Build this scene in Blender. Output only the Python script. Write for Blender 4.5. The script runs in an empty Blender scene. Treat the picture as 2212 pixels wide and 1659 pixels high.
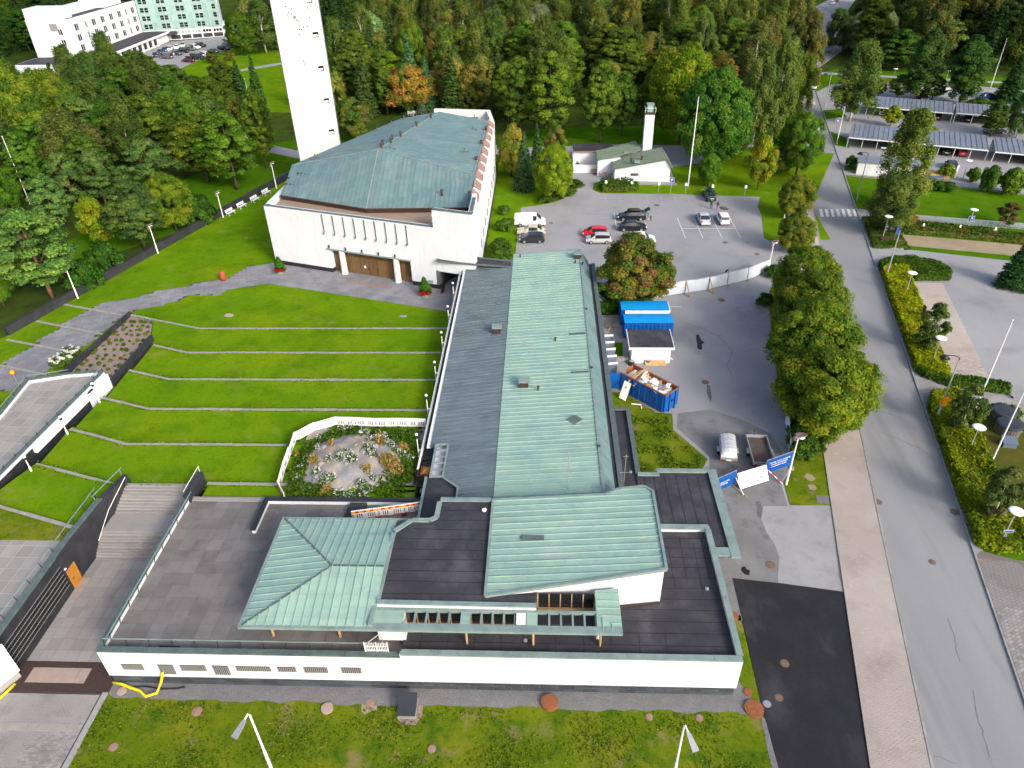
import bpy, math, random
import numpy as np
from mathutils import Vector, Matrix
random.seed(11); rng = np.random.default_rng(11)
SC = bpy.context.scene
COL = SC.collection
# ---------------------------------------------------------------- camera (drone, 47 m above the car park)
FPX, CX, CY, CAM_H, YAW = 1560.0, 1106.0, 829.5, 47.0, math.radians(2.95)
def _cam():
 d = np.array([1165.4 - CX, 3086.8 - CY, FPX]); d /= np.linalg.norm(d)
 up = -d
 fw = np.array([0, 0, 1.0]) - up[2] * up; fw /= np.linalg.norm(fw)
 rt = np.cross(fw, up)
 c, s = math.cos(YAW), math.sin(YAW)
 return np.array([c * rt - s * fw, s * rt + c * fw, up])
RW = _cam()
cam = bpy.data.cameras.new('camera'); camo = bpy.data.objects.new('camera', cam); COL.objects.link(camo)
cam.sensor_width = 36.0; cam.sensor_fit = 'HORIZONTAL'; cam.lens = 36.0 * FPX / 2212.0
cam.clip_start = 0.5; cam.clip_end = 3000
mw = Matrix.Identity(4)
for i in range(3):
 mw[i][0] = RW[i][0]; mw[i][1] = -RW[i][1]; mw[i][2] = -RW[i][2]
mw[2][3] = CAM_H
camo.matrix_world = mw
SC.camera = camo
# ---------------------------------------------------------------- light
SUN = Vector((1.3, -1.5, 1.1)).normalized()
W = bpy.data.worlds.new('World'); SC.world = W; W.use_nodes = True
nt = W.node_tree; bg = nt.nodes['Background']
sky = nt.nodes.new('ShaderNodeTexSky'); sky.sky_type = 'NISHITA'; sky.sun_disc = False
sky.sun_elevation = math.asin(SUN.z); sky.sun_rotation = math.atan2(SUN.x, SUN.y)
sky.air_density = .8; sky.dust_density = 4.0; sky.ozone_density = .6
nt.links.new(sky.outputs[0], bg.inputs[0]); bg.inputs[1].default_value = 0.15
sl = bpy.data.lights.new('sun', 'SUN'); sl.energy = 1.15; sl.angle = math.radians(10); sl.color = (1.0, 0.98, 0.95)
so = bpy.data.objects.new('sun', sl); COL.objects.link(so); so.rotation_euler = SUN.to_track_quat('Z', 'Y').to_euler()
so.location = (60, -60, 120)
SC.view_settings.view_transform = 'Standard'; SC.view_settings.look = 'None'
SC.view_settings.exposure = 1.1; SC.view_settings.gamma = 1.0; SC.view_settings.use_curve_mapping = False
try:
 SC.cycles.max_bounces = 8; SC.cycles.diffuse_bounces = 5; SC.cycles.transparent_max_bounces = 4
 SC.cycles.use_adaptive_sampling = True; SC.cycles.adaptive_threshold = 0.02
except Exception: pass
# ---------------------------------------------------------------- survey: pixel of the photograph + height -> point of the place
OX = (0, 1000, 2000, 2932); OY = (0, 700, 1450, 2199)
def dpx(r, c, x, y): return ((x / 2.0109 + OX[c]) / 1.8228, (y / 2.0109 + OY[r]) / 1.8228)
def ray(px): return RW @ np.array([px[0] - CX, px[1] - CY, FPX])
def PD(px, z=0.0):
 r = ray(px); t = (z - CAM_H) / r[2]; return Vector((r[0] * t, r[1] * t, z))
def Q(r, c, x, y, z=0.0): return PD(dpx(r, c, x, y), z)
def ztop(b, px):
 r = ray(px); return CAM_H + r[2] * b[1] / r[1]
def mpp(b):   # metres per pixel of the survey picture at a point
 v = np.array([b[0], b[1], b[2] - CAM_H]); return float((RW.T @ v)[2]) / FPX
# ---------------------------------------------------------------- materials
MAT = {}
def nodes_of(name):
 m = bpy.data.materials.new(name); m.use_nodes = True
 n = m.node_tree; b = n.nodes['Principled BSDF']
 return m, n, b
def N(n, t, **kw):
 k = n.nodes.new(t)
 for a, v in kw.items():
  if a.startswith('i_'): k.inputs[int(a[2:])].default_value = v
  else: setattr(k, a, v)
 return k
def noise(n, vec, scale, detail=4, rough=0.6):
 k = N(n, 'ShaderNodeTexNoise'); k.inputs['Scale'].default_value = scale
 k.inputs['Detail'].default_value = detail; k.inputs['Roughness'].default_value = rough
 if vec is not None: n.links.new(vec, k.inputs['Vector'])
 return k.outputs['Fac']
def ramp(n, fac, a, b):
 k = N(n, 'ShaderNodeMapRange'); k.inputs[1].default_value = a; k.inputs[2].default_value = b
 n.links.new(fac, k.inputs[0]); return k.outputs[0]
def mix(n, fac, a, b, mode='MIX'):
 k = N(n, 'ShaderNodeMixRGB'); k.blend_type = mode
 for i, v in ((0, fac), (1, a), (2, b)):
  if isinstance(v, (int, float)): k.inputs[i].default_value = v
  elif isinstance(v, (tuple, list)): k.inputs[i].default_value = (*v[:3], 1)
  else: n.links.new(v, k.inputs[i])
 return k.outputs[0]
def mat(name, c, rough=0.8, layers=(), bump=0.0, bscale=20.0, metal=0.0, spec=0.3, coord='pos', rnd=0.0, objcol=False, stretch=None):
 """c: base colour; layers: (colour, scale, lo, hi, strength[, stretch]) patches laid over it by noise"""
 m, n, b = nodes_of(name)
 if coord == 'pos': vec = N(n, 'ShaderNodeNewGeometry').outputs['Position']
 else: vec = N(n, 'ShaderNodeTexCoord').outputs['Object']
 def st(s):
  if not s: return vec
  k = N(n, 'ShaderNodeMapping'); k.inputs['Scale'].default_value = s; n.links.new(vec, k.inputs['Vector']); return k.outputs[0]
 col = c
 if objcol:
  oi = N(n, 'ShaderNodeObjectInfo'); col = oi.outputs['Color']
 for L in layers:
  f = ramp(n, noise(n, st(L[5] if len(L) > 5 else stretch), L[1]), L[2], L[3])
  k = N(n, 'ShaderNodeMath'); k.operation = 'MULTIPLY'; n.links.new(f, k.inputs[0]); k.inputs[1].default_value = L[4]
  col = mix(n, k.outputs[0], col, L[0])
 if rnd:
  oi = N(n, 'ShaderNodeObjectInfo'); k = N(n, 'ShaderNodeMapRange')
  k.inputs[3].default_value = 1 - rnd; k.inputs[4].default_value = 1 + rnd
  n.links.new(oi.outputs['Random'], k.inputs[0])
  cc = N(n, 'ShaderNodeCombineColor')
  for i in range(3): n.links.new(k.outputs[0], cc.inputs[i])
  col = mix(n, 1.0, col, cc.outputs[0], 'MULTIPLY')
 if isinstance(col, tuple): b.inputs['Base Color'].default_value = (*col[:3], 1)
 else: n.links.new(col, b.inputs['Base Color'])
 b.inputs['Roughness'].default_value = rough; b.inputs['Metallic'].default_value = metal
 b.inputs['Specular IOR Level'].default_value = spec
 if bump:
  bp = N(n, 'ShaderNodeBump'); bp.inputs['Strength'].default_value = bump; bp.inputs['Distance'].default_value = 0.05
  n.links.new(noise(n, vec, bscale, 5), bp.inputs['Height']); n.links.new(bp.outputs[0], b.inputs['Normal'])
 MAT[name] = m
 return m
# plaster, stone, metal
mat('white_plaster', (0.5960, 0.6177, 0.6511), .9, [((0.5237, 0.5387, 0.5588), .3, .45, .75, .5), ((0.4334, 0.4505, 0.4762), 2.0, .55, .75, .5, (1, 1, .1)), ((0.4696, 0.4876, 0.5151), 6, .6, .75, .25)], .05, 30)
mat('white_paint', (0.663, 0.663, 0.6545), .5, [((0.51, 0.51, 0.493), 3, .55, .8, .4)], .03)
mat('tower_plaster', (0.504, 0.5166, 0.5166), .9, [((0.4368, 0.4452, 0.4452), .12, .45, .75, .6), ((0.3948, 0.399, 0.3948), .5, .58, .78, .45, (1, 1, .15))], .04, 12)
mat('cream_plaster', (.66, .64, .58), .9, [((.5, .48, .42), .6, .5, .8, .4)], .03)
mat('dark_stone', (.022, .023, .027), .55, [((.045, .047, .055), .9, .4, .75, .8), ((.075, .08, .085), 4, .66, .8, .4)], .1, 12, rnd=.25)
mat('plinth_stone', (.042, .05, .058), .5, [((.08, .09, .10), .5, .45, .72, .8, (1, 1, .3)), ((.025, .03, .036), 2, .5, .75, .6)], .08, 12, rnd=.25)
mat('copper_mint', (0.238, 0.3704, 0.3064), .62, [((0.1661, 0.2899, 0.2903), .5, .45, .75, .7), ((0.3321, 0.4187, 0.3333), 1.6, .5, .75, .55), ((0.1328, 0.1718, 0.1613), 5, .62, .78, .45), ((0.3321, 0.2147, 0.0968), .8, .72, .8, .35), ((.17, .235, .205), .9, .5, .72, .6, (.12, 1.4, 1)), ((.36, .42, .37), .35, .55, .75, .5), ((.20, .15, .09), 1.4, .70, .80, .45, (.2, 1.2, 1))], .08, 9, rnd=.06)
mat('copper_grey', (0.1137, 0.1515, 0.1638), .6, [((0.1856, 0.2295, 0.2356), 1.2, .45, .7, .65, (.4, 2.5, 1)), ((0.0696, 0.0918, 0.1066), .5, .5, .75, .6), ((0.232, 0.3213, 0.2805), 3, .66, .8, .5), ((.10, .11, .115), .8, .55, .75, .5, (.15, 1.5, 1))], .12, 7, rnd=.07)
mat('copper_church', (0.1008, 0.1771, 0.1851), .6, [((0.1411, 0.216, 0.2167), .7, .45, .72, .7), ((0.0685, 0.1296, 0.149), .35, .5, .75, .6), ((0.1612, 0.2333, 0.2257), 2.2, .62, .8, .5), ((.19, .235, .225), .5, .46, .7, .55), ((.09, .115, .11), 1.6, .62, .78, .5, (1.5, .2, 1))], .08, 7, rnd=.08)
mat('copper_edge', (0.1827, 0.2499, 0.2341), .62, [((0.1075, 0.1509, 0.1544), .9, .45, .72, .8), ((0.258, 0.2829, 0.249), 2.5, .55, .75, .5), ((0.1075, 0.0849, 0.0697), 4, .68, .8, .4)], .1, 8)
mat('copper_dark', (.075, .105, .10), .6, [((.12, .17, .155), 1.3, .45, .75, .8), ((.04, .045, .045), 3, .6, .8, .5)], .1, 8)
mat('copper_olive', (.135, .185, .125), .65, [((.09, .13, .10), .8, .45, .7, .7), ((.19, .23, .16), 3, .55, .75, .5)], .08, 8, rnd=.06)
mat('copper_patch', (.075, .10, .10), .6, [((.11, .14, .13), 2, .4, .7, .6)], .05)
mat('bitumen', (0.0323, 0.0319, 0.0372), .75, [((0.0593, 0.0578, 0.0639), .5, .45, .75, .8), ((0.0194, 0.0186, 0.0227), 1.5, .5, .8, .6), ((0.1079, 0.1032, 0.1084), .22, .66, .8, .55), ((.085, .083, .09), .45, .5, .7, .5), ((.12, .118, .12), 1.1, .66, .8, .4)], .25, 18)
mat('bitumen_seam', (.014, .014, .016), .7)
mat('gravel_roof', (.27, .205, .155), .95, [((.20, .15, .115), .6, .4, .7, .6), ((.36, .29, .23), 14, .5, .7, .6)], .5, 30)
mat('bronze_wood', (.145, .085, .035), .55, [((.09, .055, .025), 1.2, .4, .7, .7, (3, 3, .3)), ((.06, .06, .04), .8, .55, .75, .6)], .08, 20, rnd=.12)
mat('timber', (.38, .25, .13), .7, [((.25, .15, .07), 3, .45, .75, .7, (1, 1, 6))], .1, 20, rnd=.15)
mat('orange_door', (.44, .19, .03), .45, [((.30, .11, .015), 2, .45, .75, .7, (3, 3, .4))], .05)
mat('plywood', (.52, .33, .16), .7, [((.42, .25, .11), 2, .4, .7, .6)], .05, rnd=.1)
mat('pink_copper', (0.2808, 0.17, 0.1395), .6, [((0.1872, 0.1105, 0.09), 1.2, .45, .75, .7)], .08)
mat('glass_dark', (.012, .014, .016), .12, spec=.6)
mat('glass_car', (.02, .024, .028), .08, spec=.7)
mat('dark_void', (.006, .006, .007), .6)
mat('glass_green', (.24, .37, .34), .25, [((.16, .29, .28), .5, .4, .7, .6), ((.33, .43, .38), 1.3, .55, .75, .5)], 0, spec=.6, rnd=.1)
mat('steel', (.33, .34, .35), .45, [((.22, .23, .24), 3, .5, .75, .6)], metal=.4)
mat('pole_white', (.72, .72, .70), .5, [((.5, .5, .47), 2, .58, .8, .5)])
mat('pole_grey', (.36, .37, .38), .5, [((.26, .27, .28), 2, .5, .8, .5)], metal=.3)
mat('black_metal', (.02, .02, .022), .5)
mat('brown_metal', (.05, .028, .022), .5, [((.08, .045, .03), 2, .5, .7, .5)])
mat('lamp_white', (.85, .85, .83), .4)
mat('rust', (.20, .07, .026), .9, [((.25, .11, .05), 4, .4, .7, .7), ((.14, .05, .02), 9, .55, .75, .7)], .4, 40)
mat('cast_iron', (.16, .105, .07), .8, [((.09, .07, .06), 6, .45, .7, .8)], .4, 40)
mat('rubber', (.018, .018, .018), .85)
mat('rim', (.42, .43, .44), .35, metal=.6)
mat('car_paint', (.5, .5, .5), .22, objcol=True, spec=.5)
mat('tail_red', (.35, .01, .012), .3); mat('head_glass', (.7, .72, .74), .15, spec=.7)
mat('plate', (.75, .75, .72), .5)
# ground
mat('grass', (0.088, 0.19, 0.0045), .95, [((0.15, 0.225, 0.006), .09, .38, .66, .85), ((0.0473, 0.117, 0.004), .3, .45, .72, .75), ((0.162, 0.2015, 0.018), .8, .58, .78, .6), ((0.0378, 0.0975, 0.004), 3.2, .5, .7, .45), ((0.1755, 0.221, 0.03), 7, .6, .75, .35), ((.10, .19, .006), .8, .48, .62, .45, (.05, 1.6, 1)), ((.15, .19, .03), 2.2, .6, .75, .45), ((.19, .20, .045), .4, .58, .74, .55), ((.05, .12, .004), 1.1, .56, .72, .5)], .55, 9, spec=.0)
mat('grass_near', (0.0862, 0.1288, 0.006), .95, [((0.1495, 0.1667, 0.012), .22, .42, .66, .9), ((0.0322, 0.0862, 0.005), .5, .5, .68, .85), ((0.1955, 0.1495, 0.06), .7, .60, .74, .75), ((0.0276, 0.0759, 0.005), 2.6, .52, .7, .6), ((0.184, 0.1725, 0.03), 5, .58, .74, .5), ((.20, .15, .075), .35, .56, .72, .7), ((.16, .12, .06), 1.6, .62, .74, .6)], .7, 7, spec=.0)
mat('grass_right', (0.0504, 0.1313, 0.004), .95, [((0.0816, 0.1562, 0.006), .1, .4, .7, .8), ((0.0264, 0.0825, 0.004), .5, .48, .74, .7), ((0.12, 0.1625, 0.02), 2.5, .62, .78, .5)], .5, 8, spec=.0)
mat('grass_dry', (.085, .082, .018), .95, [((.05, .072, .01), .6, .42, .68, .8), ((.13, .10, .045), 1.6, .55, .75, .6)], .5, 9, spec=.0)
mat('wood_floor', (0.039, 0.0676, 0.012), .95, [((0.0715, 0.1105, 0.0096), .08, .45, .7, .8), ((0.0234, 0.0286, 0.012), .35, .45, .7, .8), ((0.078, 0.065, 0.03), 1.5, .6, .75, .5)], .5, 5, spec=.0)
mat('asphalt_lot', (0.2476, 0.2499, 0.2559), .9, [((0.3074, 0.3079, 0.309), .06, .42, .7, .8), ((0.1726, 0.1755, 0.184), .11, .52, .72, .75), ((0.1276, 0.1309, 0.138), .35, .62, .78, .6), ((0.36, 0.357, 0.3522), 1.1, .64, .78, .4), ((0.15, 0.1487, 0.151), 7, .55, .72, .35)], .3, 40)
mat('asphalt_road', (0.2144, 0.218, 0.2196), .9, [((0.2724, 0.2747, 0.2725), .10, .42, .68, .8, (1, .12, 1)), ((0.1449, 0.1484, 0.1531), .25, .55, .74, .75, (1, .10, 1)), ((0.0927, 0.095, 0.1014), .5, .66, .78, .55, (1, .16, 1)), ((0.1507, 0.1507, 0.152), 6, .55, .72, .3)], .25, 40)
mat('asphalt_old', (.15, .15, .152), .92, [((.205, .205, .205), .3, .42, .68, .75), ((.085, .085, .088), .55, .55, .72, .75), ((.24, .235, .225), 2.2, .62, .76, .5), ((.07, .07, .07), 9, .56, .7, .5)], .5, 30)
mat('asphalt_new', (0.0109, 0.0116, 0.0142), .8, [((0.021, 0.0218, 0.0255), .25, .42, .7, .8), ((0.0375, 0.0375, 0.0413), .14, .62, .8, .55, (1, .35, 1)), ((0.006, 0.0067, 0.0083), 3, .5, .7, .5), ((.06, .06, .064), .22, .56, .74, .6, (1, .5, 1))], .3, 40)
mat('concrete_pale', (.27, .267, .26), .9, [((.33, .325, .315), .35, .42, .7, .7), ((.19, .187, .183), .8, .5, .72, .7)], .2, 25)
mat('tar', (.012, .012, .014), .5)
mat('stain', (.10, .10, .104), .85, [((.15, .15, .155), 1.2, .4, .7, .8)])
mat('paver', (0.339, 0.295, 0.2573), .9, [((0.4143, 0.3703, 0.3328), .12, .42, .7, .8), ((0.2511, 0.2159, 0.1883), .3, .52, .72, .7), ((0.5022, 0.4645, 0.4269), 3.0, .60, .75, .5)], .2, 30, rnd=.16)
mat('paver_joint', (.15, .13, .11), .95)
mat('paver_grey', (.235, .225, .215), .9, [((.30, .29, .28), .3, .42, .7, .7), ((.16, .155, .15), .5, .5, .72, .7)], .2, 30, rnd=.2)
mat('slab', (0.1336, 0.126, 0.1214), .9, [((0.1782, 0.1671, 0.1581), .3, .42, .7, .75), ((0.0892, 0.086, 0.0846), .55, .5, .72, .7), ((0.0594, 0.0572, 0.057), 1.8, .62, .78, .5), ((.20, .195, .19), .16, .48, .7, .5), ((.07, .068, .068), .4, .6, .76, .5)], .2, 22, rnd=.13)
mat('slab_pale', (0.2375, 0.2275, 0.215), .9, [((0.2875, 0.275, 0.2562), .3, .42, .7, .7), ((0.1625, 0.1575, 0.1525), .6, .52, .75, .7)], .2, 22, rnd=.12)
mat('slab_joint', (.34, .33, .31), .95)
mat('slab_joint_dark', (.05, .05, .048), .95)
mat('path_slab', (0.1857, 0.1867, 0.2003), .9, [((0.2418, 0.243, 0.2542), .25, .42, .7, .75), ((0.1182, 0.1204, 0.1305), .6, .5, .74, .7), ((0.2925, 0.2925, 0.2982), 2, .62, .78, .4)], .25, 22, rnd=.1)
mat('stone_kerb', (.25, .235, .21), .9, [((.33, .31, .28), 1.2, .42, .7, .7), ((.15, .14, .12), 2.5, .55, .75, .6)], .3, 18)
mat('kerb', (.27, .265, .255), .9, [((.20, .195, .185), 1.2, .42, .7, .7)], .2, 20, rnd=.12)
mat('gravel', (.16, .16, .165), .95, [((.22, .22, .225), 1.2, .42, .7, .6), ((.10, .10, .105), 9, .45, .65, .7)], .7, 40)
mat('mulch', (.26, .195, .165), .95, [((.33, .26, .225), 1.5, .42, .7, .7), ((.15, .11, .09), 7, .45, .7, .7)], .6, 25)
mat('rock', (.25, .248, .25), .9, [((.34, .275, .20), .45, .42, .6, .9), ((.46, .40, .32), 1.3, .56, .70, .75), ((.12, .125, .135), .8, .6, .75, .6), ((.10, .12, .03), 1.1, .66, .75, .6)], .8, 6)
mat('hedge_core', (.085, .105, .008), .95, [((.035, .055, .008), 2, .4, .7, .8)], .6, 8)
mat('patch_pale', (.25, .25, .25), .9, [((.30, .30, .297), .3, .42, .7, .8), ((.185, .186, .19), .7, .5, .72, .75), ((.14, .14, .145), 2.2, .62, .76, .5)], .2, 25)
mat('mat_brown', (.045, .028, .024), .95, [((.06, .04, .035), 3, .4, .7, .6)], .2, 40)
mat('slab_pink', (.30, .225, .19), .9, [((.36, .30, .26), 1.5, .42, .7, .6)], .15, 25)
mat('sand', (.29, .235, .155), .95, [((.20, .165, .10), .25, .42, .7, .8), ((.13, .12, .06), .7, .58, .75, .6)], .3, 20)
mat('marking', (.62, .62, .60), .8, [((.30, .30, .31), 2.2, .48, .66, .8)])
mat('marking_worn', (.36, .36, .36), .85, [((.21, .21, .22), 1.6, .45, .62, .9)])
mat('blue_paint', (.005, .085, .33), .45, [((.004, .055, .22), .9, .45, .7, .7), ((.02, .16, .42), 1.6, .58, .76, .5), ((.20, .13, .09), 3.5, .70, .78, .5)], .06, rnd=.05)
mat('blue_tarp', (.006, .25, .62), .5, [((.01, .27, .58), .8, .42, .7, .7), ((.25, .42, .55), 1.2, .68, .8, .4)], .3, 2.5)
mat('rust_inside', (.22, .075, .035), .8, [((.30, .12, .06), 1.6, .42, .7, .7)], .1)
mat('sign_blue', (.004, .06, .27), .5); mat('sign_white', (.78, .79, .80), .5); mat('sign_yellow', (.78, .42, .005), .5); mat('sign_red', (.62, .03, .012), .5)
mat('text_white', (.8, .8, .8), .6); mat('text_grey', (.30, .32, .36), .6); mat('text_black', (.01, .01, .01), .6)
mat('banner_white', (.70, .73, .76), .6, [((.58, .62, .68), .7, .45, .72, .7)], .35, 3)
mat('tarp_grey', (.52, .58, .64), .55, [((.64, .68, .72), .5, .42, .7, .7), ((.42, .48, .56), 1.1, .55, .75, .6)], .45, 2.5, rnd=.08)
mat('plastic_white', (.80, .80, .79), .5, [((.62, .62, .60), 2, .58, .8, .5)])
mat('foil_silver', (.60, .61, .62), .3, metal=.5)
mat('trailer_bed', (.075, .055, .048), .85, [((.11, .085, .07), 1.5, .45, .7, .7)], .1)
mat('galv', (.40, .41, .41), .45, [((.32, .33, .33), 4, .45, .7, .6)], metal=.4)
mat('bin_dark', (.03, .034, .045), .45); mat('bin_side', (.13, .125, .11), .6, [((.08, .08, .07), 5, .4, .7, .7, (1, 1, .15))])
mat('bin_blue', (.10, .13, .18), .5)
mat('yellow_hose', (.70, .53, .01), .5)
mat('roof_zinc', (.155, .18, .215), .5, [((.20, .225, .26), .4, .42, .7, .7), ((.11, .13, .16), .9, .5, .75, .6)], .05, rnd=.07, metal=.1)
mat('terracotta', (.42, .12, .04), .8)
mat('red_flower', (.50, .006, .012), .7)
mat('red_granite', (.30, .06, .03), .7, [((.25, .045, .02), 1.5, .45, .7, .8), ((.06, .09, .01), 2.5, .62, .72, .7)], .3, 12)
mat('skin', (.50, .30, .22), .6); mat('hair', (.05, .03, .02), .7)
mat('bark', (.075, .058, .042), .95, [((.035, .028, .02), 5, .45, .7, .8, (1, 1, .3))], .4, 12, coord='obj')
mat('birch_bark', (.58, .56, .52), .85, [((.05, .045, .04), 1.6, .60, .70, .9, (1, 1, 2.5))], .2, 12, coord='obj')
mat('pine_bark', (.20, .10, .05), .9, [((.08, .05, .03), 4, .45, .7, .8)], .3, 12, coord='obj')
def leaf_mat(name, transl=.5, rough=.6):
 m, n, b = nodes_of(name)
 at = N(n, 'ShaderNodeAttribute', attribute_name='Col'); oi = N(n, 'ShaderNodeObjectInfo')
 col = mix(n, 1.0, at.outputs['Color'], oi.outputs['Color'], 'MULTIPLY')
 b.inputs['Roughness'].default_value = rough; b.inputs['Specular IOR Level'].default_value = .08
 n.links.new(col, b.inputs['Base Color'])
 tr = N(n, 'ShaderNodeBsdfTranslucent'); n.links.new(col, tr.inputs['Color'])
 ms = N(n, 'ShaderNodeMixShader'); ms.inputs[0].default_value = transl
 n.links.new(b.outputs[0], ms.inputs[1]); n.links.new(tr.outputs[0], ms.inputs[2])
 n.links.new(ms.outputs[0], n.nodes['Material Output'].inputs['Surface']); MAT[name] = m
leaf_mat('leaf'); leaf_mat('needle', .12, .7)
# ---------------------------------------------------------------- geometry
class G:
 def __init__(s): s.v = []; s.f = []; s.m = []
 def add(s, v, f, mi=0):
  o = len(s.v); s.v += [tuple(p) for p in v]; s.f += [tuple(i + o for i in q) for q in f]; s.m += [mi] * len(f); return s
 def box(s, a, b, mi=0):
  x0, y0, z0 = a; x1, y1, z1 = b
  return s.add([(x0, y0, z0), (x1, y0, z0), (x1, y1, z0), (x0, y1, z0), (x0, y0, z1), (x1, y0, z1), (x1, y1, z1), (x0, y1, z1)],
                     [(3, 2, 1, 0), (4, 5, 6, 7), (0, 1, 5, 4), (1, 2, 6, 5), (2, 3, 7, 6), (3, 0, 4, 7)], mi)
 def obox(s, c, size, rot=0.0, mi=0, tilt=None):
  g = G().box((-size[0] / 2, -size[1] / 2, 0), (size[0] / 2, size[1] / 2, size[2]))
  M = Matrix.Translation(c) @ Matrix.Rotation(rot, 4, 'Z')
  if tilt: M = M @ Matrix.Rotation(tilt[0], 4, 'X') @ Matrix.Rotation(tilt[1], 4, 'Y')
  return s.add([M @ Vector(p) for p in g.v], g.f, mi)
 def prism(s, poly, z0, z1, mi=0, top=True, bottom=True):
  """poly of (x, y); z0/z1 numbers or lists per corner"""
  n = len(poly)
  a = sum(poly[i][0] * poly[(i + 1) % n][1] - poly[(i + 1) % n][0] * poly[i][1] for i in range(n))
  zz0 = list(z0) if hasattr(z0, '__len__') else [z0] * n; zz1 = list(z1) if hasattr(z1, '__len__') else [z1] * n
  if a < 0: poly = poly[::-1]; zz0 = zz0[::-1]; zz1 = zz1[::-1]
  v = [(poly[i][0], poly[i][1], zz0[i]) for i in range(n)] + [(poly[i][0], poly[i][1], zz1[i]) for i in range(n)]
  f = [(i, (i + 1) % n, n + (i + 1) % n, n + i) for i in range(n)]
  if top: f.append(tuple(range(n, 2 * n)))
  if bottom: f.append(tuple(range(n - 1, -1, -1)))
  return s.add(v, f, mi)
 def slab(s, pts, th, mi=0):
  """3-D polygon thickened along its normal"""
  p = [Vector(q) for q in pts]; nn = Vector((0, 0, 0))
  for i in range(len(p)): nn += p[i].cross(p[(i + 1) % len(p)])
  nn.normalize()
  if nn.z < 0: p = p[::-1]; nn = -nn
  n = len(p); v = [q - nn * th for q in p] + p
  return s.add(v, [(i, (i + 1) % n, n + (i + 1) % n, n + i) for i in range(n)] + [tuple(range(n, 2 * n)), tuple(range(n - 1, -1, -1))], mi)
 def beam(s, p, q, w, h, mi=0):
  p = Vector(p); q = Vector(q); d = (q - p).normalized(); u = d.cross(Vector((0, 0, 1)))
  if u.length < 1e-4: u = Vector((1, 0, 0))
  u.normalize(); t = u.cross(d).normalized()
  v = [e + u * a * w / 2 + t * b * h / 2 for e in (p, q) for a, b in ((-1, -1), (1, -1), (1, 1), (-1, 1))]
  return s.add(v, [(3, 2, 1, 0), (4, 5, 6, 7), (0, 1, 5, 4), (1, 2, 6, 5), (2, 3, 7, 6), (3, 0, 4, 7)], mi)
 def tube(s, pts, r, n=8, mi=0):
  pts = [Vector(p) for p in pts]; rr = list(r) if hasattr(r, '__len__') else [r] * len(pts)
  v = []; f = []
  for i, p in enumerate(pts):
   d = (pts[min(i + 1, len(pts) - 1)] - pts[max(i - 1, 0)]).normalized()
   u = d.cross(Vector((.31, .2, .9))).normalized() if abs(d.z) < .95 else d.cross(Vector((1, 0, 0))).normalized()
   t = d.cross(u)
   v += [p + (u * math.cos(k * 2 * math.pi / n) + t * math.sin(k * 2 * math.pi / n)) * rr[i] for k in range(n)]
  for i in range(len(pts) - 1):
   for k in range(n): f.append((i * n + k, i * n + (k + 1) % n, (i + 1) * n + (k + 1) % n, (i + 1) * n + k))
  f.append(tuple(range(n - 1, -1, -1))); f.append(tuple(range((len(pts) - 1) * n, len(pts) * n)))
  return s.add(v, f, mi)
 def lathe(s, prof, c=(0, 0, 0), n=16, mi=0):
  v = []; f = []
  for r, z in prof: v += [(c[0] + r * math.cos(k * 2 * math.pi / n), c[1] + r * math.sin(k * 2 * math.pi / n), c[2] + z) for k in range(n)]
  for i in range(len(prof) - 1):
   for k in range(n): f.append((i * n + k, i * n + (k + 1) % n, (i + 1) * n + (k + 1) % n, (i + 1) * n + k))
  f.append(tuple(range(n - 1, -1, -1))); f.append(tuple(range((len(prof) - 1) * n, len(prof) * n)))
  return s.add(v, f, mi)
 def xf(s, M): s.v = [tuple(M @ Vector(p)) for p in s.v]; return s
ORI = {}
def obj(name, g, mats, parent=None, smooth=False, kind=None, label=None, cat=None, group=None, mesh=None):
 if mesh is None:
  off = ORI.get(parent.name, Vector((0, 0, 0))) if parent else Vector((0, 0, 0))
  me = bpy.data.meshes.new(name)
  v = g.v if off.length == 0 else [(p[0] - off[0], p[1] - off[1], p[2] - off[2]) for p in g.v]
  me.from_pydata(v, [], g.f)
  for m in ([mats] if isinstance(mats, str) else mats): me.materials.append(MAT[m])
  if any(g.m): me.polygons.foreach_set('material_index', g.m)
  if smooth: me.polygons.foreach_set('use_smooth', [True] * len(me.polygons))
  me.update()
 else: me = mesh
 o = bpy.data.objects.new(name, me); COL.objects.link(o)
 if parent: o.parent = parent; ORI[o.name] = ORI.get(parent.name, Vector((0, 0, 0)))
 tag(o, label, cat, group, kind)
 return o
def tag(o, label=None, cat=None, group=None, kind=None):
 if label: o['label'] = label
 if cat: o['category'] = cat
 if group: o['group'] = group
 if kind: o['kind'] = kind
 return o
def thing(name, label, cat, loc=(0, 0, 0), rot=0.0, group=None, absolute=False):
 """an Empty at the base; absolute=True when the parts are drawn in place coordinates"""
 o = bpy.data.objects.new(name, None); COL.objects.link(o); o.location = loc; o.rotation_euler = (0, 0, rot); o.empty_display_size = .3
 if absolute: ORI[o.name] = Vector(loc)
 return tag(o, label, cat, group)
def copy_tree(o, parent=None, first=True):
 c = o.copy(); COL.objects.link(c); c.parent = parent
 if parent is not None: c.matrix_parent_inverse = Matrix.Identity(4)
 for ch in o.children: copy_tree(ch, c, False)
 return c
def place(proto, loc, rot=0.0, label=None, group=None, color=None, scale=None, used=set()):
 o = proto if proto.name not in used else copy_tree(proto)
 used.add(proto.name)
 o.location = loc; o.rotation_euler = (0, 0, rot)
 if label: o['label'] = label
 if group: o['group'] = group
 if scale: o.scale = scale if hasattr(scale, '__len__') else (scale,) * 3
 if color:
  def rec(k):
   k.color = (*color, 1)
   for c in k.children: rec(c)
  rec(o)
 return o
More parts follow.
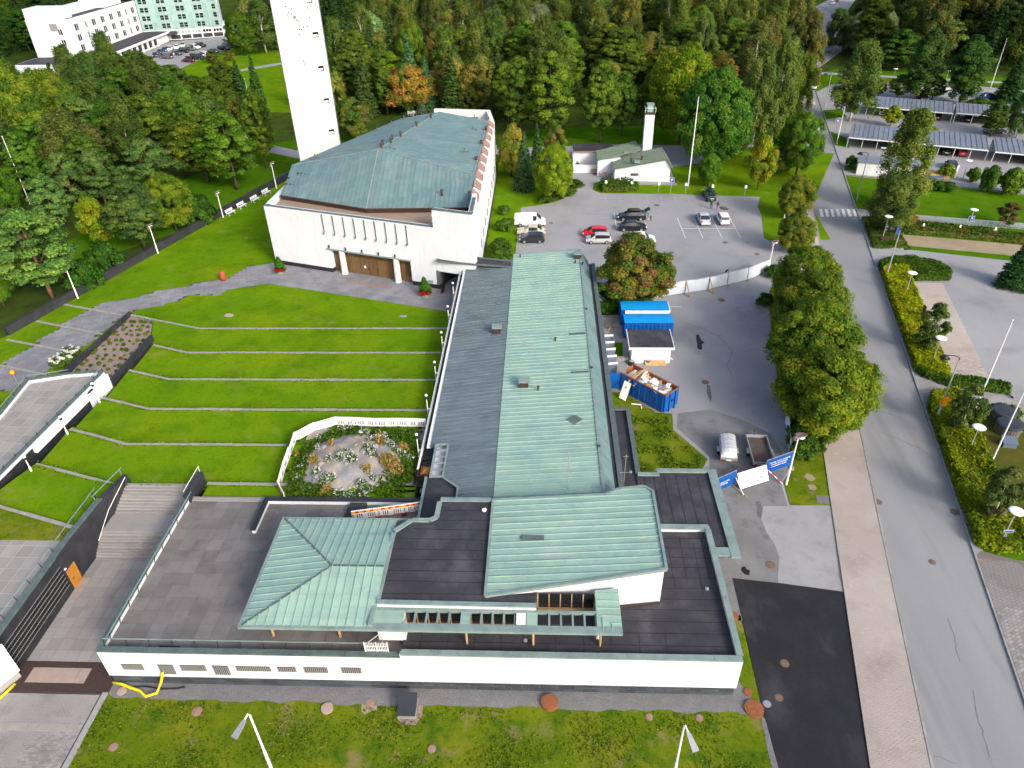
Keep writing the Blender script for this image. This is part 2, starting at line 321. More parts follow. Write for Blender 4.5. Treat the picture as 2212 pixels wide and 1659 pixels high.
def clip(poly, a, b, c):   # keep a*x+b*y>=c
 out = []
 for i in range(len(poly)):
  p, q = poly[i], poly[(i + 1) % len(poly)]
  dp = a * p[0] + b * p[1] - c; dq = a * q[0] + b * q[1] - c
  if dp >= 0: out.append(p)
  if (dp >= 0) != (dq >= 0):
   t = dp / (dp - dq); out.append((p[0] + (q[0] - p[0]) * t, p[1] + (q[1] - p[1]) * t))
 return out
def panels(parent, pts, run, spacing, mt, th=.03, rib=(.05, .07), name='roof_panel', phase=0.0, rib_mat=None):
 """a sheet-metal roof plane: one object for each bay between two standing seams, its seam folded up along one edge"""
 p = [Vector(q) for q in pts]; o = p[0]; nn = Vector((0, 0, 0))
 for i in range(len(p)): nn += (p[i] - o).cross(p[(i + 1) % len(p)] - o)
 nn.normalize()
 if nn.z < 0: nn = -nn
 e1 = Vector(run); e1 = (e1 - nn * e1.dot(nn)).normalized(); e2 = nn.cross(e1)
 poly = [((q - o).dot(e1), (q - o).dot(e2)) for q in p]
 t0 = min(q[1] for q in poly); t1 = max(q[1] for q in poly); t = t0 - phase
 while t < t1 - 1e-3:
  c = clip(clip(poly, 0, 1, t), 0, -1, -(t + spacing))
  if len(c) >= 3 and max(q[1] for q in c) - min(q[1] for q in c) > .04:
   g = G(); lift = random.uniform(0, .008)
   g.slab([o + e1 * s + e2 * u + nn * (th + lift) for s, u in c], th + .012)
   e = [q[0] for q in c if abs(q[1] - t) < 1e-4]
   if len(e) >= 2 and max(e) - min(e) > .2:
    a = o + e1 * min(e) + e2 * (t + rib[0] / 2) + nn * (th + rib[1] / 2); b = o + e1 * max(e) + e2 * (t + rib[0] / 2) + nn * (th + rib[1] / 2)
    ax = [a - e2 * rib[0] / 2 - nn * rib[1] / 2, a + e2 * rib[0] / 2 - nn * rib[1] / 2, a + e2 * rib[0] / 2 + nn * rib[1] / 2, a - e2 * rib[0] / 2 + nn * rib[1] / 2]
    g.add(ax + [q + (b - a) for q in ax], [(3, 2, 1, 0), (4, 5, 6, 7), (0, 1, 5, 4), (1, 2, 6, 5), (2, 3, 7, 6), (3, 0, 4, 7)], 1 if rib_mat else 0)
   obj(name, g, [mt, rib_mat] if rib_mat else mt, parent)
  t += spacing
def inside(p, poly):
 x, y = p[0], p[1]; c = False
 for i in range(len(poly)):
  x1, y1 = poly[i][0], poly[i][1]; x2, y2 = poly[i - 1][0], poly[i - 1][1]
  if (y1 > y) != (y2 > y) and x < (x2 - x1) * (y - y1) / (y2 - y1) + x1: c = not c
 return c
def slabs(parent, poly, z, sx, sy, mt, rot=0.0, gap=.02, th=.03, name='paving_slab', limit=300, near=(0, 0), stagger=0.0, bond=0.0):
 """paving: a bed and one object for each slab; those past the limit stay in one part"""
 c, s = math.cos(rot), math.sin(rot); f = lambda x, y: (x * c - y * s, x * s + y * c); fi = lambda x, y: (x * c + y * s, -x * s + y * c)
 pl = [fi(*q[:2]) for q in poly]; x0 = min(q[0] for q in pl); x1 = max(q[0] for q in pl); y0 = min(q[1] for q in pl); y1 = max(q[1] for q in pl)
 items = []; j = 0; y = y0
 while y < y1:
  x = x0 - (sx * stagger if j % 2 else 0)
  while x < x1:
   k = clip(clip(clip(clip(pl, 1, 0, x + gap), -1, 0, -(x + sx - gap)), 0, 1, y + gap), 0, -1, -(y + sy - gap))
   if len(k) >= 3:
    w = max(q[0] for q in k) - min(q[0] for q in k); h = max(q[1] for q in k) - min(q[1] for q in k)
    if w > .08 and h > .05:
     items.append([f(*q) for q in k])
   x += sx
  y += sy; j += 1
 items.sort(key=lambda q: (q[0][0] - near[0]) ** 2 + (q[0][1] - near[1]) ** 2)
 for k in items[:limit]:
  d = random.uniform(-.004, .004)
  obj(name, G().prism(k, z - .01, z + th + d, bottom=False), mt, parent)
 rest = items[limit:]
 if rest:
  g = G()
  for k in rest: g.prism(k, z - .01, z + th + random.uniform(-.004, .004), bottom=False)
  obj(name, g, mt, parent, kind='stuff')
 return len(items)
def text_mesh(txt, size, align='CENTER', spacing=1.0):
 cu = bpy.data.curves.new('lettering', 'FONT'); cu.body = txt; cu.size = size; cu.align_x = align; cu.extrude = .004; cu.space_line = spacing; cu.resolution_u = 2
 o = bpy.data.objects.new('lettering', cu); me = bpy.data.meshes.new_from_object(o); bpy.data.objects.remove(o); bpy.data.curves.remove(cu); return me
def lettering(parent, txt, size, M, mt, spacing=1.0):
 me = text_mesh(txt, size, spacing=spacing); me.transform(M); me.materials.clear(); me.materials.append(MAT[mt])
 o = bpy.data.objects.new('lettering', me); COL.objects.link(o); o.parent = parent; return o
# ================================================================ THE SETTING
def sheet(name, poly, z, mt, parent=None, th=.25, kind='structure'):
 return obj(name, G().prism([(p[0], p[1]) for p in poly], z - th, z), mt, parent, kind=None if parent else kind)
obj('ground', G().prism([(-1500, -600), (1500, -600), (1500, 2000), (-1500, 2000)], -1.0, -.05), 'wood_floor', kind='structure')
sheet('road_margin', [(20, 30), (20, 135), (62, 135), (38, 30)], -.012, 'asphalt_lot', th=.03); sheet('east_verge', [(37, 43), (44, 66), (56, 100), (58, 142), (140, 110), (140, 60), (60, 80), (52, 50), (46, 41)], -.008, 'grass_right', th=.03)
# near lawn below the building and its gravel margin
sheet('near_lawn', [(-31.1, 2), (16, 2), (15.2, 24.7), (15.15, 29.1), (15.35, 35), (15.5, 40.2), (13, 40.2), (13, 28.9), (-31.1, 28.9)], 0, 'grass_near')
gpts = [(-31, 28.8)] + [(x, 28.52 + random.uniform(-.16, .14) - .003 * (x + 31)) for x in np.arange(-30.4, 14, .8)] + [(14.5, 28.2), (14.7, 29.3), (13.9, 31), (13.7, 36), (13, 36), (13, 29.9), (-31, 29.9)]
sheet('gravel_margin', gpts, .012, 'gravel')
sheet('gravel_edge', [(14.6, 5), (15.25, 5), (15.35, 27.9), (14.95, 28.2), (14.8, 26)], .012, 'gravel')
# lower plaza at the left: brick paving, mat, slabs
pb = sheet('brick_plaza', [(-60, 5), (-31.42, 5), (-31.42, 28.82), (-60, 28.82)], 0, 'slab_joint_dark')
slabs(pb, [(-42, 21.5), (-31.55, 21.5), (-31.55, 28.7), (-42, 28.7)], .0, .30, .15, 'paver_grey', near=(-32, 24), stagger=.5, gap=.008, name='brick')
ce = thing('concrete_edging', 'pale concrete slabs edging the brick plaza beside the near lawn', 'kerb', (-31.2, 26, 0), absolute=True)
for k in range(17): obj('edging_slab', G().box((-31.42, 13.6 + k * .9, -.05), (-31.02 + random.uniform(-.01, .01), 14.48 + k * .9, .06)), 'concrete_pale', ce)
bs = obj('paver_band', G().box((-60, 25.95, -.02), (-31.9, 26.5, .036)), 'concrete_pale', kind='structure')
for k in range(17): obj('edging_slab', G().box((-44 + k * .72, 25.97, .03), (-43.3 + k * .72, 26.48, .045 + random.uniform(0, .006))), 'stone_kerb', bs)
sp = sheet('lower_plaza', [(-38.75, 28.82), (-31, 28.82), (-31, 41.3), (-38.75, 41.3)], .01, 'slab_joint_dark')
slabs(sp, [(-38.7, 31.3), (-31, 31.3), (-31, 41.25), (-38.7, 41.25)], .012, .98, .98, 'slab_pale', near=(-33, 32), gap=.012)
for (a, b, c, d) in ((-38.3, 37.0, -37.85, 39.2),): obj('pale_slab', G().box((a, b, .03), (c, d, .056)), 'slab_pink', sp)
mt_ = obj('entrance_mat', G().box((-38.7, 28.83, .01), (-31.0, 31.28, .05)), 'mat_brown', label='dark brown carpet strip laid across the plaza entrance beside white wall', cat='carpet')
obj('paving_panel', G().box((-37.6, 29.55, .04), (-34.0, 30.75, .075)), 'slab_pink', kind='structure')
obj('paving_panel', G().box((-33.98, 29.55, .04), (-33.2, 30.75, .07)), 'slab_pink', kind='structure')
# courtyard: lawn terraces that step down towards the church
LN = [(47.4, 3.2, -39.5, (-47.65, 49.9)), (53.4, 2.8, -40.7, (-47.65, 55.7)), (59.65, 2.4, -41.3, (-47.5, 61.6)), (65.8, 2.0, -42.1, (-47.6, 67.6)), (72.1, 1.6, -42.85, (-47.7, 73.8)), (78.5, 1.2, -44.0, (-54.6, 82.07))]
XR = -11.2
UL = [(-75, 40), (-75, 70), (-69, 77.6), (-60.8, 103), (-56, 118.5), (-49.5, 139.5), (-36, 139.5), (-30, 96), (-9.3, 88), (-9.3, 70), (-54, 66), (-55.4, 40)]
up = sheet('upper_lawn', UL, .6, 'grass', th=.7)
def kerbline(par, pts, z, w=.34):
 for i in range(len(pts) - 1):
  a = Vector((*pts[i], 0)); b = Vector((*pts[i + 1], 0)); L = (b - a).length; n = max(1, int(L / 2.4)); d = (b - a).normalized(); u = Vector((-d.y, d.x, 0))
  for k in range(n):
   p = a + d * (L * k / n + .012); q = a + d * (L * (k + 1) / n - .012); j = random.uniform(-.03, .03); w2 = w * random.uniform(.42, .55)
   obj('kerb_stone', G().prism([(p + u * (j - w2))[:2], (q + u * (j - w2))[:2], (q + u * (j + w2))[:2], (p + u * (j + w2))[:2]], z - .38, z + random.uniform(.012, .035)), 'stone_kerb', par)
for i, (y, z, bx, le) in enumerate(LN):
 if i + 1 < len(LN):
  y2, z2, bx2, le2 = LN[i + 1]
  poly = [(XR, y), (bx, y), le, (le2[0] if i < 4 else -48.5, le2[1] if i < 4 else 75.5), (bx2, y2), (XR, y2)]
  if i == 4: poly = [(XR, y), (bx, y), le, (-48.9, 75.6), (-51.0, 81.0), (bx2, y2), (XR, y2)]
  t = sheet('terrace_lawn', poly, z2, 'grass', th=z2)
 else:
  poly = [(XR, y), (bx, y), (-51.2, 81.1), (-52.5, 84.5), (-46, 87.2), (-40.2, 91.6), (-37, 91.8), (XR, 83.6)]
  t = obj('terrace_lawn', G().prism(poly, 0, [.85, .85, .85, .66, .64, .62, .62, .62]), 'grass', kind='structure')
 pts = [(XR - .3, y), (bx, y), le]
 if i == 0:
  kerbline(t, [(-21.2, y - .1), (-30.2, y + .05)], z); kerbline(t, [(-38.2, 47.1), le], z - .02)
 elif i == 1: kerbline(t, [(-24.8, y), (bx, y), le], z)
 else: kerbline(t, pts, z)
# flat piece next to the deck and the pieces left of the stair
t = sheet('terrace_lawn', [(XR, 44.9), (XR, 47.4), (-30.0, 47.5), (-30.0, 45.35), (-23.7, 45.35), (-23.7, 44.9)], 3.2, 'grass', th=3.2)
LW = -38.5
a, b = Q(2, 0, 0, 1095, 3.5), Q(2, 0, 530, 1250, 3.5)
t = sheet('terrace_lawn', [(LW - .35, 47.4), (-39.5, 47.4), (-47.65, 49.9), (-49.2, 45.2), (a.x - 1.5, a.y + .4), (b.x, b.y), (LW - .35, b.y - .3)], 3.2, 'grass', th=3.2)
t2 = sheet('terrace_lawn', [(LW - .35, b.y - .3), (b.x, b.y), (a.x - 1.5, a.y + .4), (-52, 44.5), (-54, 40.1), (LW - .35, 40.1)], 3.5, 'grass_near', th=3.5)
kerbline(t2, [(LW - .5, b.y - .25), (a.x, a.y), (a.x - 1.5, a.y + .4)], 3.5)
# grey slab path across the upper lawn and the forecourt before the church
pu = [(1, 0, 2190, 672), (1, 0, 2060, 700), (1, 0, 1990, 690), (1, 0, 1900, 740), (1, 0, 1800, 800), (1, 0, 1540, 830), (1, 0, 1460, 870), (1, 0, 1210, 905), (1, 0, 1080, 950), (1, 0, 930, 968), (1, 0, 760, 1012), (1, 0, 700, 1040), (1, 0, 480, 1180), (1, 0, 270, 1325), (1, 0, 0, 1495), (1, 0, -200, 1640)]
pl = [(1, 0, 50, 1700), (1, 0, 330, 1545), (1, 0, 590, 1385), (1, 0, 800, 1230), (1, 0, 960, 1100), (1, 0, 1130, 1030), (1, 0, 1260, 1015), (1, 0, 1340, 975), (1, 0, 1400, 985), (1, 0, 1500, 930), (1, 0, 1720, 925), (1, 0, 1820, 880), (1, 0, 2000, 860), (1, 0, 2110, 832)]
pth = [Q(*k, .61) for k in pu + pl]
path_poly = [(p.x, p.y) for p in pth] + [(-39.0, 92.2), (-39.5, 99)]
pt = sheet('slab_path', path_poly, .608, 'slab_joint_dark', th=.1)
def cut_slabs(parent, poly, z, sx, sy, rot, mt, limit, near):
 c, s = math.cos(rot), math.sin(rot); xs = [q[0] for q in poly]; ys = [q[1] for q in poly]; items = []
 for i in range(-90, 90):
  for j in range(-120, 120):
   u = (i + (.5 if j % 2 else 0)) * sx; v = j * sy; x = near[0] + u * c - v * s; y = near[1] + u * s + v * c
   if inside((x, y), poly):
    w = sx * .5 - .012; h = sy * .5 - .012
    items.append([(x + a * c - b_ * s, y + a * s + b_ * c) for a, b_ in ((-w, -h), (w, -h), (w, h), (-w, h))])
 items.sort(key=lambda q: math.hypot(q[0][0], q[0][1]))
 g = G()
 for k, it in enumerate(items):
  zz = z + random.uniform(.016, .03)
  if k < limit: obj('path_slab', G().prism(it, z, zz, bottom=False), mt, parent)
  else: g.prism(it, z, zz, bottom=False)
 if g.f: obj('path_slab', g, mt, parent, kind='stuff')
cut_slabs(pt, path_poly, .608, 1.15, .62, math.radians(20), 'path_slab', 300, (-56, 82))
fc_poly = [(-39.6, 92.3), (-11.2, 83.55), (-9.3, 83.2), (-9.3, 100), (-14, 92), (-40.1, 99.6)]
fc = sheet('church_forecourt', fc_poly, .62, 'slab_joint_dark', th=.2)
slabs(fc, fc_poly, .62, 1.45, .95, 'path_slab', rot=math.radians(-18), near=(-20, 80), stagger=.5, gap=.01, limit=280)
for k in ((1, 0, 500, 1000, 960, 1085), (1, 0, 290, 1135, 820, 1238), (1, 0, 50, 1280, 620, 1390), (1, 0, 0, 1485, 400, 1565)):
 p, q = Q(k[0], k[1], k[2], k[3], .64), Q(k[0], k[1], k[4], k[5], .64)
 st = obj('path_step', G().beam(p, q, .32, .08), 'stone_kerb', kind='structure')
# ---- car park, drives, road
lot = [(7, 36), (7, 95), (-4.3, 95), (-4.25, 103.5), (-3.9, 122.9), (-1, 123.6), (2.1, 125.4), (4.6, 128.2), (6.5, 132.5), (6.2, 136), (3.5, 139), (1, 143), (0, 152), (20, 156), (33, 154), (33, 147), (25.3, 144), (25, 133.6), (13.3, 134.6), (11.5, 137), (9.6, 135.2), (9.2, 131.5), (10.7, 129.7), (23.5, 129), (38.9, 127.1), (36.9, 118.3), (35, 108.8), (36.2, 106.6), (46, 107.5), (44.5, 101), (34.5, 98), (32.6, 96.5), (31.2, 90.6), (29.4, 83), (27.7, 75), (26.2, 66), (25, 58), (24.2, 54), (22.7, 51.8), (22.5, 48.6), (26.1, 48.6), (24.8, 42.3), (24.0, 38.9), (15.4, 36)]
sheet('car_park', lot, 0, 'asphalt_lot')
sheet('old_asphalt', [(13.5, 36), (13.6, 45), (15.3, 48), (16.5, 55.5), (14, 60), (14.5, 62.5), (18, 63.2), (21, 61.5), (23.5, 59), (24.0, 54), (22.5, 51.6), (22.3, 48.5), (25.9, 48.5), (24.7, 42.3), (24, 38.9)], .006, 'asphalt_old')
cpts = [Q(2, 3, x, y) for x, y in ((360, 1092), (680, 1092), (745, 1640))] + [Q(3, 3, x, y) for x, y in ((785, 262), (265, 192), (262, 150))] + [Q(2, 3, x, y) for x, y in ((275, 1500), (240, 1400), (175, 1300), (130, 1190), (150, 1090))]
sheet('concrete_patch', [(p.x, p.y) for p in cpts], .012, 'patch_pale', th=.1)
sheet('new_asphalt', [(15.54, 40.15), (17, 39.95), (19.1, 39.7), (24.05, 38.9), (21, 24.84), (17, 6.5), (15.3, 6.5), (15.2, 24.7), (15.18, 29.1), (15.4, 35)], .02, 'asphalt_new', th=.1)
for pts, mt, nm in (([(1, 2, 1490, 1245), (1, 2, 1510, 1240), (1, 2, 1530, 1285), (1, 2, 1556, 1303), (1, 2, 1535, 1320), (1, 2, 1540, 1355), (1, 2, 1525, 1362), (1, 2, 1497, 1352), (1, 2, 1500, 1320), (1, 2, 1492, 1290)], 'tar', 'tar_patch'),
     ([(2, 2, 1850, 1575), (2, 2, 1880, 1570), (2, 2, 1885, 1590), (2, 2, 1915, 1600), (2, 2, 1910, 1640), (2, 2, 1870, 1630), (2, 2, 1845, 1600)], 'tar', 'tar_patch'),
     ([(1, 2, 1672, 232), (1, 2, 1700, 225), (1, 2, 1750, 245), (1, 2, 1735, 255), (1, 2, 1690, 250)], 'tar', 'tar_patch'),
     ([(2, 3, 80, 1060), (2, 3, 120, 1050), (2, 3, 140, 1120), (2, 3, 125, 1190), (2, 3, 100, 1170), (2, 3, 100, 1090)], 'stain', 'damp_stain')):
 sheet(nm, [(Q(*p).x, Q(*p).y) for p in pts], .016, mt, th=.02)
def crack(pts, w, par):
 g = G(); P_ = [Q(*p_) for p_ in pts]; q_ = []
 for i in range(len(P_) - 1):
  for k in range(6): e = P_[i].lerp(P_[i + 1], k / 6); q_.append((e.x + random.uniform(-.1, .1), e.y + random.uniform(-.1, .1), .012))
 for i in range(len(q_) - 1): g.beam(q_[i], q_[i + 1], w * random.uniform(.5, 1.3), .006)
 obj('crack', g, 'stain', par)
_l = bpy.data.objects['car_park']
for pts in ([(1, 2, 1395, 1150), (1, 2, 1560, 1200), (1, 2, 1680, 1270), (1, 2, 1780, 1370), (1, 2, 1740, 1480), (1, 2, 1800, 1659)], [(1, 2, 1900, 620), (1, 2, 2030, 640), (1, 2, 2035, 690)], [(1, 2, 1800, 980), (1, 2, 1830, 1060), (1, 2, 1900, 1100)], [(1, 2, 1850, 690), (1, 2, 1960, 715)]): crack(pts, .04, _l)
for pts, mt in (([(2, 2, 1575, 130), (2, 2, 1600, 140), (2, 2, 1615, 230), (2, 2, 1605, 270), (2, 2, 1575, 200)], 'stain'),): sheet('worn_patch', [(Q(*p).x, Q(*p).y) for p in pts], .009, mt, th=.015)
RS = .2235
rl = lambda y: 25.0 + (y - 25) * RS
rr = lambda y: 32.1 + (y - 25) * RS
road = sheet('road', [(rl(-10), -10), (rr(-10), -10), (rr(226), 226), (86, 241), (97, 259), (111, 300), (128, 345), (150, 395), (142, 399), (120, 362), (104, 316), (93, 277), (84, 256), (rl(226), 228)], .004, 'asphalt_road')
swl = lambda y: 21.0 + (y - 24.84) * (.2177 if y < 58 else .2185)
side = sheet('pavement', [(swl(-5), -5), (rl(-5) - .12, -5), (rl(125) - .12, 125), (swl(125), 125)], .09, 'paver', th=.2)
slabs(side, [(swl(20), 20), (rl(20) - .2, 20), (rl(63) - .2, 63), (swl(63), 63)], .09, .30, .15, 'paver', rot=-math.atan(RS), near=(22, 22), stagger=.5, gap=.006, th=.015, name='brick')
for fx, off, y0, y1, nm in ((rl, -.06, 20, 125, 'left'), (rr, .08, 20, 224, 'right')):
 y = y0
 while y < y1:
  L = 1.15 if y < 110 else 2.3
  obj('kerb_stone', G().prism([(fx(y) + off - .08, y), (fx(y) + off + .08, y), (fx(y + L - .02) + off + .08, y + L - .02), (fx(y + L - .02) + off - .08, y + L - .02)], -.05, .13 + random.uniform(-.006, .006)), 'kerb', road); y += L
# painted markings
for pts in ([(3, 3, 1620, 480), (3, 3, 1680, 720), (3, 3, 1720, 840)], [(3, 3, 1800, 1050), (3, 3, 1860, 1300), (3, 3, 1950, 1620)], [(3, 3, 1490, 1560), (3, 3, 1700, 1630)], [(2, 3, 1060, 500), (2, 3, 1400, 640), (2, 3, 1530, 760)], [(2, 3, 980, 300), (2, 3, 1300, 420)]): crack(pts, .03, road)
mk = lambda p, q, w, m='marking_worn', par=None: obj('marking_line', G().beam((p[0], p[1], .012), (q[0], q[1], .012), w, .008), m, par or bpy.data.objects['car_park'])
for k in range(11):
 t = k / 10; p = Vector((11.31, 128.5)).lerp(Vector((36.0, 127.0)), t); mk((p.x, p.y), (p.x - .02 * k, p.y - 3.9), .10)
for x in (22.72, 25.48, 28.5, 31.45): mk((x, 117.6), (x, 109.1), .11, 'marking')
mk((22.8, 113.0), (31.2, 112.8), .11, 'marking')
for y in (120.7, 117.5, 114.9, 112, 109.3, 106.5, 103.6): mk((-3.8, y), (1.0, y), .1)
for y in (120.25, 117.9, 115.5, 112.9, 110.3): mk((7.2, y), (12.2, y - .1), .1)
mk((12.25, 120.2), (12.1, 113.0), .16, 'marking')
for k in range(6): p = Q(1, 2, 1800 + k * 5, 850 + k * 98); mk((p.x, p.y), (p.x + 3.2, p.y - .2), .1)
p = Q(1, 2, 1280, 1020); mk((p.x, p.y), (p.x + 1.5, p.y), .1, 'marking')
for cy, n, w, ln in ((119.3, 8, 3.4, .5), (170, 6, 3.0, .5), (193, 6, 3.0, .5)):
 for k in range(n):
  x = rl(cy) + .55 + k * .93; s = .2235
  obj('crossing_stripe', G().prism([(x, cy - w / 2), (x + .5, cy - w / 2), (x + .5 + s * w, cy + w / 2), (x + s * w, cy + w / 2)], .004, .014), 'marking', road)
obj('centre_line', G().prism([(84.5, 247), (84.7, 247), (97, 268), (112, 318), (112, 320), (96.7, 268)], .004, .014), 'marking_worn', road)
# green strips beside the car park
for nm, poly, z, m in (('verge', [(-9.2, 100), (-9.2, 150), (0, 152), (1, 143), (3.5, 139), (6.2, 136), (6.5, 132.5), (4.6, 128.2), (2.1, 125.4), (-1, 123.6), (-3.9, 122.9), (-4.25, 103.5), (-4.3, 95), (-9.2, 93)], .03, 'grass'),
                       ('verge', [(25.2, 133.5), (25.4, 144), (33, 147), (33, 154), (60, 152), (46.5, 122.5), (37.4, 122.5), (38.9, 127.2), (23.5, 129.1), (10.8, 129.8), (9.3, 131.6), (9.7, 135.1), (11.5, 136.8), (13.3, 134.4)], .03, 'grass'),
                       ('verge', [(37.4, 122.5), (46.5, 122.5), (45.2, 108.2), (36.2, 107), (35.1, 108.9), (37, 118.3)], .03, 'grass'),
                       ('verge', [(37.4, 98.6), (34.5, 97.8), (31.3, 90.6), (29.5, 83), (27.8, 75), (26.3, 66), (25.1, 58), (24.3, 54), (22.8, 51.8), (22.55, 48.7), (swl(48.7) + .3, 48.7), (swl(49) + .3, 49), (swl(60) + .3, 60), (swl(98) + .3, 98)], .03, 'grass_near'),
                       ('verge', [(7, 77), (9.9, 77), (9.6, 73.4), (7, 73.4)], .03, 'grass_right'), ('verge', [(6, 95), (13.8, 89.5), (13.8, 84), (6, 84)], .03, 'wood_floor'),
                       ('verge', [(7, 48.6), (12.9, 48.9), (16.3, 55.0), (13.6, 59.6), (13.9, 62.4), (12.3, 62.6), (9.0, 66.3), (7, 66.5)], .03, 'grass_near')):
 sheet(nm, poly, z, m, th=.2)
sheet('corner_paving', [(Q(2, 3, x, y).x, Q(2, 3, x, y).y) for x, y in ((565, 1008), (665, 1010), (672, 1082), (572, 1070))], .045, 'slab', th=.05)
pv = sheet('hut_path', [(7, 80.6), (10, 80.6), (10, 82.6), (7, 82.6)], .035, 'slab_joint_dark'); slabs(pv, [(7, 80.6), (10, 80.6), (10, 82.6), (7, 82.6)], .035, 1, 1, 'slab_pale')
g = thing('stone_planter_edge', 'row of grey concrete blocks on the ground left of the white hut', 'stones', (9, 73.3, 0), absolute=True)
for k in range(6): obj('block', G().box((7.2 + k * .55, 72.75, 0), (7.72 + k * .55, 73.35, .35 + random.uniform(-.02, .02))), 'concrete_pale', g)
# right of the road
AR = sheet('east_car_park', [(rr(60) + .2, 60), (46.5, 66.2), (52, 64.5), (130, 30), (170, 60), (120, 95), (69, 100), (56, 104.2), (52.2, 103.6), (rr(105) + .2, 105), (rr(96) + .2, 96)], .002, 'asphalt_lot')
sheet('east_lawn', [(53.9, 121.1), (rr(138) + .2, 138), (70, 133.5), (90, 124.5), (130, 105), (130, 96), (78, 114.32), (63.3, 118.05)], .03, 'grass_right')
sheet('east_path', [(rr(119) + .2, 119), (53.8, 121.2), (63.3, 118.0), (78, 114.3), (130, 96), (130, 94), (76.5, 112.5), (62.3, 115.6), (rr(117) + .25, 117.2)], .02, 'asphalt_lot')
sheet('carport_yard', [(rr(138.8) + .2, 138.8), (rr(225) + .1, 225), (82, 222), (110, 212), (170, 180), (160, 100), (125, 107), (90, 125.5), (70, 134.4)], .0, 'asphalt_lot')
sheet('yard_path', [(rr(138.4) + .2, 138.3), (70, 134), (92, 124), (95, 122), (94.5, 120.5), (70, 132.6), (rr(136) + .2, 137)], .016, 'mulch')
sheet('yard_lawn', [(59.5, 144), (64.8, 146.2), (64.6, 142.2), (61.5, 141), (58.4, 141.2)], .03, 'grass_right'); sheet('yard_lawn', [(62, 157.5), (rr(168), 168), (66, 163), (64.3, 155.5)], .03, 'grass_right')
sheet('far_verge', [(rr(205) + .3, 205), (rr(224), 224), (87, 233), (120, 222), (190, 195), (190, 184), (120, 210), (90, 216), (79, 213)], .03, 'grass_right'); sheet('far_verge', [(rr(178) + .3, 178), (rr(186) + .3, 186), (73, 187), (72, 180)], .03, 'grass_right')
sheet('forest_path', [(80, 229), (120, 215), (190, 190), (190, 187.5), (120, 212.5), (80, 226)], .05, 'asphalt_lot')
sd = sheet('paved_bays', [(51.36, 93.19), (55.75, 92.96), (50.07, 68.05), (45.84, 69.02)], .012, 'paver_joint', th=.1)
slabs(sd, [(51.36, 93.19), (55.75, 92.96), (50.07, 68.05), (45.84, 69.02)], .012, .42, .21, 'paver', rot=-math.atan(RS), near=(46, 66), stagger=.5, gap=.008, th=.012, name='brick')
for k in range(7):
 y = 90.2 - k * 3.0; x = 51.36 + (y - 93.19) * .228; mk((x + .3, y), (x + 4.3, y - .1), .09, 'marking_worn', sd)
sheet('sandy_bays', [(57.0, 110), (71.5, 106.2), (90, 100), (88, 96), (68.2, 102.4), (56.0, 105.7)], .01, 'sand', th=.1)
for k in range(6): y = 88 - k * 4; mk((65.5 - k * 1.2, y), (70.5 - k * 1.2, y - .4), .1, 'marking_worn', AR)
bp = sheet('bottom_pavers', [(rr(10) + .2, 10), (rr(42.8) + .2, 42.8), (37, 43.4), (39.5, 42.4), (46, 40), (46, 10)], .02, 'paver_joint', th=.1)
slabs(bp, [(rr(27) + .25, 27), (rr(42.6) + .25, 42.6), (39.2, 42.2), (40.5, 40), (40.5, 27)], .02, .46, .23, 'paver_grey', rot=.5, near=(35, 34), stagger=.5, gap=.01, th=.015, name='brick')
sheet('bin_lawn', [(41.5, 43), (42.2, 52), (43.5, 58), (46, 63.2), (49.5, 63), (50, 58), (48, 50), (46, 43)], .03, 'grass_dry')
sheet('bin_path', [(49.4, 66), (52, 64.5), (58, 62), (52, 46), (46, 43), (48, 50), (50.2, 58), (49.6, 63.3), (46, 63.6), (rr(64) + .3, 65), (rr(69) + .3, 69.3), (45.4, 67.3)], .016, 'paver_grey')
# hotel grounds
sheet('hotel_car_park', [(-136, 222), (-150, 262), (-145, 290), (-144, 301), (-123, 310), (-108, 300), (-113.5, 286.5), (-118, 262), (-119, 240), (-122, 225)], .0, 'asphalt_lot')
sheet('hotel_lawn', [(-118.9, 238), (-117.9, 262), (-113.3, 286.5), (-80, 270), (-70, 230), (-60, 190), (-100, 195), (-121.9, 222)], .0, 'grass')
sheet('park_path', [(-98, 244), (-96, 247.5), (-86, 257), (-75, 266), (-73, 264), (-84, 254.5), (-94, 245), (-96, 242.5)], .03, 'concrete_pale', th=.1)
sheet('west_street', [(-200, 30), (-200, 130), (-150, 160), (-120, 120), (-88, 112), (-86, 100), (-100, 60), (-96, 30)], -.02, 'asphalt_lot', th=.02)
sheet('wood_path', [(-66, 160), (-48, 150), (-45, 151), (-46, 153), (-64, 164)], .02, 'asphalt_lot', th=.05)
sheet('wood_path', [(0, 152), (20, 156), (33, 154), (48, 158), (48, 161), (33, 158), (18, 160), (-8, 158), (-20, 170), (-22, 168), (-12, 154)], .0, 'asphalt_lot', th=.04)
sheet('park_lawn', [(-48, 139), (-60, 115), (-72, 100), (-80, 98), (-76, 130), (-60, 165), (-30, 172), (-12, 152), (-20, 149)], .0, 'grass_right', th=.04)
sheet('park_lawn', [(-10, 150), (0, 151.5), (20, 155.5), (33, 153.5), (56, 152), (62, 165), (30, 175), (-5, 172)], -.01, 'grass_right', th=.03)
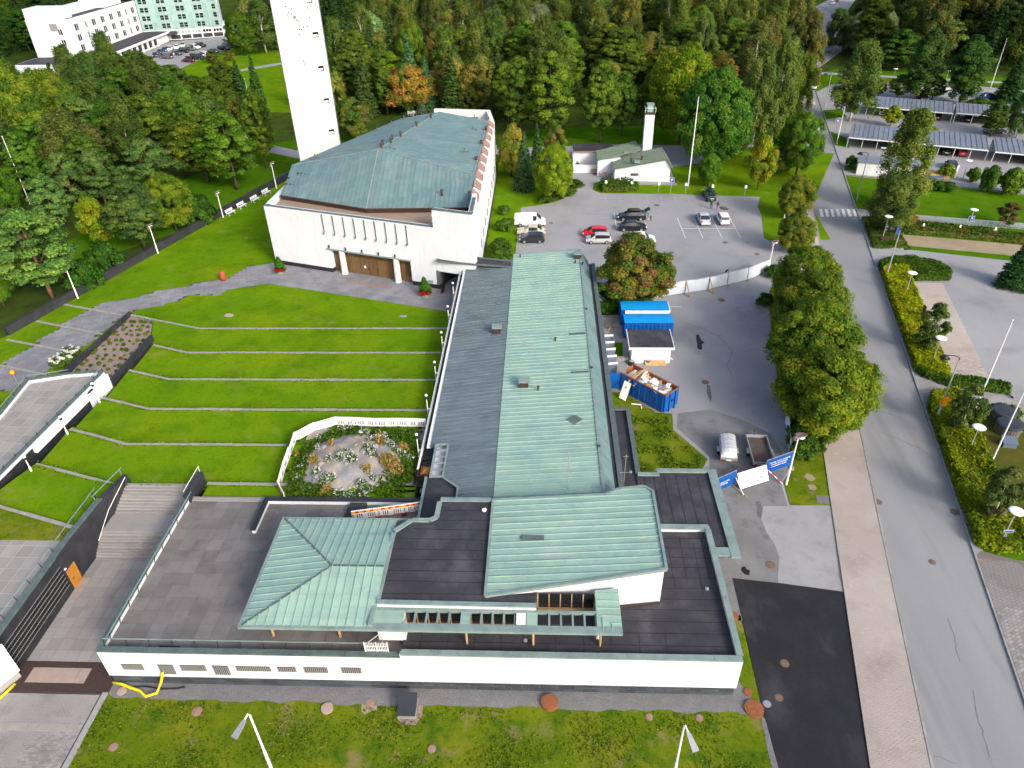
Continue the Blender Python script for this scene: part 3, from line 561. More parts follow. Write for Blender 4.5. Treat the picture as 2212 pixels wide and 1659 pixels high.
# ================================================================ PARISH CENTRE
PC = thing('parish_centre', 'long white parish building with mint copper roofs, paved roof deck in front', 'building', (-8, 45, 0), absolute=True)
YF = 29.65; XL = -31.0; X2 = 13.45; XS = -9.7
wl = obj('wall', G().box((XL, YF, .95), (XS, 45.0, 3.30)).box((XS, YF, .95), (X2, 42.0, 3.62)).box((XL, YF, 3.3), (XS, YF + .28, 3.80)).box((XL, YF + .28, 3.3), (XL + .28, 45.0, 3.80))
         .box((XS, YF, 3.62), (X2, YF + .3, 4.06)).box((X2 - .3, YF + .3, 3.62), (X2, 42.0, 4.06)).box((9.4, 41.7, 3.62), (X2 - .3, 42.0, 4.06)), 'white_plaster', PC)
plinth = obj('plinth', G().box((XL + .12, YF + .1, -.1), (X2 - .12, 42, .96)), 'slab_joint', PC)
x = XL + .12
row = 0
for zz in (.02, .33, .64):
 x = XL + .1 - (.5 if row % 2 else 0); row += 1
 while x < X2 - .15:
  x1 = min(x + 1.25, X2 - .1); a = max(x, XL + .1)
  obj('plinth_tile', G().box((a + .01, YF + .06, zz + .01), (x1 - .01, YF + .12, zz + .3)), 'plinth_stone', plinth); x += 1.25
# copings
def coping(par, pts, w, z, mt='copper_edge', seg=2.0, th=.06, drop=.07):
 for i in range(len(pts) - 1):
  a = Vector((*pts[i], z)); b = Vector((*pts[i + 1], z)); L = (b - a).length; n = max(1, round(L / seg)); d = (b - a).normalized(); u = Vector((-d.y, d.x, 0))
  for k in range(n):
   p = a + d * (L * k / n + .008); q = a + d * (L * (k + 1) / n - .008); dz = random.uniform(0, .008)
   obj('coping_piece', G().prism([(p + u * w / 2)[:2], (p - u * w / 2)[:2], (q - u * w / 2)[:2], (q + u * w / 2)[:2]], z - drop, z + th + dz), mt, par)
coping(PC, [(XS + .1, YF + .15), (X2 - .02, YF + .15)], .44, 4.08); coping(PC, [(X2 - .15, YF + .4), (X2 - .15, 41.6)], .44, 4.08); coping(PC, [(X2 - .05, 41.85), (9.3, 41.85)], .5, 4.08)
coping(PC, [(XL, YF + .14), (XS + .05, YF + .14)], .42, 3.82, 'copper_dark'); coping(PC, [(XL + .16, YF + .36), (XL + .16, 45.2)], .42, 3.82, 'copper_dark')
# roof sheets
roof = obj('flat_roof', G().box((XS, YF + .3, 3.6), (X2 - .3, 41.7, 3.66)), 'bitumen', PC)
g = G()
for k, y in enumerate(np.arange(31.0, 41.6, 1.0)):
 for x in ((9.0, 13.1) if y > 35 else (-9.3, 13.1),): g.beam((x[0] if isinstance(x, tuple) else 9.0, y + random.uniform(-.06, .06), 3.664), (13.1, y + random.uniform(-.06, .06), 3.664), .05, .012)
for x in np.arange(-8.5, 9, 1.9): g.beam((x, 30.1, 3.664), (x + random.uniform(-.1, .1), 32, 3.664), .035, .012)
for x, y0, y1 in ((9.9, 36, 40), (10.9, 36.5, 41.2), (11.9, 35.5, 40.5), (12.6, 37, 41)): g.beam((x, y0, 3.665), (x + .1, y1, 3.665), .04, .012)
obj('roof_seam', g, 'bitumen_seam', roof)
# ---- roof deck with paving, parapet rail
deck = obj('roof_deck', G().box((XL + .28, YF + .28, 3.25), (XS, 45.0, 3.31)), 'slab_joint_dark', PC)
slabs(deck, [(XL + .3, YF + .3), (XS - .02, YF + .3), (XS - .02, 45.0), (XL + .3, 45.0)], 3.30, 1.18, 1.18, 'slab', near=(-20, 30), gap=.008, th=.025, limit=300)
obj('paving_slab', G().box((-30.7, 45.0, 3.1), (-24.0, 45.2, 3.42)), 'slab_pale', deck); obj('paving_slab', G().box((-30.7, 45.2, 3.1), (-24.0, 45.4, 3.5)), 'slab_pale', deck)
obj('drain_grate', G().box((-27.0, 30.05, 3.325), (-25.5, 30.5, 3.335)), 'dark_void', deck)
obj('drain_grate', G().box((-21.95, 34.9, 3.325), (-21.7, 35.15, 3.336)), 'lamp_white', deck)
rail = obj('railing', G().beam((XL + .3, 30.3, 4.32), (-10.6, 30.3, 4.32), .06, .06), 'copper_edge', PC)
for k in range(13): x = XL + .35 + k * 1.62; obj('post', G().beam((x, 30.3, 4.3), (x + .05, 30.02, 3.4), .05, .05), 'black_metal', rail)
rail = obj('railing', G().beam((XL + .5, 30.3, 4.25), (XL + .5, 45.2, 4.25), .06, .06), 'copper_edge', PC)
for k in range(11): y = 30.9 + k * 1.42; obj('post', G().beam((XL + .5, y, 4.25), (XL + .34, y - .05, 3.4), .05, .05), 'black_metal', rail)
# low white wall at the far side of the deck
lw = obj('garden_wall', G().box((-23.9, 44.75, 3.2), (-10.2, 45.05, 3.78)).box((-23.95, 41.3, 3.2), (-23.65, 44.75, 3.78)), 'white_plaster', PC)
coping(lw, [(-24.0, 44.9), (-10.1, 44.9)], .42, 3.8, 'dark_stone', 3); coping(lw, [(-23.8, 41.2), (-23.8, 44.68)], .42, 3.8, 'dark_stone', 3)
obj('ramp_slab', G().prism([(-16.4, 44.6), (-15.0, 44.6), (-15.4, 43.2), (-16.8, 43.2)], 3.3, [3.75, 3.75, 3.36, 3.36]), 'dark_stone', PC)
# ---- vents in the front wall
for (xa, xb, yt, yb) in ((950, 1145, 828, 880), (1238, 1400, 833, 915), (1415, 1640, 836, 890), (1672, 1830, 841, 920), (1858, 2150, 845, 893), (2188, 2350, 850, 897), (2398, 2600, 853, 905), (2695, 2865, 856, 908)):
 r = ray(dpx(3, 0, xa, yt)); t = YF / r[1]; x0 = r[0] * t; z1 = CAM_H + r[2] * t
 r = ray(dpx(3, 0, xb, yb)); t = YF / r[1]; x1 = r[0] * t; z0 = CAM_H + r[2] * t
 if x1 < x0: x0, x1 = x1, x0
 gr = obj('vent_grille', G().box((x0, YF - .012, z0), (x1, YF + .05, z1)), 'dark_void' if xa in (1238, 1672) else 'brown_metal', PC)
 n = int((x1 - x0) / .13)
 for k in range(n): obj('slat', G().box((x0 + (k + .25) * (x1 - x0) / n, YF - .05, z0), (x0 + (k + .70) * (x1 - x0) / n, YF - .012, z1 - .12)), 'steel', gr)
 obj('frame', G().box((x0 - .04, YF - .06, z0 - .05), (x1 + .04, YF - .005, z0)).box((x0 - .04, YF - .05, z1), (x1 + .04, YF - .005, z1 + .03)), 'white_paint', gr)
# ---- entry block to the right and the strip roof towards the wing
eb = obj('entry_wall', G().prism([(8.4, 42.1), (13.2, 42.1), (13.2, 48.4), (10.4, 48.4), (10.4, 48.2), (8.4, 48.2)], 0, 3.78), 'white_plaster', PC)
er = obj('entry_roof', G().prism([(8.3, 42.05), (13.5, 42.05), (13.5, 38.95), (15.0, 38.95), (15.0, 48.75), (10.3, 48.75), (10.3, 48.25), (8.3, 48.25)], 3.78, 3.86), 'bitumen', PC)
for x in np.arange(8.9, 14.7, .95): obj('roof_seam', G().beam((x, 42.3, 3.866), (x + random.uniform(-.08, .08), 48.1, 3.866), .05, .012), 'bitumen_seam', er)
coping(PC, [(14.95, 38.7), (14.95, 48.9)], .75, 4.02, th=.07); coping(PC, [(14.57, 48.72), (10.1, 48.72)], .45, 4.0, th=.07); coping(PC, [(10.3, 48.25), (8.4, 48.25)], .4, 4.0); coping(PC, [(13.4, 39.3), (14.57, 39.3)], .85, 4.0)
sr = obj('strip_roof', G().box((6.9, 43.8, 3.6), (8.3, 58.0, 3.72)), 'bitumen', PC); obj('strip_wall', G().box((7.0, 44, 0), (8.35, 57.9, 3.6)), 'white_plaster', PC)
coping(PC, [(8.45, 48.4), (8.45, 58.1)], .42, 3.95, 'copper_patch'); coping(PC, [(8.24, 57.95), (6.95, 57.95)], .4, 3.95, 'copper_patch')
# ---- middle block with dark roof
MB_ = [(-11.5, 32.2), (-.4, 32.1), (-.4, 34.5), (-4.0, 34.5), (-4.0, 42.5), (-8.2, 42.5), (-8.25, 40.4), (-8.75, 40.1), (-10.2, 40.12), (-11.45, 38.85)]
obj('upper_wall', G().prism(MB_, 3.6, 6.1), 'white_plaster', PC)
mr = obj('upper_roof', G().prism(MB_, 6.1, 6.2), 'bitumen', PC)
for y in np.arange(33.1, 42.3, 1.02):
 xa = -11.3 if y < 38.7 else (-10 if y < 40 else -8.1); obj('roof_seam', G().beam((xa, y + random.uniform(-.08, .08), 6.204), (-4.05 if y > 34.6 else -.5, y + random.uniform(-.08, .08), 6.204), .05, .012), 'bitumen_seam', mr)
coping(PC, [(-11.45, 32.25), (-.35, 32.15)], .34, 6.28, th=.05); coping(PC, [(-8.2, 42.42), (-4.1, 42.42)], .4, 6.3); coping(PC, [(-11.4, 38.75), (-11.42, 32.45)], .34, 6.26, th=.05)
coping(PC, [(-8.25, 42.2), (-8.3, 40.45), (-8.8, 40.12), (-10.2, 40.14), (-11.4, 38.9)], .38, 6.27, seg=9, th=.05)
obj('roof_drain', G().lathe([(.02, 0), (.16, 0), (.2, .12), (.1, .2), (.02, .2)], (-4.6, 41.3, 6.2), 10), 'lamp_white', PC)
# ---- hip roof over the deck
HZ = 5.8; c0, c1, c2, c3 = (-20.5, 30.45, HZ), (-11.5, 30.45, HZ), (-11.5, 40.55, HZ), (-20.5, 40.55, HZ); ap = (-15.2, 35.0, 6.75); re = (-11.4, 35.0, 6.75)
hp = obj('hip_roof', G().box((-20.45, 30.5, HZ - .22), (-11.5, 40.5, HZ - .04)), 'timber', PC)
panels(hp, [c0, ap, c3], (1, 0, 0), .62, 'copper_mint'); panels(hp, [c0, c1, re, ap], (0, 1, 0), .62, 'copper_mint'); panels(hp, [c3, ap, re, c2], (0, 1, 0), .62, 'copper_mint')
obj('fascia', G().box((-20.72, 30.3, HZ - .18), (-11.5, 30.5, HZ + .06)).box((-20.72, 30.5, HZ - .18), (-20.5, 40.7, HZ + .06)).box((-20.5, 40.5, HZ - .18), (-10.5, 40.72, HZ + .06)), 'copper_edge', hp)
obj('hip_cap', G().beam(Vector(c0) + Vector((0, 0, .06)), Vector(ap) + Vector((0, 0, .06)), .14, .05).beam(Vector(c3) + Vector((0, 0, .06)), Vector(ap) + Vector((0, 0, .06)), .14, .05).beam(Vector(ap) + Vector((0, 0, .05)), Vector(re) + Vector((0, 0, .05)), .14, .05), 'copper_dark', hp)
obj('valley_gutter', G().box((-11.75, 30.5, 5.75), (-11.45, 38.9, 6.16)), 'copper_edge', hp)
for x in (-19.1, -14.3, -9.9): obj('post', G().tube([(x, 31.5, 3.3), (x, 31.5, HZ - .2)], .10, 8), 'timber', PC)
for x in (-19.6, -15.5, -12.2): obj('post', G().tube([(x, 39.6, 3.3), (x, 39.6, HZ - .2)], .10, 8), 'timber', PC)
# ---- pergola with glazed bays in front of the middle block
pg = obj('pergola', G().box((-11.5, 30.3, 5.62), (5.4, 30.85, 5.84)).box((-11.5, 31.9, 5.62), (3.7, 32.09, 5.84)), 'copper_edge', PC)
for xa, xb in ((-11.5, -9.5), (-5.56, -4.92), (-1.05, -.3)): obj('roof_panel', G().box((xa, 30.85, 5.7), (xb, 31.9, 5.83)), 'copper_mint', pg)
for xs in (np.linspace(-9.5, -5.56, 6)[1:-1], np.linspace(-4.92, -1.05, 6)[1:-1], np.linspace(-.3, 3.7, 6)[1:-1]):
 for x in xs: obj('bar', G().box((x - .07, 30.85, 5.66), (x + .07, 31.9, 5.8)), 'copper_edge', pg)
obj('hatch', G().box((-1.85, 30.9, 5.72), (-1.1, 31.88, 5.8)), 'white_paint', pg)
for x in (-5.2, -.6, 4.0): obj('post', G().tube([(x, 30.9, 3.62), (x, 30.9, 5.65)], .085, 8), 'timber', PC)
# glazing behind / below the pergola
for k, (xa, xb) in enumerate(((-9.5, -5.56), (-4.92, -1.05))):
 w = obj('window_band', G().box((xa, 32.0, 4.4), (xb, 32.12, 5.7)), 'glass_dark', PC)
 for x in np.linspace(xa, xb, 6): obj('mullion', G().box((x - .04, 31.95, 4.3), (x + .04, 32.0, 5.7)), 'timber', w)
 obj('sill', G().box((xa, 31.85, 4.2), (xb, 32.0, 4.4)), 'timber', w)
obj('front_bay', G().box((-11.4, 31.1, 3.6), (-9.5, 32.1, 5.55)), 'white_paint', PC)
# ---- big mint roof with the white wedge wall
A, B, C_, D, E_, F_ = (-3.95, 32.85, 6.3), (8.71, 34.58, 7.3), (8.74, 42.55, 7.25), (8.1, 43.15, 7.2), (6.05, 42.95, 7.05), (4.95, 42.4, 6.95)
H_ = (-3.95, 42.35, 6.3)
bw = obj('hall_wall', G().prism([(-.35, 33.6), (8.6, 34.75), (8.6, 42.5), (8.0, 43.0), (6, 42.8), (4.9, 42.3), (-.35, 42.3)], 3.55, [6.45, 7.12, 7.12, 7.05, 6.9, 6.8, 6.4]).box((-3.8, 34.6, 5.8), (-.35, 42.3, 6.2)), 'white_plaster', PC)
br = obj('hall_roof', G().slab([A, B, C_, D, E_, F_, H_], .12), 'copper_mint', PC)
panels(br, [A, B, C_, D, E_, F_, H_], (1, 0, .08), .645, 'copper_mint', rib=(.055, .085), phase=.3)
for p, q in ((A, B), (B, C_), (C_, D), (D, E_), (E_, F_), (F_, H_), (H_, A)): obj('verge_trim', G().beam(Vector(p) + Vector((0, 0, .03)), Vector(q) + Vector((0, 0, .03)), .2, .22), 'copper_edge', br)
obj('fascia', G().slab([(-3.9, 32.9, 6.2), (-.3, 33.4, 6.45), (-.3, 33.38, 6.2), (-3.9, 32.88, 6.12)], .06), 'white_paint', br)
obj('roof_patch', G().box((-1.55, 37.85, 0), (.15, 38.35, .05)).xf(Matrix.Translation((0, 0, 6.585))), 'copper_patch', br)
wb = obj('window_band', G().box((-.3, 33.42, 4.5), (3.7, 33.5, 5.95)).xf(Matrix.Translation((0, 0, 0))), 'glass_dark', PC)
wb.rotation_euler = (0, 0, 0)
for x in np.linspace(-.3, 3.7, 6): obj('mullion', G().box((x - .04, 33.36, 4.45), (x + .04, 33.42, 5.98)), 'timber', wb)
obj('sill', G().box((-.3, 33.1, 4.3), (3.7, 33.42, 4.5)), 'timber', wb); obj('terrace_floor', G().box((-.3, 32.1, 4.0), (3.7, 33.4, 4.3)), 'bitumen', PC)
pr_ = obj('porch_roof', G().slab([(3.7, 30.3, 5.75), (5.4, 30.3, 5.75), (5.38, 34.0, 5.9), (3.72, 33.8, 5.9)], .14), 'copper_mint', PC)
panels(pr_, [(3.72, 31.9, 5.82), (5.38, 30.5, 5.76), (5.38, 34.0, 5.9), (3.72, 33.8, 5.9)], (1, 0, 0), .6, 'copper_mint'); panels(pr_, [(3.72, 31.9, 5.82), (3.72, 30.5, 5.76), (5.38, 30.5, 5.76)], (0, 1, 0), .62, 'copper_mint')
obj('porch_wall', G().box((3.75, 31.2, 4.0), (3.95, 33.7, 5.65)).box((4.9, 33.2, 3.6), (5.2, 34.2, 5.7)), 'white_plaster', PC)
obj('base_trim', G().beam((5.4, 34.15, 3.72), (8.6, 34.6, 3.72), .1, .12), 'brown_metal', PC)
# ---- long wing
YW0, YW1 = 42.5, 91.6; ZR, ZE, ZM = 5.2, 4.25, 5.9
wg = obj('wing_wall', G().box((-9.9, 44, 0), (5.9, 90, 4.1)).box((-4, 43, 4.1), (4.9, 91.2, 5.1)), 'white_plaster', PC)
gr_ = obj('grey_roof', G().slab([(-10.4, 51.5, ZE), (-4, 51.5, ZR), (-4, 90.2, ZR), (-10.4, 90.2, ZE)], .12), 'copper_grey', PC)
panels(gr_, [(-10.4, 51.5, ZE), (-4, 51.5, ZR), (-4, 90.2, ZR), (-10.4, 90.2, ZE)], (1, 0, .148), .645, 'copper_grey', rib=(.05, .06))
panels(gr_, [(-8.65, 47.0, 4.51), (-4, 47.0, ZR), (-4, 51.5, ZR), (-8.65, 51.5, 4.51)], (1, 0, .148), .645, 'copper_grey', rib=(.05, .06))
panels(gr_, [(-7.2, 42.6, 4.725), (-4, 42.6, ZR), (-4, 47.0, ZR), (-8.65, 47.0, 4.51), (-7.2, 45.5, 4.725)], (1, 0, .148), .645, 'copper_grey', rib=(.05, .06))
obj('valley_trim', G().beam((-8.7, 51.5, 4.6), (-8.7, 46.95, 4.6), .16, .1).beam((-8.7, 46.95, 4.6), (-7.2, 45.45, 4.8), .16, .1).beam((-7.2, 45.45, 4.8), (-7.2, 42.6, 4.8), .16, .1), 'copper_edge', gr_)
mr_ = obj('mint_roof', G().slab([(-4, YW0, ZR), (5, YW0, ZM), (5, YW1, ZM), (-4, YW1, ZR)], .12), 'copper_mint', PC)
panels(mr_, [(-4, YW0, ZR), (5, YW0, ZM), (5, YW1, ZM), (-4, YW1, ZR)], (1, 0, .0778), .645, 'copper_mint', rib=(.06, .085))
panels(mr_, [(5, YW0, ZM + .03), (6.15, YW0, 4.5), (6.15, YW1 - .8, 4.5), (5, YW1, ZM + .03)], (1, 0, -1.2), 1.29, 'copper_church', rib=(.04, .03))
obj('ridge_cap', G().beam((5.02, YW0, ZM + .08), (5.02, YW1 + .05, ZM + .08), .28, .08), 'copper_edge', mr_)
obj('ridge_cap', G().beam((-4, YW0, ZR + .05), (-4, YW1, ZR + .05), .09, .08), 'copper_mint', mr_)
obj('gable_trim', G().beam((-4, YW1, ZR + .03), (5.05, YW1, ZM + .03), .2, .16), 'copper_edge', mr_)
for y, xa in ((69.3, 2.9), (61.8, 2.9)): obj('roof_patch', G().beam((xa, y, ZR + (xa + 4) * .0778 + .05), (5 - .3, y, ZM + .03), .5, .04), 'copper_patch', mr_)
gu = obj('gutter', G().box((6.15, 43.6, 4.1), (6.55, YW1 - 1, 4.25)), 'bitumen', PC)
obj('gutter_board', G().box((6.55, 44.0, 4.0), (7.05, YW1 - 1, 4.38)), 'copper_patch', PC)
for k, y in enumerate(np.arange(46, 90, 3.4)): obj('board_joint', G().box((6.5, y, 4.37), (7.1, y + .06, 4.4)), 'copper_dark', gu)
def vent_box(par, p, s, h):
 v = obj('roof_vent', G().box((p[0] - s / 2, p[1] - s / 2, p[2] - .1), (p[0] + s / 2, p[1] + s / 2, p[2] + h)), 'brown_metal', par)
 obj('vent_cap', G().box((p[0] - s * .66, p[1] - s * .6, p[2] + h), (p[0] + s * .66, p[1] + s * .66, p[2] + h + .1)), 'copper_edge', v)
for t, zz in (((1, 1, 1925, 1225), 5.0), ((2, 1, 2140, 145), 5.35), ((1, 2, 555, 640), 5.8)): p = Q(*t, zz); vent_box(PC, p, .85, .75)
p = Q(2, 2, 535, 418, 5.75); sk = obj('skylight', G().obox((p.x, p.y, 5.72), (1.05, 1.05, .22), math.radians(45)), 'copper_edge', PC); obj('pane', G().obox((p.x, p.y, 5.94), (.9, .9, .05), math.radians(45)), 'copper_patch', sk)
def pipe(par, p, h=.5, r=.09):
 v = obj('vent_pipe', G().tube([(p[0], p[1], p[2] - .1), (p[0], p[1], p[2] + h)], r, 8), 'brown_metal', par); obj('pipe_cap', G().lathe([(.02, 0), (r * 1.9, .0), (r * 1.7, .1), (.02, .12)], (p[0], p[1], p[2] + h), 8), 'brown_metal', v)
for t, zz in (((2, 2, 240, 172), 5.6), ((1, 2, 375, 1292), 5.6), ((1, 2, 97, 632), 5.3), ((1, 2, 590, 695), 5.9), ((1, 2, 622, 1060), 5.7), ((1, 2, 663, 1525), 5.7), ((2, 2, 718, 640), 5.7), ((1, 2, 533, 680), 5.8)): pipe(PC, Q(*t, zz), .35, .08)
for t, zz in (((3, 2, 1575, 245), 3.66), ((3, 2, 137, 652), 3.66), ((2, 2, 972, 825), 3.75)): p = Q(*t, zz); obj('roof_drain', G().lathe([(.03, 0), (.14, 0), (.14, .12), (.03, .15)], p, 10), 'steel', PC)
# eaves gallery along the lawn: fascia, brackets and slender lamps
gal = obj('eaves_gallery', G().box((-11.35, 49.0, 3.55), (-11.15, 90.5, 3.72)).box((-10.75, 51.5, 4.05), (-10.4, 90.3, 4.2)), 'pole_white', PC)
obj('gallery_floor', G().box((-11.15, 51.0, 3.0), (-9.9, 90.3, 3.1)), 'bitumen', PC)
for k in range(24): y = 52.2 + k * 1.65; obj('bracket', G().tube([(-11.2, y, 3.7), (-10.95, y + .15, 3.35), (-10.85, y + .55, 3.25), (-10.5, y + .6, 3.6)], .035, 6), 'black_metal', gal)
for xt in ((1, 1, 1573, 830), (1, 1, 1533, 1015), (1, 1, 1482, 1220), (1, 1, 1428, 1455), (2, 1, 1362, 210), (2, 1, 1285, 520)):
 # the slender posts stand off the fascia; depth along the wing from the ray at X = -11.6
 r = ray(dpx(*xt)); tt = -11.62 / r[0]; y = r[1] * tt; z1 = CAM_H + r[2] * tt
 lm = obj('lamp_post', G().tube([(-11.62, y, 2.6), (-11.62, y, z1 - .5)], .045, 8).beam((-11.62, y, 3.65), (-11.3, y, 3.65), .06, .06), 'pole_white', PC)
 obj('lamp_head', G().lathe([(.05, -.55), (.12, -.5), (.14, -.12), (.05, -.1)], (-11.62, y, z1), 10), 'black_metal', lm); obj('lamp_cap', G().lathe([(.03, -.12), (.14, -.11), (.12, .02), (.02, .05)], (-11.62, y, z1), 10), 'lamp_white', lm)
# roof trellis, link roof, porch with planter
tr = obj('trellis', G().beam((-9.78, 46.9, 4.62), (-9.78, 51.4, 4.62), .2, .16).beam((-8.72, 46.9, 4.62), (-8.72, 51.4, 4.62), .12, .14), 'copper_edge', PC)
for y in np.linspace(47.0, 51.4, 6): obj('bar', G().beam((-9.8, y, 4.62), (-8.7, y, 4.66), .12, .14), 'copper_edge', tr)
obj('porch_floor', G().box((-10.9, 47, 2.6), (-8.7, 51.5, 2.75)), 'slab_pale', PC); obj('porch_door', G().box((-9.0, 47.2, 2.75), (-8.9, 49.9, 4.3)), 'plywood', PC)
obj('link_roof', G().prism([(-10.1, 40.6), (-8.3, 40.6), (-7.2, 42.6), (-7.2, 45.5), (-8.7, 47.0), (-10.1, 47.0)], 4.35, 4.5), 'bitumen', PC); obj('link_wall', G().prism([(-9.9, 40.8), (-7.3, 42.6), (-7.3, 45.4), (-8.8, 46.8), (-9.9, 46.8)], 3.2, 4.35), 'white_plaster', PC)
coping(PC, [(-10.1, 40.7), (-10.15, 47.0)], .22, 4.6, th=.05)
pl_ = obj('planter', G().box((-11.25, 48.1, 3.0), (-9.9, 48.25, 3.7)).box((-11.25, 48.25, 3.0), (-11.15, 50.8, 3.7)).box((-11.2, 48.2, 2.95), (-9.9, 50.8, 3.05)), 'brown_metal', PC)
obj('planter_base', G().box((-11.6, 47.5, 2.0), (-10.0, 50.8, 3.0)), 'dark_stone', PC)
um = thing('orange_cover', 'orange pyramid cover standing in the brown porch planter by the wing', 'cover', (-10.5, 49.2, 3.05)); obj('cover', G().add([(-.55, -.5, 0), (.55, -.5, 0), (.55, .5, 0), (-.55, .5, 0), (-.55, -.5, .35), (.55, -.5, .35), (.55, .5, .35), (-.55, .5, .35), (0, 0, .62)], [(0, 1, 5, 4), (1, 2, 6, 5), (2, 3, 7, 6), (3, 0, 4, 7), (4, 5, 8), (5, 6, 8), (6, 7, 8), (7, 4, 8)]), 'orange_door', um)
# antennas on the roofs
def antenna(name, label, base, h, arms):
 a = thing(name, label, 'antenna', base); obj('mast', G().tube([(0, 0, 0), (0, 0, h)], .03, 6), 'steel', a)
 for z, L in arms: obj('crossbar', G().tube([(-L, 0, z), (L, 0, z + .03)], .018, 5), 'steel', a)
 return a
antenna('roof_antenna', 'thin aerial mast with crossbars on the mint wing roof', Q(2, 2, 475, 965, 5.6), 4.2, ((2.6, .9), (2.8, .35), (3.3, .2), (4.0, .15)))
antenna('roof_antenna', 'short aerial mast beside the gutter on the dark strip roof', Q(2, 2, 915, 935, 3.72), 3.6, ((1.6, .45), (3.4, .25)))
# roof access gate by the canopy
gt = thing('roof_gate', 'white barred steel gate standing on the parapet near the deck canopy', 'gate', (-11.3, 30.0, 3.5))
for i in range(3):
 for j in range(2):
  obj('frame', G().box((-.78 + j * .8, -.05, .1 + i * .42), (.0 + j * .8, .0, .14 + i * .42)), 'white_paint', gt)
  for k in range(6): obj('bar', G().box((-.72 + j * .8 + k * .11, -.04, .14 + i * .42), (-.685 + j * .8 + k * .11, -.01, .52 + i * .42)), 'white_paint', gt)
for x in (-.8, 0, .78): obj('post', G().box((x - .03, -.06, 0), (x + .03, .01, 1.4)), 'white_paint', gt)
obj('brace', G().beam((-.5, 0, 1.35), (0, 1.3, .6), .04, .04).beam((.5, 0, 1.35), (0, 1.3, .6), .04, .04), 'white_paint', gt)
# ================================================================ STAIR, LEFT BUILDING, GARDEN WALLS
st = thing('stone_stair', 'broad grey concrete stair descending between two dark walls to the plaza', 'stair', (-35, 44, 0), absolute=True)
ns = 9
for k in range(ns):      # upper flight
 z = 3.16 - k * .17; y1 = 47.4 - k * .245; obj('step', G().box((-38.1, y1 - .30, 0), (-31.05, y1, z)), 'slab_pale', st)
obj('landing', G().box((-38.2, 43.0, 0), (-31.05, 45.16, 1.62)), 'slab_pale', st)
for k in range(ns):
 z = 1.46 - k * .17; y1 = 43.02 - k * .2; obj('step', G().box((-38.4, y1 - .26, 0), (-31.05, y1, max(z, .06))), 'slab_pale', st)
lb = thing('left_building', 'low dark stone building with paved roof and glazed lattice at lower left', 'building', (-42, 35, 0), absolute=True)
obj('wall', G().box((-60, 29.9, 0), (-38.75, 40.1, 3.4)), 'dark_stone', lb)
obj('side_wall', G().prism([(-38.85, 40.1), (-38.5, 40.1), (-38.2, 44.6), (-38.6, 44.6)], 0, [3.9, 3.9, 3.9, 3.9]).prism([(-38.6, 44.6), (-38.2, 44.6), (-37.5, 47.8), (-37.95, 47.8)], 0, [3.75, 3.75, 3.75, 3.75]).box((-38.75, 37.9, 0), (-38.5, 40.1, 3.9)), 'dark_stone', lb)
obj('parapet', G().box((-39.05, 30.1, 3.4), (-38.53, 37.9, 3.89)).box((-39.05, 37.9, 3.4), (-38.75, 40.1, 3.89)).box((-38.75, 30.0, 2.95), (-38.54, 37.9, 3.4)).box((-38.75, 30.0, 0), (-38.5, 37.9, .7)), 'dark_stone', lb)
dk = obj('roof_deck', G().box((-60, 29.9, 3.38), (-39.05, 40.1, 3.45)), 'slab_joint', lb)
slabs(dk, [(-52, 29.9), (-39.1, 29.9), (-39.1, 40.05), (-52, 40.05)], 3.45, 1.2, 1.2, 'slab_pale', near=(-40, 36), gap=.035, th=.014, limit=200)
coping(lb, [(-38.75, 30.0), (-38.75, 40.2), (-38.45, 44.6)], .5, 3.92, 'copper_dark', 1.8); coping(lb, [(-38.4, 44.7), (-37.75, 47.8)], .45, 3.77, 'dark_stone', 2)
obj('white_end_wall', G().prism([(-60, 28.6), (-38.6, 28.6), (-37.9, 30.0), (-60, 30.0)], .8, 3.9), 'white_plaster', lb); obj('end_base', G().prism([(-60, 28.7), (-38.75, 28.7), (-38.1, 30.0), (-60, 30.0)], 0, .8), 'concrete_pale', lb)
gz = obj('lattice_window', G().box((-38.7, 30.05, .7), (-38.6, 37.85, 2.95)), 'glass_dark', lb)
for k in range(46): y = 30.1 + k * .17; obj('mullion', G().box((-38.6, y, .7), (-38.53, y + .035, 2.95)), 'black_metal', gz)
for k in range(6): z = .78 + k * .42; obj('transom', G().box((-38.58, 30.05, z), (-38.51, 37.85, z + .03)), 'steel', gz)
dr = obj('door', G().box((-38.6, 38.05, .06), (-38.42, 39.15, 2.05)), 'orange_door', lb); obj('handle', G().lathe([(.02, 0), (.07, .0), (.05, .06)], (0, 0, 0), 8).xf(Matrix.Translation((-38.42, 38.3, 1.0)) @ Matrix.Rotation(math.pi / 2, 4, 'Y')), 'black_metal', dr)
obj('bulkhead_lamp', G().box((-38.5, 38.0, 2.3), (-38.4, 38.16, 2.42)), 'lamp_white', lb)
rl_ = obj('railing', G().beam((-39.35, 30.0, 4.25), (-39.3, 45.6, 4.25), .06, .06), 'copper_edge', lb)
for k in range(10): y = 30.6 + k * 1.6; obj('post', G().beam((-39.3, y, 4.25), (-39.0, y - .05, 3.5), .05, .05), 'black_metal', rl_)
obj('railing', G().beam((-38.9, 44.4, 4.3), (-38.2, 48.2, 4.3), .06, .06).beam((-38.75, 44.4, 3.5), (-38.75, 44.4, 4.3), .05, .05).beam((-38.25, 48.0, 3.2), (-38.25, 48.0, 4.3), .05, .05), 'copper_edge', lb)
obj('handrail', G().tube([(-38.25, 42.2, 1.2), (-38.15, 44.6, 2.5), (-37.55, 47.4, 3.9)], .03, 6), 'pole_white', lb)
rw = thing('stair_wall', 'dark stone wall on the right side of the broad stair', 'wall', (-30.8, 46, 0), absolute=True)
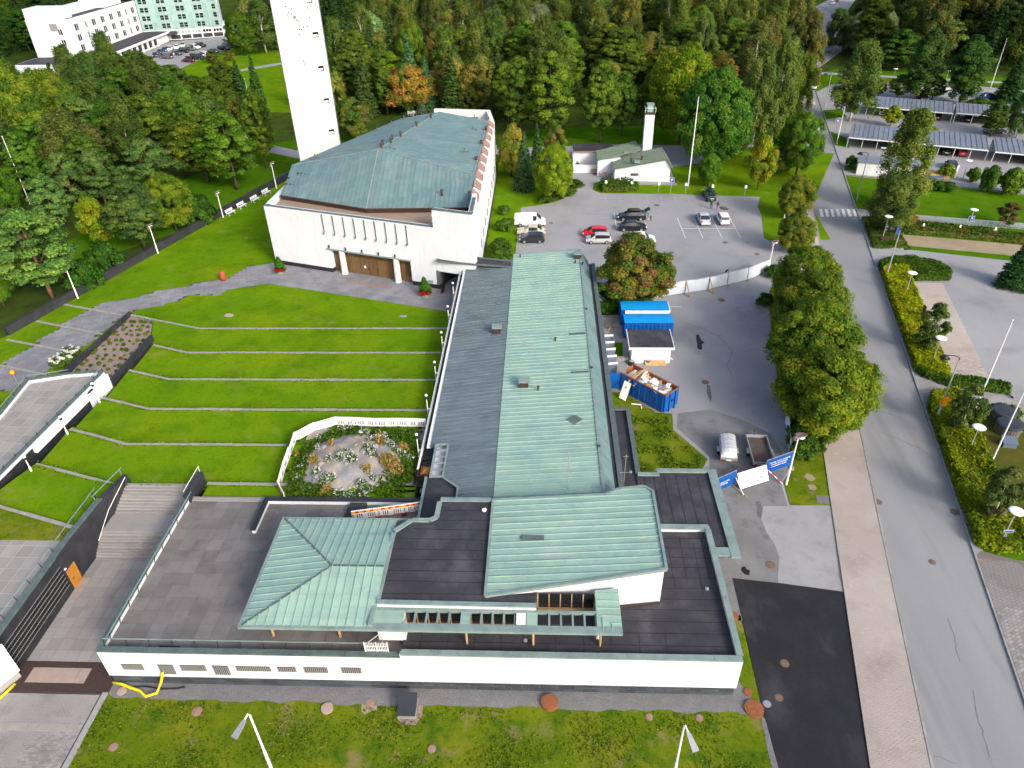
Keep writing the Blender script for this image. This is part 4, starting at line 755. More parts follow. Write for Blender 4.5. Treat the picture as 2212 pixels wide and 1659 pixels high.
obj('wall', G().box((-31.05, 44.8, 0), (-30.55, 47.9, 4.05)), 'dark_stone', rw); coping(rw, [(-30.8, 44.7), (-30.8, 47.95)], .56, 4.07, 'dark_stone', 1.7)
obj('handrail', G().tube([(-31.0, 44.9, 4.5), (-31.0, 48.3, 4.5)], .03, 6).tube([(-31.0, 48.2, 4.5), (-31.0, 48.2, 3.2)], .03, 6), 'pole_white', rw)
# upper left terrace wing
ub = thing('terrace_wing', 'white walled wing with paved roof terrace and railing at left edge', 'building', (-52, 56, 0), absolute=True)
TW = [(-48.5, 64.6), (-52.0, 64.15), (-56.0, 62.9), (-55.2, 56.8), (-54.4, 46), (-53.5, 40), (-49.9, 40), (-49.5, 46.8)]
obj('wall', G().prism(TW, 0, 3.42), 'dark_stone', ub)
tk = obj('terrace_floor', G().prism(TW, 3.42, 3.46), 'slab_joint', ub)
slabs(tk, [(-48.9, 64.2), (-51.9, 63.8), (-55.6, 62.6), (-54.9, 56.8), (-54.1, 46), (-53.2, 40.2), (-50.2, 40.2), (-49.8, 46.8)], 3.46, 1.25, 1.25, 'slab_pale', rot=math.radians(-3), near=(-50, 50), gap=.035, th=.014)
def wallseg(par, p, q, z0, z1, w, mt, name='parapet'):
 d = (Vector((*q, 0)) - Vector((*p, 0))).normalized(); u = Vector((-d.y, d.x, 0)) * w / 2; P_, Q_ = Vector((*p, 0)), Vector((*q, 0))
 return obj(name, G().prism([(P_ + u)[:2], (P_ - u)[:2], (Q_ - u)[:2], (Q_ + u)[:2]], z0, z1), mt, par)
for p, q in ((TW[0], TW[1]), (TW[1], TW[2]), (TW[2], TW[3]), (TW[3], TW[4])): wallseg(ub, p, q, 3.4, 3.85, .25, 'white_plaster')
wallseg(ub, TW[7], TW[0], 3.4, 3.85, .3, 'white_plaster')
wallseg(ub, (-48.98, 52.0), (-48.33, 61.8), 2.75, 3.45, .35, 'white_plaster', 'white_band'); wallseg(ub, (-48.3, 60.9), (-48.28, 64.7), 1.6, 3.45, .35, 'white_plaster', 'white_band')
coping(ub, [TW[4], TW[3], TW[2], TW[1], TW[0]], .36, 3.88, 'copper_dark', 1.8); coping(ub, [TW[0], TW[7], TW[6]], .4, 3.88, 'copper_dark', 1.8)
for pts in ([TW[4], TW[3], TW[2], TW[1]], [TW[0], TW[7], TW[6]]):
 rr_ = None
 for i in range(len(pts) - 1):
  p, q = Vector((*pts[i], 4.35)), Vector((*pts[i + 1], 4.35)); rr_ = obj('railing', G().beam(p, q, .06, .06), 'copper_edge', ub)
  n = max(2, int((q - p).length / 1.5))
  for k in range(n): e = p.lerp(q, k / n); obj('post', G().beam(e, (e.x, e.y, 3.85), .05, .05), 'black_metal', rr_)
def wall_thing(name, label, p, q, z0, z1, w, seg=2.2):
 t = thing(name, label, 'wall', (*p, 0), absolute=True); z0 = list(z0) if hasattr(z0, '__len__') else [z0, z0]; z1 = list(z1) if hasattr(z1, '__len__') else [z1, z1]
 P_, Q_ = Vector((*p, 0)), Vector((*q, 0)); d = (Q_ - P_).normalized(); u = Vector((-d.y, d.x, 0)) * w / 2
 obj('wall', G().prism([(P_ + u)[:2], (P_ - u)[:2], (Q_ - u)[:2], (Q_ + u)[:2]], [z0[0], z0[0], z0[1], z0[1]], [z1[0], z1[0], z1[1], z1[1]]), 'dark_stone', t)
 L = (Q_ - P_).length; n = max(1, round(L / seg)); u2 = u * 1.12
 for k in range(n):
  a, b = P_ + d * (L * k / n + .006), P_ + d * (L * (k + 1) / n - .006); za = z1[0] + (z1[1] - z1[0]) * k / n; zb = z1[0] + (z1[1] - z1[0]) * (k + 1) / n
  obj('cap_stone', G().prism([(a + u2)[:2], (a - u2)[:2], (b - u2)[:2], (b + u2)[:2]], [za, za, zb, zb], [za + .07, za + .07, zb + .07, zb + .07]), 'dark_stone', t)
 return t
wall_thing('retaining_wall', 'long dark stone wall running along the lawn below the trees', (-69.0, 77.8), (-49.7, 138.5), 0, [1.75, 1.75], .5)
wall_thing('bed_wall', 'narrow dark wall on the left side of the shrub bed', (-54.9, 82.6), (-55.35, 65.5), .3, [1.35, 2.0], .34)
wall_thing('bed_wall', 'narrow dark wall between the shrub bed and the terraced lawn', (-48.6, 75.5), (-48.35, 64.8), .6, [1.95, 2.3], .36)
obj('shrub_bed', G().prism([(-54.7, 82.0), (-51.2, 81.1), (-49.0, 75.4), (-48.6, 64.6), (-55.1, 64.4)], .3, [.95, .95, 1.2, 1.5, 1.4]), 'mulch', kind='structure')
# ================================================================ CHURCH
ch = thing('church', 'large white church with blue green copper hip roof behind the lawn', 'church', (-25, 118, 0), absolute=True)
Af, Bf = (-40.3, 98.9), (-14.35, 90.3); Dn = (Vector((*Bf, 0)) - Vector((*Af, 0))).normalized(); Nn = Vector((Dn.y, -Dn.x, 0))
Ck = (-9.15, 88.6)
def on_front(s, out=0.0, z=0.0):  # point on the front wall: s metres from the left corner
 p = Vector((*Af, 0)) + Dn * s + Nn * out; return Vector((p.x, p.y, z))
LF = (Vector((*Bf, 0)) - Vector((*Af, 0))).length
inn = lambda p, d: (p[0] - Nn.x * d, p[1] - Nn.y * d)
def front_s(t, z=None):    # photo pixel -> (s, z) on the front plane
 r = Vector(ray(dpx(*t))); o = Vector((0, 0, CAM_H)); a = Vector((*Af, 0)); k = (a - o).dot(Nn) / r.dot(Nn); p = o + r * k; return (p - a).dot(Dn), p.z
s0, zA = front_s((1, 1, 605, 605)); s1, zB = front_s((1, 1, 1242, 695)); zD = 4.3
s2, _ = front_s((1, 1, 1470, 830)); s2 = max(s2, s1 + 4)
ZT = 9.7
wlc = obj('front_wall', G(), 'white_plaster', ch) if False else None
g = G()
def fr(sa, sb, z0, z1, d=.9):
 a, b = on_front(sa), on_front(sb); a2, b2 = on_front(sa, -d), on_front(sb, -d); g.prism([a[:2], b[:2], b2[:2], a2[:2]], z0, z1)
fr(0, s0, 1.3, ZT); fr(s0, s1, zD, ZT); fr(s1, s2, 1.3, ZT)
obj('front_wall', g, 'white_plaster', ch)
g = G(); fr(.12, s0 - .05, 0, 1.3, .8); fr(s1 + .05, s2 - .1, 0, 1.3, .8); obj('plinth', g, 'dark_stone', ch)
g = G()
LT = (Vector((*Ck, 0)) - Vector((*Af, 0))).length
fr(s2, LT, 3.4, ZT); fr(LF - .3, LT, ZT, 12.2)
obj('passage_wall', g, 'white_plaster', ch)
obj('passage_side', G().prism([on_front(s2 - .4)[:2], on_front(s2)[:2], on_front(s2, -6)[:2], on_front(s2 - .4, -6)[:2]], .6, 3.5), 'dark_stone', ch)
# other walls
obj('left_wall', G().prism([Af, (-39.5, 98.64), (-38.9, 111), (-25.4, 140), (-21.6, 148), (-22.4, 149), (-26.3, 140.4), (-39.7, 111.2)], 0, 9.7), 'white_plaster', ch)
obj('right_wall', G().prism([(-9.15, 88.6), (-9.15, 138.9), (-9.75, 138.9), (-9.75, 88.9)], 0, [10.65, 10.5, 10.5, 10.65]).prism([(-9.15, 88.6), (-9.15, 96.5), (-9.75, 96.5), (-9.75, 88.9)], 10.66, 12.15), 'white_plaster', ch)
obj('back_wall', G().prism([(-9.15, 138.9), (-10.5, 147.6), (-21.6, 149.4), (-21.8, 148.6), (-11.2, 146.9), (-9.8, 138.8)], 0, 10.6), 'cream_plaster', ch)
obj('base_right', G().box((-9.16, 92, 0), (-9.0, 138.9, .5)), 'dark_stone', ch)
for y in np.arange(100, 138, 4.2):
 sw = obj('slit_window', G().box((-9.3, y, 2.6), (-9.08, y + .35, 4.0)), 'glass_dark', ch); obj('reveal', G().box((-9.12, y - .1, 4.0), (-9.04, y + .45, 4.15)), 'white_paint', sw)
# gravel roof behind the front parapet
obj('gravel_roof', G().prism([inn(Af, .9), (on_front(LF, -.9)).to_tuple()[:2], (-14.3, 97.5), (-10, 96.5), (-10, 104), (-38, 110), (-39.2, 100)], 8.6, 9.25), 'gravel_roof', ch)
coping(ch, [on_front(-.05, -.3)[:2], on_front(LF - .3, -.3)[:2]], .5, ZT + .01, 'copper_dark', 3.2, th=.06); coping(ch, [on_front(LF - .3, -.3)[:2], on_front(LT, -.3)[:2]], .6, 12.22, 'copper_dark', 3.2)
coping(ch, [(-9.4, 89.2), (-9.4, 95)], .5, 12.1, 'copper_dark', 3.2)
# roof planes
a0, a1, a2 = Vector((-38.75, 102.4, 9.95)), Vector((-24.85, 96.7, 9.95)), Vector((-9.95, 96.9, 9.95))
UL_, AP, UR = Vector((-38.9, 110.0, 12.0)), Vector((-24.95, 109.2, 14.5)), Vector((-10.2, 104.3, 12.2))
RB, RG, LB, LM = Vector((-10.05, 133.6, 12.1)), Vector((-19.1, 136.6, 13.0)), Vector((-21.8, 139.3, 12.0)), Vector((-26.5, 136.0, 12.0))
rf = obj('roof', G().add([a0, a1, a2, UL_, AP, UR, RB, RG, LB, LM], [(0, 1, 4, 3), (1, 2, 5, 4), (5, 6, 7, 4), (3, 4, 7, 8, 9), (6, 8, 7)]), 'copper_church', ch)
def tri_panels(pts, run, sp, **k):
 # slightly warped quads are laid as two flat triangles
 panels(rf, pts, run, sp, 'copper_church', **k)
panels(rf, [a0, a1, AP], (AP - a1), .66, 'copper_church', rib=(.05, .06)); panels(rf, [a0, AP, UL_], (AP - a1), .66, 'copper_church', rib=(.05, .06), phase=.2)
panels(rf, [a1, a2, UR], (AP - a1), .66, 'copper_church', rib=(.05, .06)); panels(rf, [a1, UR, AP], (AP - a1), .66, 'copper_church', rib=(.05, .06))
ux = Vector((1, .12, -.17)); panels(rf, [AP, UR, RB], ux, .9, 'copper_church', rib=(.05, .05)); panels(rf, [AP, RB, RG], ux, .9, 'copper_church', rib=(.05, .05))
lx = Vector((-1, .35, -.2)); panels(rf, [AP, RG, LM], lx, .95, 'copper_church', rib=(.05, .05)); panels(rf, [AP, LM, UL_], lx, .95, 'copper_church', rib=(.05, .05)); panels(rf, [RG, LB, LM], lx, .95, 'copper_church')
for p, q in ((UL_, AP), (AP, UR), (AP, RG), (a1, AP), (UR, RB), (RG, RB)): obj('roof_trim', G().beam(p + Vector((0, 0, .07)), q + Vector((0, 0, .07)), .22, .08), 'copper_edge', rf)
obj('eaves', G().add([a0, a1, a2, a2 + Vector((0, .25, -.75)), a1 + Vector((0, .25, -.75)), a0 + Vector((.1, .25, -.75))], [(0, 5, 4, 1), (1, 4, 3, 2)]).beam(a0, a1, .25, .12).beam(a1, a2, .25, .12), 'brown_metal', rf)
obj('right_edge', G().add([UR, RB, RB + Vector((.3, 0, -.8)), UR + Vector((.3, 0, -.8)), a2, a2 + Vector((.5, 0, -.7))], [(0, 3, 2, 1), (0, 4, 5, 3)]), 'copper_dark', rf)
for k in range(10):
 y = 97.2 + k * 4.05
 obj('pink_ledge', G().prism([(-10.0, y), (-9.1, y), (-9.1, y + 2.7), (-10.0, y + 2.7)], 10.4, [11.75, 10.9, 10.9, 11.75]), 'pink_copper', ch)
 obj('white_fin', G().prism([(-10.0, y + 2.72), (-9.05, y + 2.72), (-9.05, y + 4.0), (-10.0, y + 4.0)], 10.4, [11.4, 10.8, 10.8, 11.4]), 'white_plaster', ch)
for t, zz in (((0, 1, 1010, 1175), 14.4), ((0, 1, 1023, 1150), 14.4), ((0, 1, 1087, 1130), 14.3), ((0, 1, 1098, 1108), 14.2), ((0, 1, 1163, 1080), 14.1), ((0, 1, 1288, 1000), 13.7), ((0, 1, 1402, 935), 13.3), ((0, 1, 1490, 1545), 10.9)):
 pipe(ch, Q(*t, zz), .7, .16)
for t, zz in (((0, 1, 485, 1255), 12.5), ((0, 1, 978, 1040), 12.3), ((0, 1, 1090, 990), 12.3), ((0, 1, 1190, 945), 12.2), ((0, 1, 1085, 1185), 14.1), ((0, 1, 1668, 1207), 12.6), ((0, 1, 1745, 935), 11), ((0, 1, 1735, 1028), 12.4)):
 p = Q(*t, zz); s = obj('roof_hatch', G().box((p.x - .7, p.y - .2, p.z - .1), (p.x + .7, p.y + .25, p.z + .14)), 'copper_dark', ch); obj('hatch_pipe', G().tube([p, p + Vector((0, 0, .7))], .1, 6), 'copper_dark', s)
for t, zz in (((0, 1, 1762, 1270), 12.2), ((0, 1, 1802, 1140), 12.2), ((0, 1, 1838, 1030), 12.2)): pipe(ch, Q(*t, zz), .5, .2)
for k, t in enumerate(((348, 1376), (378, 1379), (408, 1382), (438, 1386), (498, 1392), (275, 1412), (258, 1459), (288, 1463), (317, 1466), (347, 1469), (378, 1474))):
 p = Q(0, 1, t[0], t[1], 11.6 if k < 5 else (11.2 if k == 5 else 10.75)); obj('roof_vent_dot', G().lathe([(.02, 0), (.16, 0), (.13, .16), (.02, .2)], p, 8), 'black_metal', ch)
# spouts, fins, doors, lights
for k in range(9):
 sa, za = front_s((1, 1, 530 + k * 83.6, 272 + k * 10.6)); p = on_front(sa, .06, 9.55); pp = obj('rain_pipe', G().tube([p, on_front(sa + .02, .06, 6.9), on_front(sa + .02, .26, 6.75)], .055, 6), 'black_metal', ch)
 obj('pipe_shoe', G().beam(on_front(sa, .05, 6.95), on_front(sa + .02, .3, 6.7), .14, .16), 'copper_dark', pp)
dw = obj('door_recess', G().prism([on_front(s0, -.9)[:2], on_front(s1, -.9)[:2], on_front(s1, -1.1)[:2], on_front(s0, -1.1)[:2]], .6, zD + .2), 'brown_metal', ch)
sc0, sc1 = front_s((1, 1, 700, 700))[0], front_s((1, 1, 1125, 760))[0]
n = int((s1 - s0) / .155)
for k in range(n):
 s = s0 + (k + .3) * (s1 - s0) / n
 z0_ = 3.3 if s < s1 - 1.75 else 1.4
 obj('slat', G().prism([on_front(s, -.78)[:2], on_front(s + .075, -.78)[:2], on_front(s + .075, -.9)[:2], on_front(s, -.9)[:2]], z0_, zD), 'bronze_wood', dw)
nd = 9
for k in range(nd):
 sa = s0 + .02 + k * (s1 - s0) / nd; sb = s0 - .02 + (k + 1) * (s1 - s0) / nd; zt = 3.3 if k < nd - 1 else 1.4
 d = obj('door', G().prism([on_front(sa, -.8)[:2], on_front(sb, -.8)[:2], on_front(sb, -.9)[:2], on_front(sa, -.9)[:2]], .65, zt), 'bronze_wood', ch)
 if 2 <= k <= 6: obj('handle', G().beam(on_front(sb - .15, -.76, 1.5), on_front(sb - .15, -.76, 1.9), .05, .05), 'black_metal', d)
for s in (sc0, sc1): obj('pillar', G().lathe([(.02, .6), (.5, .6), (.46, 1.0), (.42, zD), (.02, zD)], on_front(s + .1, -.25, 0), 12), 'cream_plaster', ch)
obj('lintel', G().prism([on_front(s0 - .5, .14)[:2], on_front(s1 + .1, .14)[:2], on_front(s1 + .1, -.1)[:2], on_front(s0 - .5, -.1)[:2]], zD - .02, zD + .14), 'copper_edge', ch)
for k in range(5): sa, za = front_s((1, 1, 603 + k * 130, 578 + k * 19)); obj('wall_lamp', G().beam(on_front(sa, .1, 4.55), on_front(sa, .1, 5.0), .16, .16), 'black_metal', ch)
obj('notice', G().prism([on_front(s0 + 4.9, -.79)[:2], on_front(s0 + 5.2, -.79)[:2], on_front(s0 + 5.2, -.8)[:2], on_front(s0 + 4.9, -.8)[:2]], 1.7, 2.1), 'sign_white', ch)
sa, za = front_s((1, 1, 1402, 823)); obj('plaque', G().prism([on_front(sa - .35, .05)[:2], on_front(sa + .35, .05)[:2], on_front(sa + .35, 0)[:2], on_front(sa - .35, 0)[:2]], za - .15, za + .2), 'steel', ch)
p, q = Q(1, 1, 760, 822, .66), Q(1, 1, 1095, 872, .66); obj('door_grate', G().beam(p, q, .55, .03), 'pink_copper', ch)
p, q = Q(1, 1, 1505, 830, .64), Q(1, 1, 1490, 915, .64); obj('passage_grate', G().beam(p, q, .5, .03), 'brown_metal', ch)
# canopy of the passage to the wing
cq = [Q(1, 1, 1465, 597, 5.3), Q(1, 1, 1452, 660, 5.3), Q(1, 1, 2035, 706, 5.3), Q(1, 1, 2035, 660, 5.3)]; obj('passage_canopy', G().prism([(q.x, q.y) for q in cq], 5.1, 5.25), 'bitumen', ch)
for a_, b_ in ((0, 1), (1, 2), (3, 0)): coping(ch, [cq[a_].to_tuple()[:2], cq[b_].to_tuple()[:2]], .28, 5.27, 'copper_dark')
obj('terrace_gate', G().box((-15.3, 95.0, 9.2), (-14.5, 95.06, 9.26)).box((-15.3, 95.0, 10.0), (-14.5, 95.06, 10.06)).box((-15.3, 95.0, 9.2), (-15.24, 95.06, 10.1)).box((-14.56, 95.0, 9.2), (-14.5, 95.06, 10.1)).box((-15.3, 93.6, 9.2), (-15.24, 95.0, 9.26)).box((-15.3, 93.6, 10.0), (-15.24, 95.0, 10.06)), 'white_paint', ch)
# ================================================================ BELL TOWER
tw = thing('bell_tower', 'tall white bell tower rising out of the picture behind the church', 'tower', (-42, 138, 0), absolute=True)
tl, tr2 = Vector((-45.2, 132.6)), Vector((-38.3, 136.8))
td = (tr2 - tl).normalized(); tn = Vector((td.y, -td.x))
def tp(s, out=0): v = tl + td * s + tn * out; return (v.x, v.y)
TWD = (tr2 - tl).length
obj('shaft', G().prism([tp(0), tp(TWD), tp(TWD - .9, -3.4), tp(.9, -3.4)], 0, 65), 'tower_plaster', tw)
obj('edge_and_shade_strip', G().prism([tp(-.04, .03), tp(.05, .03), tp(.05, -.1), tp(-.04, -.1)], 0, 65.1).prism([tp(TWD - .05, .03), tp(TWD + .1, .03), tp(TWD + .1, -.3), tp(TWD - .05, -.3)], 0, 65.1), 'copper_dark', tw)  # dark edge strips; the right one paints in the shade of the side face
def tower_sz(t):
 r = Vector(ray(dpx(*t))); a = Vector((tl.x, tl.y, 0)); n3 = Vector((tn.x, tn.y, 0)); o = Vector((0, 0, CAM_H)); k = (a - o).dot(n3) / r.dot(n3); p = o + r * k; return (p - a).dot(Vector((td.x, td.y, 0))), p.z
for t in ((437, 0), (487, 273), (531, 541), (574, 796), (615, 1042)):
 s, z = tower_sz((0, 1, *t)); wv = obj('window', G().prism([tp(s - .5, .03), tp(s + .5, .03), tp(s + .5, -.1), tp(s - .5, -.1)], z - .45, z + .4), 'glass_dark', tw)
 obj('sill', G().prism([tp(s - .55, .12), tp(s + .3, .12), tp(s + .3, 0), tp(s - .55, 0)], z - .3, z + .02), 'white_paint', wv)
for t in ((275, 97), (296, 112), (314, 135), (325, 128), (318, 150), (337, 158), (350, 166), (328, 140), (360, 232), (377, 232), (392, 213), (424, 208), (422, 62), (358, 275), (393, 483), (398, 507), (530, 232), (262, 118), (300, 70), (250, 50), (490, 40), (440, 140)):
 s, z = tower_sz((0, 1, *t)); obj('vent_hole', G().prism([tp(s - .1, .02), tp(s + .1, .02), tp(s + .1, -.03), tp(s - .1, -.03)], z - .1, z + .1), 'dark_void', tw)
# ================================================================ CHAPEL
cp = thing('chapel', 'small white chapel with green pitched roofs and tall white chimney', 'chapel', (18, 140, 0), absolute=True)
FRx0, FRx1 = 13.5, 23.7; yf0, yf1 = 135.6, 134.6
def chz(x): return 2.55 + (x - 13.5) / (22.9 - 13.5) * 2.0
obj('front_wall', G().prism([(13.5, 135.6), (23.7, 134.6), (23.7, 135.0), (13.5, 136.0)], .3, [2.5, 2.6, 2.6, 2.5]).add([(13.5, 135.62, 2.5), (22.85, 134.7, 4.4), (23.7, 134.62, 2.85), (23.7, 134.62, 2.5), (13.5, 136.0, 2.5), (22.85, 135.1, 4.4), (23.7, 135.0, 2.85), (23.7, 135.0, 2.5)], [(0, 3, 2, 1), (4, 5, 6, 7), (0, 1, 5, 4), (1, 2, 6, 5), (2, 3, 7, 6)]), 'white_plaster', cp)
obj('body', G().prism([(13.4, 135.8), (23.6, 134.8), (23.6, 142.5), (13.4, 141.5)], 0, 2.5), 'white_plaster', cp); obj('base', G().prism([(13.7, 135.5), (23.8, 134.45), (23.8, 134.7), (13.7, 135.8)], 0, .32), 'concrete_pale', cp)
r1 = obj('roof', G().slab([(13.2, 135.3, 2.62), (22.95, 134.4, 4.6), (22.6, 141.2, 4.8), (13.3, 141.0, 2.9)], .12), 'copper_olive', cp)
panels(r1, [(13.2, 135.3, 2.62), (22.95, 134.4, 4.6), (22.7, 141.5, 4.75), (13.3, 141.0, 2.8)], (1, -.05, .2), .6, 'copper_olive')
r2 = obj('roof', G().slab([(22.95, 134.4, 4.6), (24.0, 134.3, 2.9), (24.0, 141.2, 3.0), (22.7, 141.4, 4.7)], .1), 'copper_olive', cp); panels(r2, [(22.95, 134.4, 4.6), (24.0, 134.3, 2.9), (24.0, 141.2, 3.0), (22.7, 141.4, 4.7)], (.6, 0, -1), .6, 'copper_olive')
obj('verge_trim', G().beam((13.2, 135.25, 2.65), (22.98, 134.32, 4.66), .12, .2).beam((22.98, 134.32, 4.66), (24.02, 134.25, 2.92), .12, .2).beam((13.2, 135.25, 2.65), (13.25, 141, 2.85), .12, .2), 'copper_dark', r1)
r3 = obj('roof', G().slab([(10.3, 138.4, 3.3), (19.0, 141.3, 4.4), (18.4, 146.9, 4.4), (10.4, 144.0, 3.4)], .1), 'copper_olive', cp); panels(r3, [(10.3, 138.4, 3.3), (19.0, 141.3, 4.4), (18.4, 146.9, 4.4), (10.4, 144.0, 3.4)], (1, .1, .13), .62, 'copper_olive')
obj('rear_wall', G().prism([(10.5, 139.2), (13.6, 139.2), (18.8, 141.6), (18.2, 146.4), (10.6, 143.8)], 0, 3.2), 'white_plaster', cp)
obj('verge_trim', G().beam((10.3, 138.38, 3.32), (10.4, 144.0, 3.42), .12, .2), 'copper_dark', r3)
yd = obj('yard_wall', G().prism([(5.8, 141.2), (10.8, 141.0), (10.8, 141.25), (5.8, 141.45)], 0, 1.6).prism([(5.8, 141.2), (6.05, 141.2), (6.05, 149), (5.8, 149)], 0, 2.6).prism([(6.05, 145.2), (10.6, 145.0), (10.6, 145.3), (6.05, 145.5)], 0, 2.8), 'white_plaster', cp)
obj('yard_floor', G().box((6.05, 141.4, .0), (10.6, 145.2, .2)), 'timber', cp); obj('yard_cap', G().prism([(5.7, 144.9), (10.6, 144.8), (10.6, 145.5), (5.7, 145.6)], 2.8, 2.95), 'pink_copper', cp)
obj('rear_roof', G().prism([(6, 145.5), (11, 145.2), (15, 148.5), (13, 151.5), (6, 151.5)], 2.6, 2.75), 'bitumen', cp)
gl = obj('vent_grille', G().prism([(16.55, 135.26), (17.9, 135.12), (17.9, 135.3), (16.55, 135.45)], 1.35, 1.85), 'text_grey', cp)
for k in range(5): obj('slat', G().prism([(16.5, 135.2), (17.95, 135.06), (17.95, 135.12), (16.5, 135.26)], 1.37 + k * .1, 1.41 + k * .1), 'brown_metal', gl)
chm = obj('chimney', G().prism([(19.35, 142.6), (21.1, 142.4), (21.1, 144.0), (19.4, 144.1)], 2.5, 10.6), 'white_plaster', cp)
b = Vector((20.2, 143.2, 0)); obj('chimney_band', G().prism([(19.28, 142.52), (21.18, 142.32), (21.18, 144.08), (19.32, 144.18)], 10.6, 11.0), 'brown_metal', chm)
obj('chimney_hood', G().prism([(19.7, 142.9), (20.8, 142.8), (20.8, 143.7), (19.7, 143.8)], 11.0, 12.3), 'glass_green', chm); obj('chimney_rail', G().beam((19.3, 142.5, 11.8), (21.2, 142.3, 11.8), .06, .06).beam((21.2, 142.3, 11.8), (21.2, 144.1, 11.8), .06, .06).beam((19.3, 142.5, 11.8), (19.3, 144.2, 11.8), .06, .06).beam((19.3, 142.5, 11), (19.3, 142.5, 11.8), .06, .06).beam((21.2, 142.3, 11), (21.2, 142.3, 11.8), .06, .06), 'pole_white', chm)
obj('hood_cap', G().prism([(19.55, 142.75), (20.95, 142.65), (20.95, 143.85), (19.55, 143.95)], 12.3, 12.5), 'copper_edge', chm)
for t in ((0, 2, 975, 1280), (0, 2, 1060, 1265)): pipe(cp, Q(*t, 3.8), .6, .18)
p = Q(0, 2, 1022, 1278, 3.9); obj('skylight', G().box((p.x - .5, p.y - .5, 3.75), (p.x + .5, p.y + .5, 4.05)), 'copper_edge', cp); p = Q(0, 2, 935, 1205, 4.0); obj('skylight', G().box((p.x - .45, p.y - .5, 3.8), (p.x + .45, p.y + .4, 4.2)), 'copper_edge', cp)
bn = thing('garden_bench', 'dark wooden bench against the white yard wall of the chapel', 'bench', (10.2, 140.6, 0)); obj('seat', G().box((-.75, -.3, .4), (.75, .15, .46)), 'timber', bn); obj('backrest', G().box((-.75, .12, .46), (.75, .18, .9)), 'timber', bn)
for x in (-.65, .6): obj('leg', G().box((x, -.25, 0), (x + .08, .12, .4)), 'timber', bn)
gt_ = thing('garden_table', 'round wooden garden table outside the chapel yard wall', 'table', (12.2, 139.0, 0)); obj('tabletop', G().lathe([(.02, .7), (.6, .7), (.6, .75), (.02, .75)], n=14), 'timber', gt_); obj('leg', G().tube([(0, 0, 0), (0, 0, .7)], .06), 'timber', gt_)
for k, (x, y, a) in enumerate(((11.2, 139.2, 90), (13.1, 139.2, -90))):
 c_ = thing('garden_chair', ['wooden garden chair left of the round table by the chapel', 'wooden garden chair right of the round table by the chapel'][k], 'chair', (x, y, 0), math.radians(a), 'chairs at the chapel table')
 obj('seat', G().box((-.25, -.25, .42), (.25, .25, .47)), 'timber', c_); obj('backrest', G().box((-.25, .2, .47), (.25, .25, .95)), 'timber', c_)
 for xx in (-.22, .18):
  for yy in (-.22, .18): obj('leg', G().box((xx, yy, 0), (xx + .05, yy + .05, .42)), 'timber', c_)
fpot = thing('potted_plant', 'orange pot with a tall green plant in the chapel yard', 'plant', (6.7, 142.2, .2)); obj('pot', G().lathe([(.02, 0), (.2, 0), (.3, .5), (.02, .5)], n=12), 'terracotta', fpot)
# ================================================================ HOTEL
ht = thing('hotel', 'white four storey hotel with green glass wing and low front at top left', 'building', (-150, 280, 0), absolute=True)
obj('wall', G().box((-168, 253.5, 0), (-154, 300, 14.0)), 'white_plaster', ht); obj('roof', G().box((-167.7, 253.8, 14.0), (-154.4, 300, 14.05)), 'bitumen', ht)
obj('parapet', G().box((-154.4, 253.6, 14.0), (-154.0, 300, 14.35)).box((-168, 253.5, 14.0), (-154.4, 253.9, 14.35)), 'white_plaster', ht)
obj('stair_block', G().box((-168, 254, 14.0), (-157, 262, 17.5)).box((-166, 262, 14), (-160, 285, 16.2)).box((-166, 284, 14), (-157, 296, 18)), 'white_plaster', ht)
def win(par, x, y, z, w, h, face, panes=2, gm='glass_dark'):
 if face == 'x': a = obj('window', G().box((x - .05, y - w / 2, z), (x + .04, y + w / 2, z + h)), gm, par); obj('frame', G().box((x, y - w / 2 - .12, z - .14), (x + .12, y + w / 2 + .12, z)).box((x, y - w / 2 - .12, z + h), (x + .1, y + w / 2 + .12, z + h + .1)).box((x, y - .07, z), (x + .09, y + .07, z + h)), 'white_paint', a)
 else: a = obj('window', G().box((x - w / 2, y - .04, z), (x + w / 2, y + .05, z + h)), gm, par); obj('frame', G().box((x - w / 2 - .12, y - .12, z - .14), (x + w / 2 + .12, y, z)).box((x - w / 2 - .12, y - .1, z + h), (x + w / 2 + .12, y, z + h + .1)).box((x - .07, y - .09, z), (x + .07, y, z + h)), 'white_paint', a)
for r in range(3):
 for k, (yy, w) in enumerate(((257.5, 1.9), (263.5, .9), (268.6, 1.9), (274.6, 1.9), (280.6, 1.9), (286.6, 1.9), (291.8, .9), (296.8, 1.9))): win(ht, -153.97, yy, 4.4 + r * 3.1, w, 1.9, 'x')
for r in range(3): win(ht, -157.5, 253.46, 3.6 + r * 3.1, 1.2, 1.7, 'y')
obj('louvre', G().box((-160.5, 253.35, 11.0), (-158, 253.5, 13.2)), 'steel', ht)
obj('low_wall', G().box((-154, 253, 0), (-145, 301, 3.2)), 'white_plaster', ht); obj('low_roof', G().box((-154, 252.6, 3.2), (-144.2, 301.5, 3.5)), 'bitumen', ht); obj('low_fascia', G().box((-144.2, 252.5, 2.9), (-144.0, 301.5, 3.62)), 'white_paint', ht)
for k in range(9): y = 254.5 + k * 4.1; w_ = obj('shop_window', G().box((-145.05, y, .5), (-144.9, y + 3.4, 2.75)), 'glass_dark', ht); obj('mullion', G().box((-144.9, y + 1.65, .5), (-144.85, y + 1.75, 2.75)), 'black_metal', w_)
for k in range(10): y = 254.0 + k * 4.1; obj('column', G().box((-145.0, y, 0), (-144.4, y + .45, 3.0)), 'white_paint', ht)
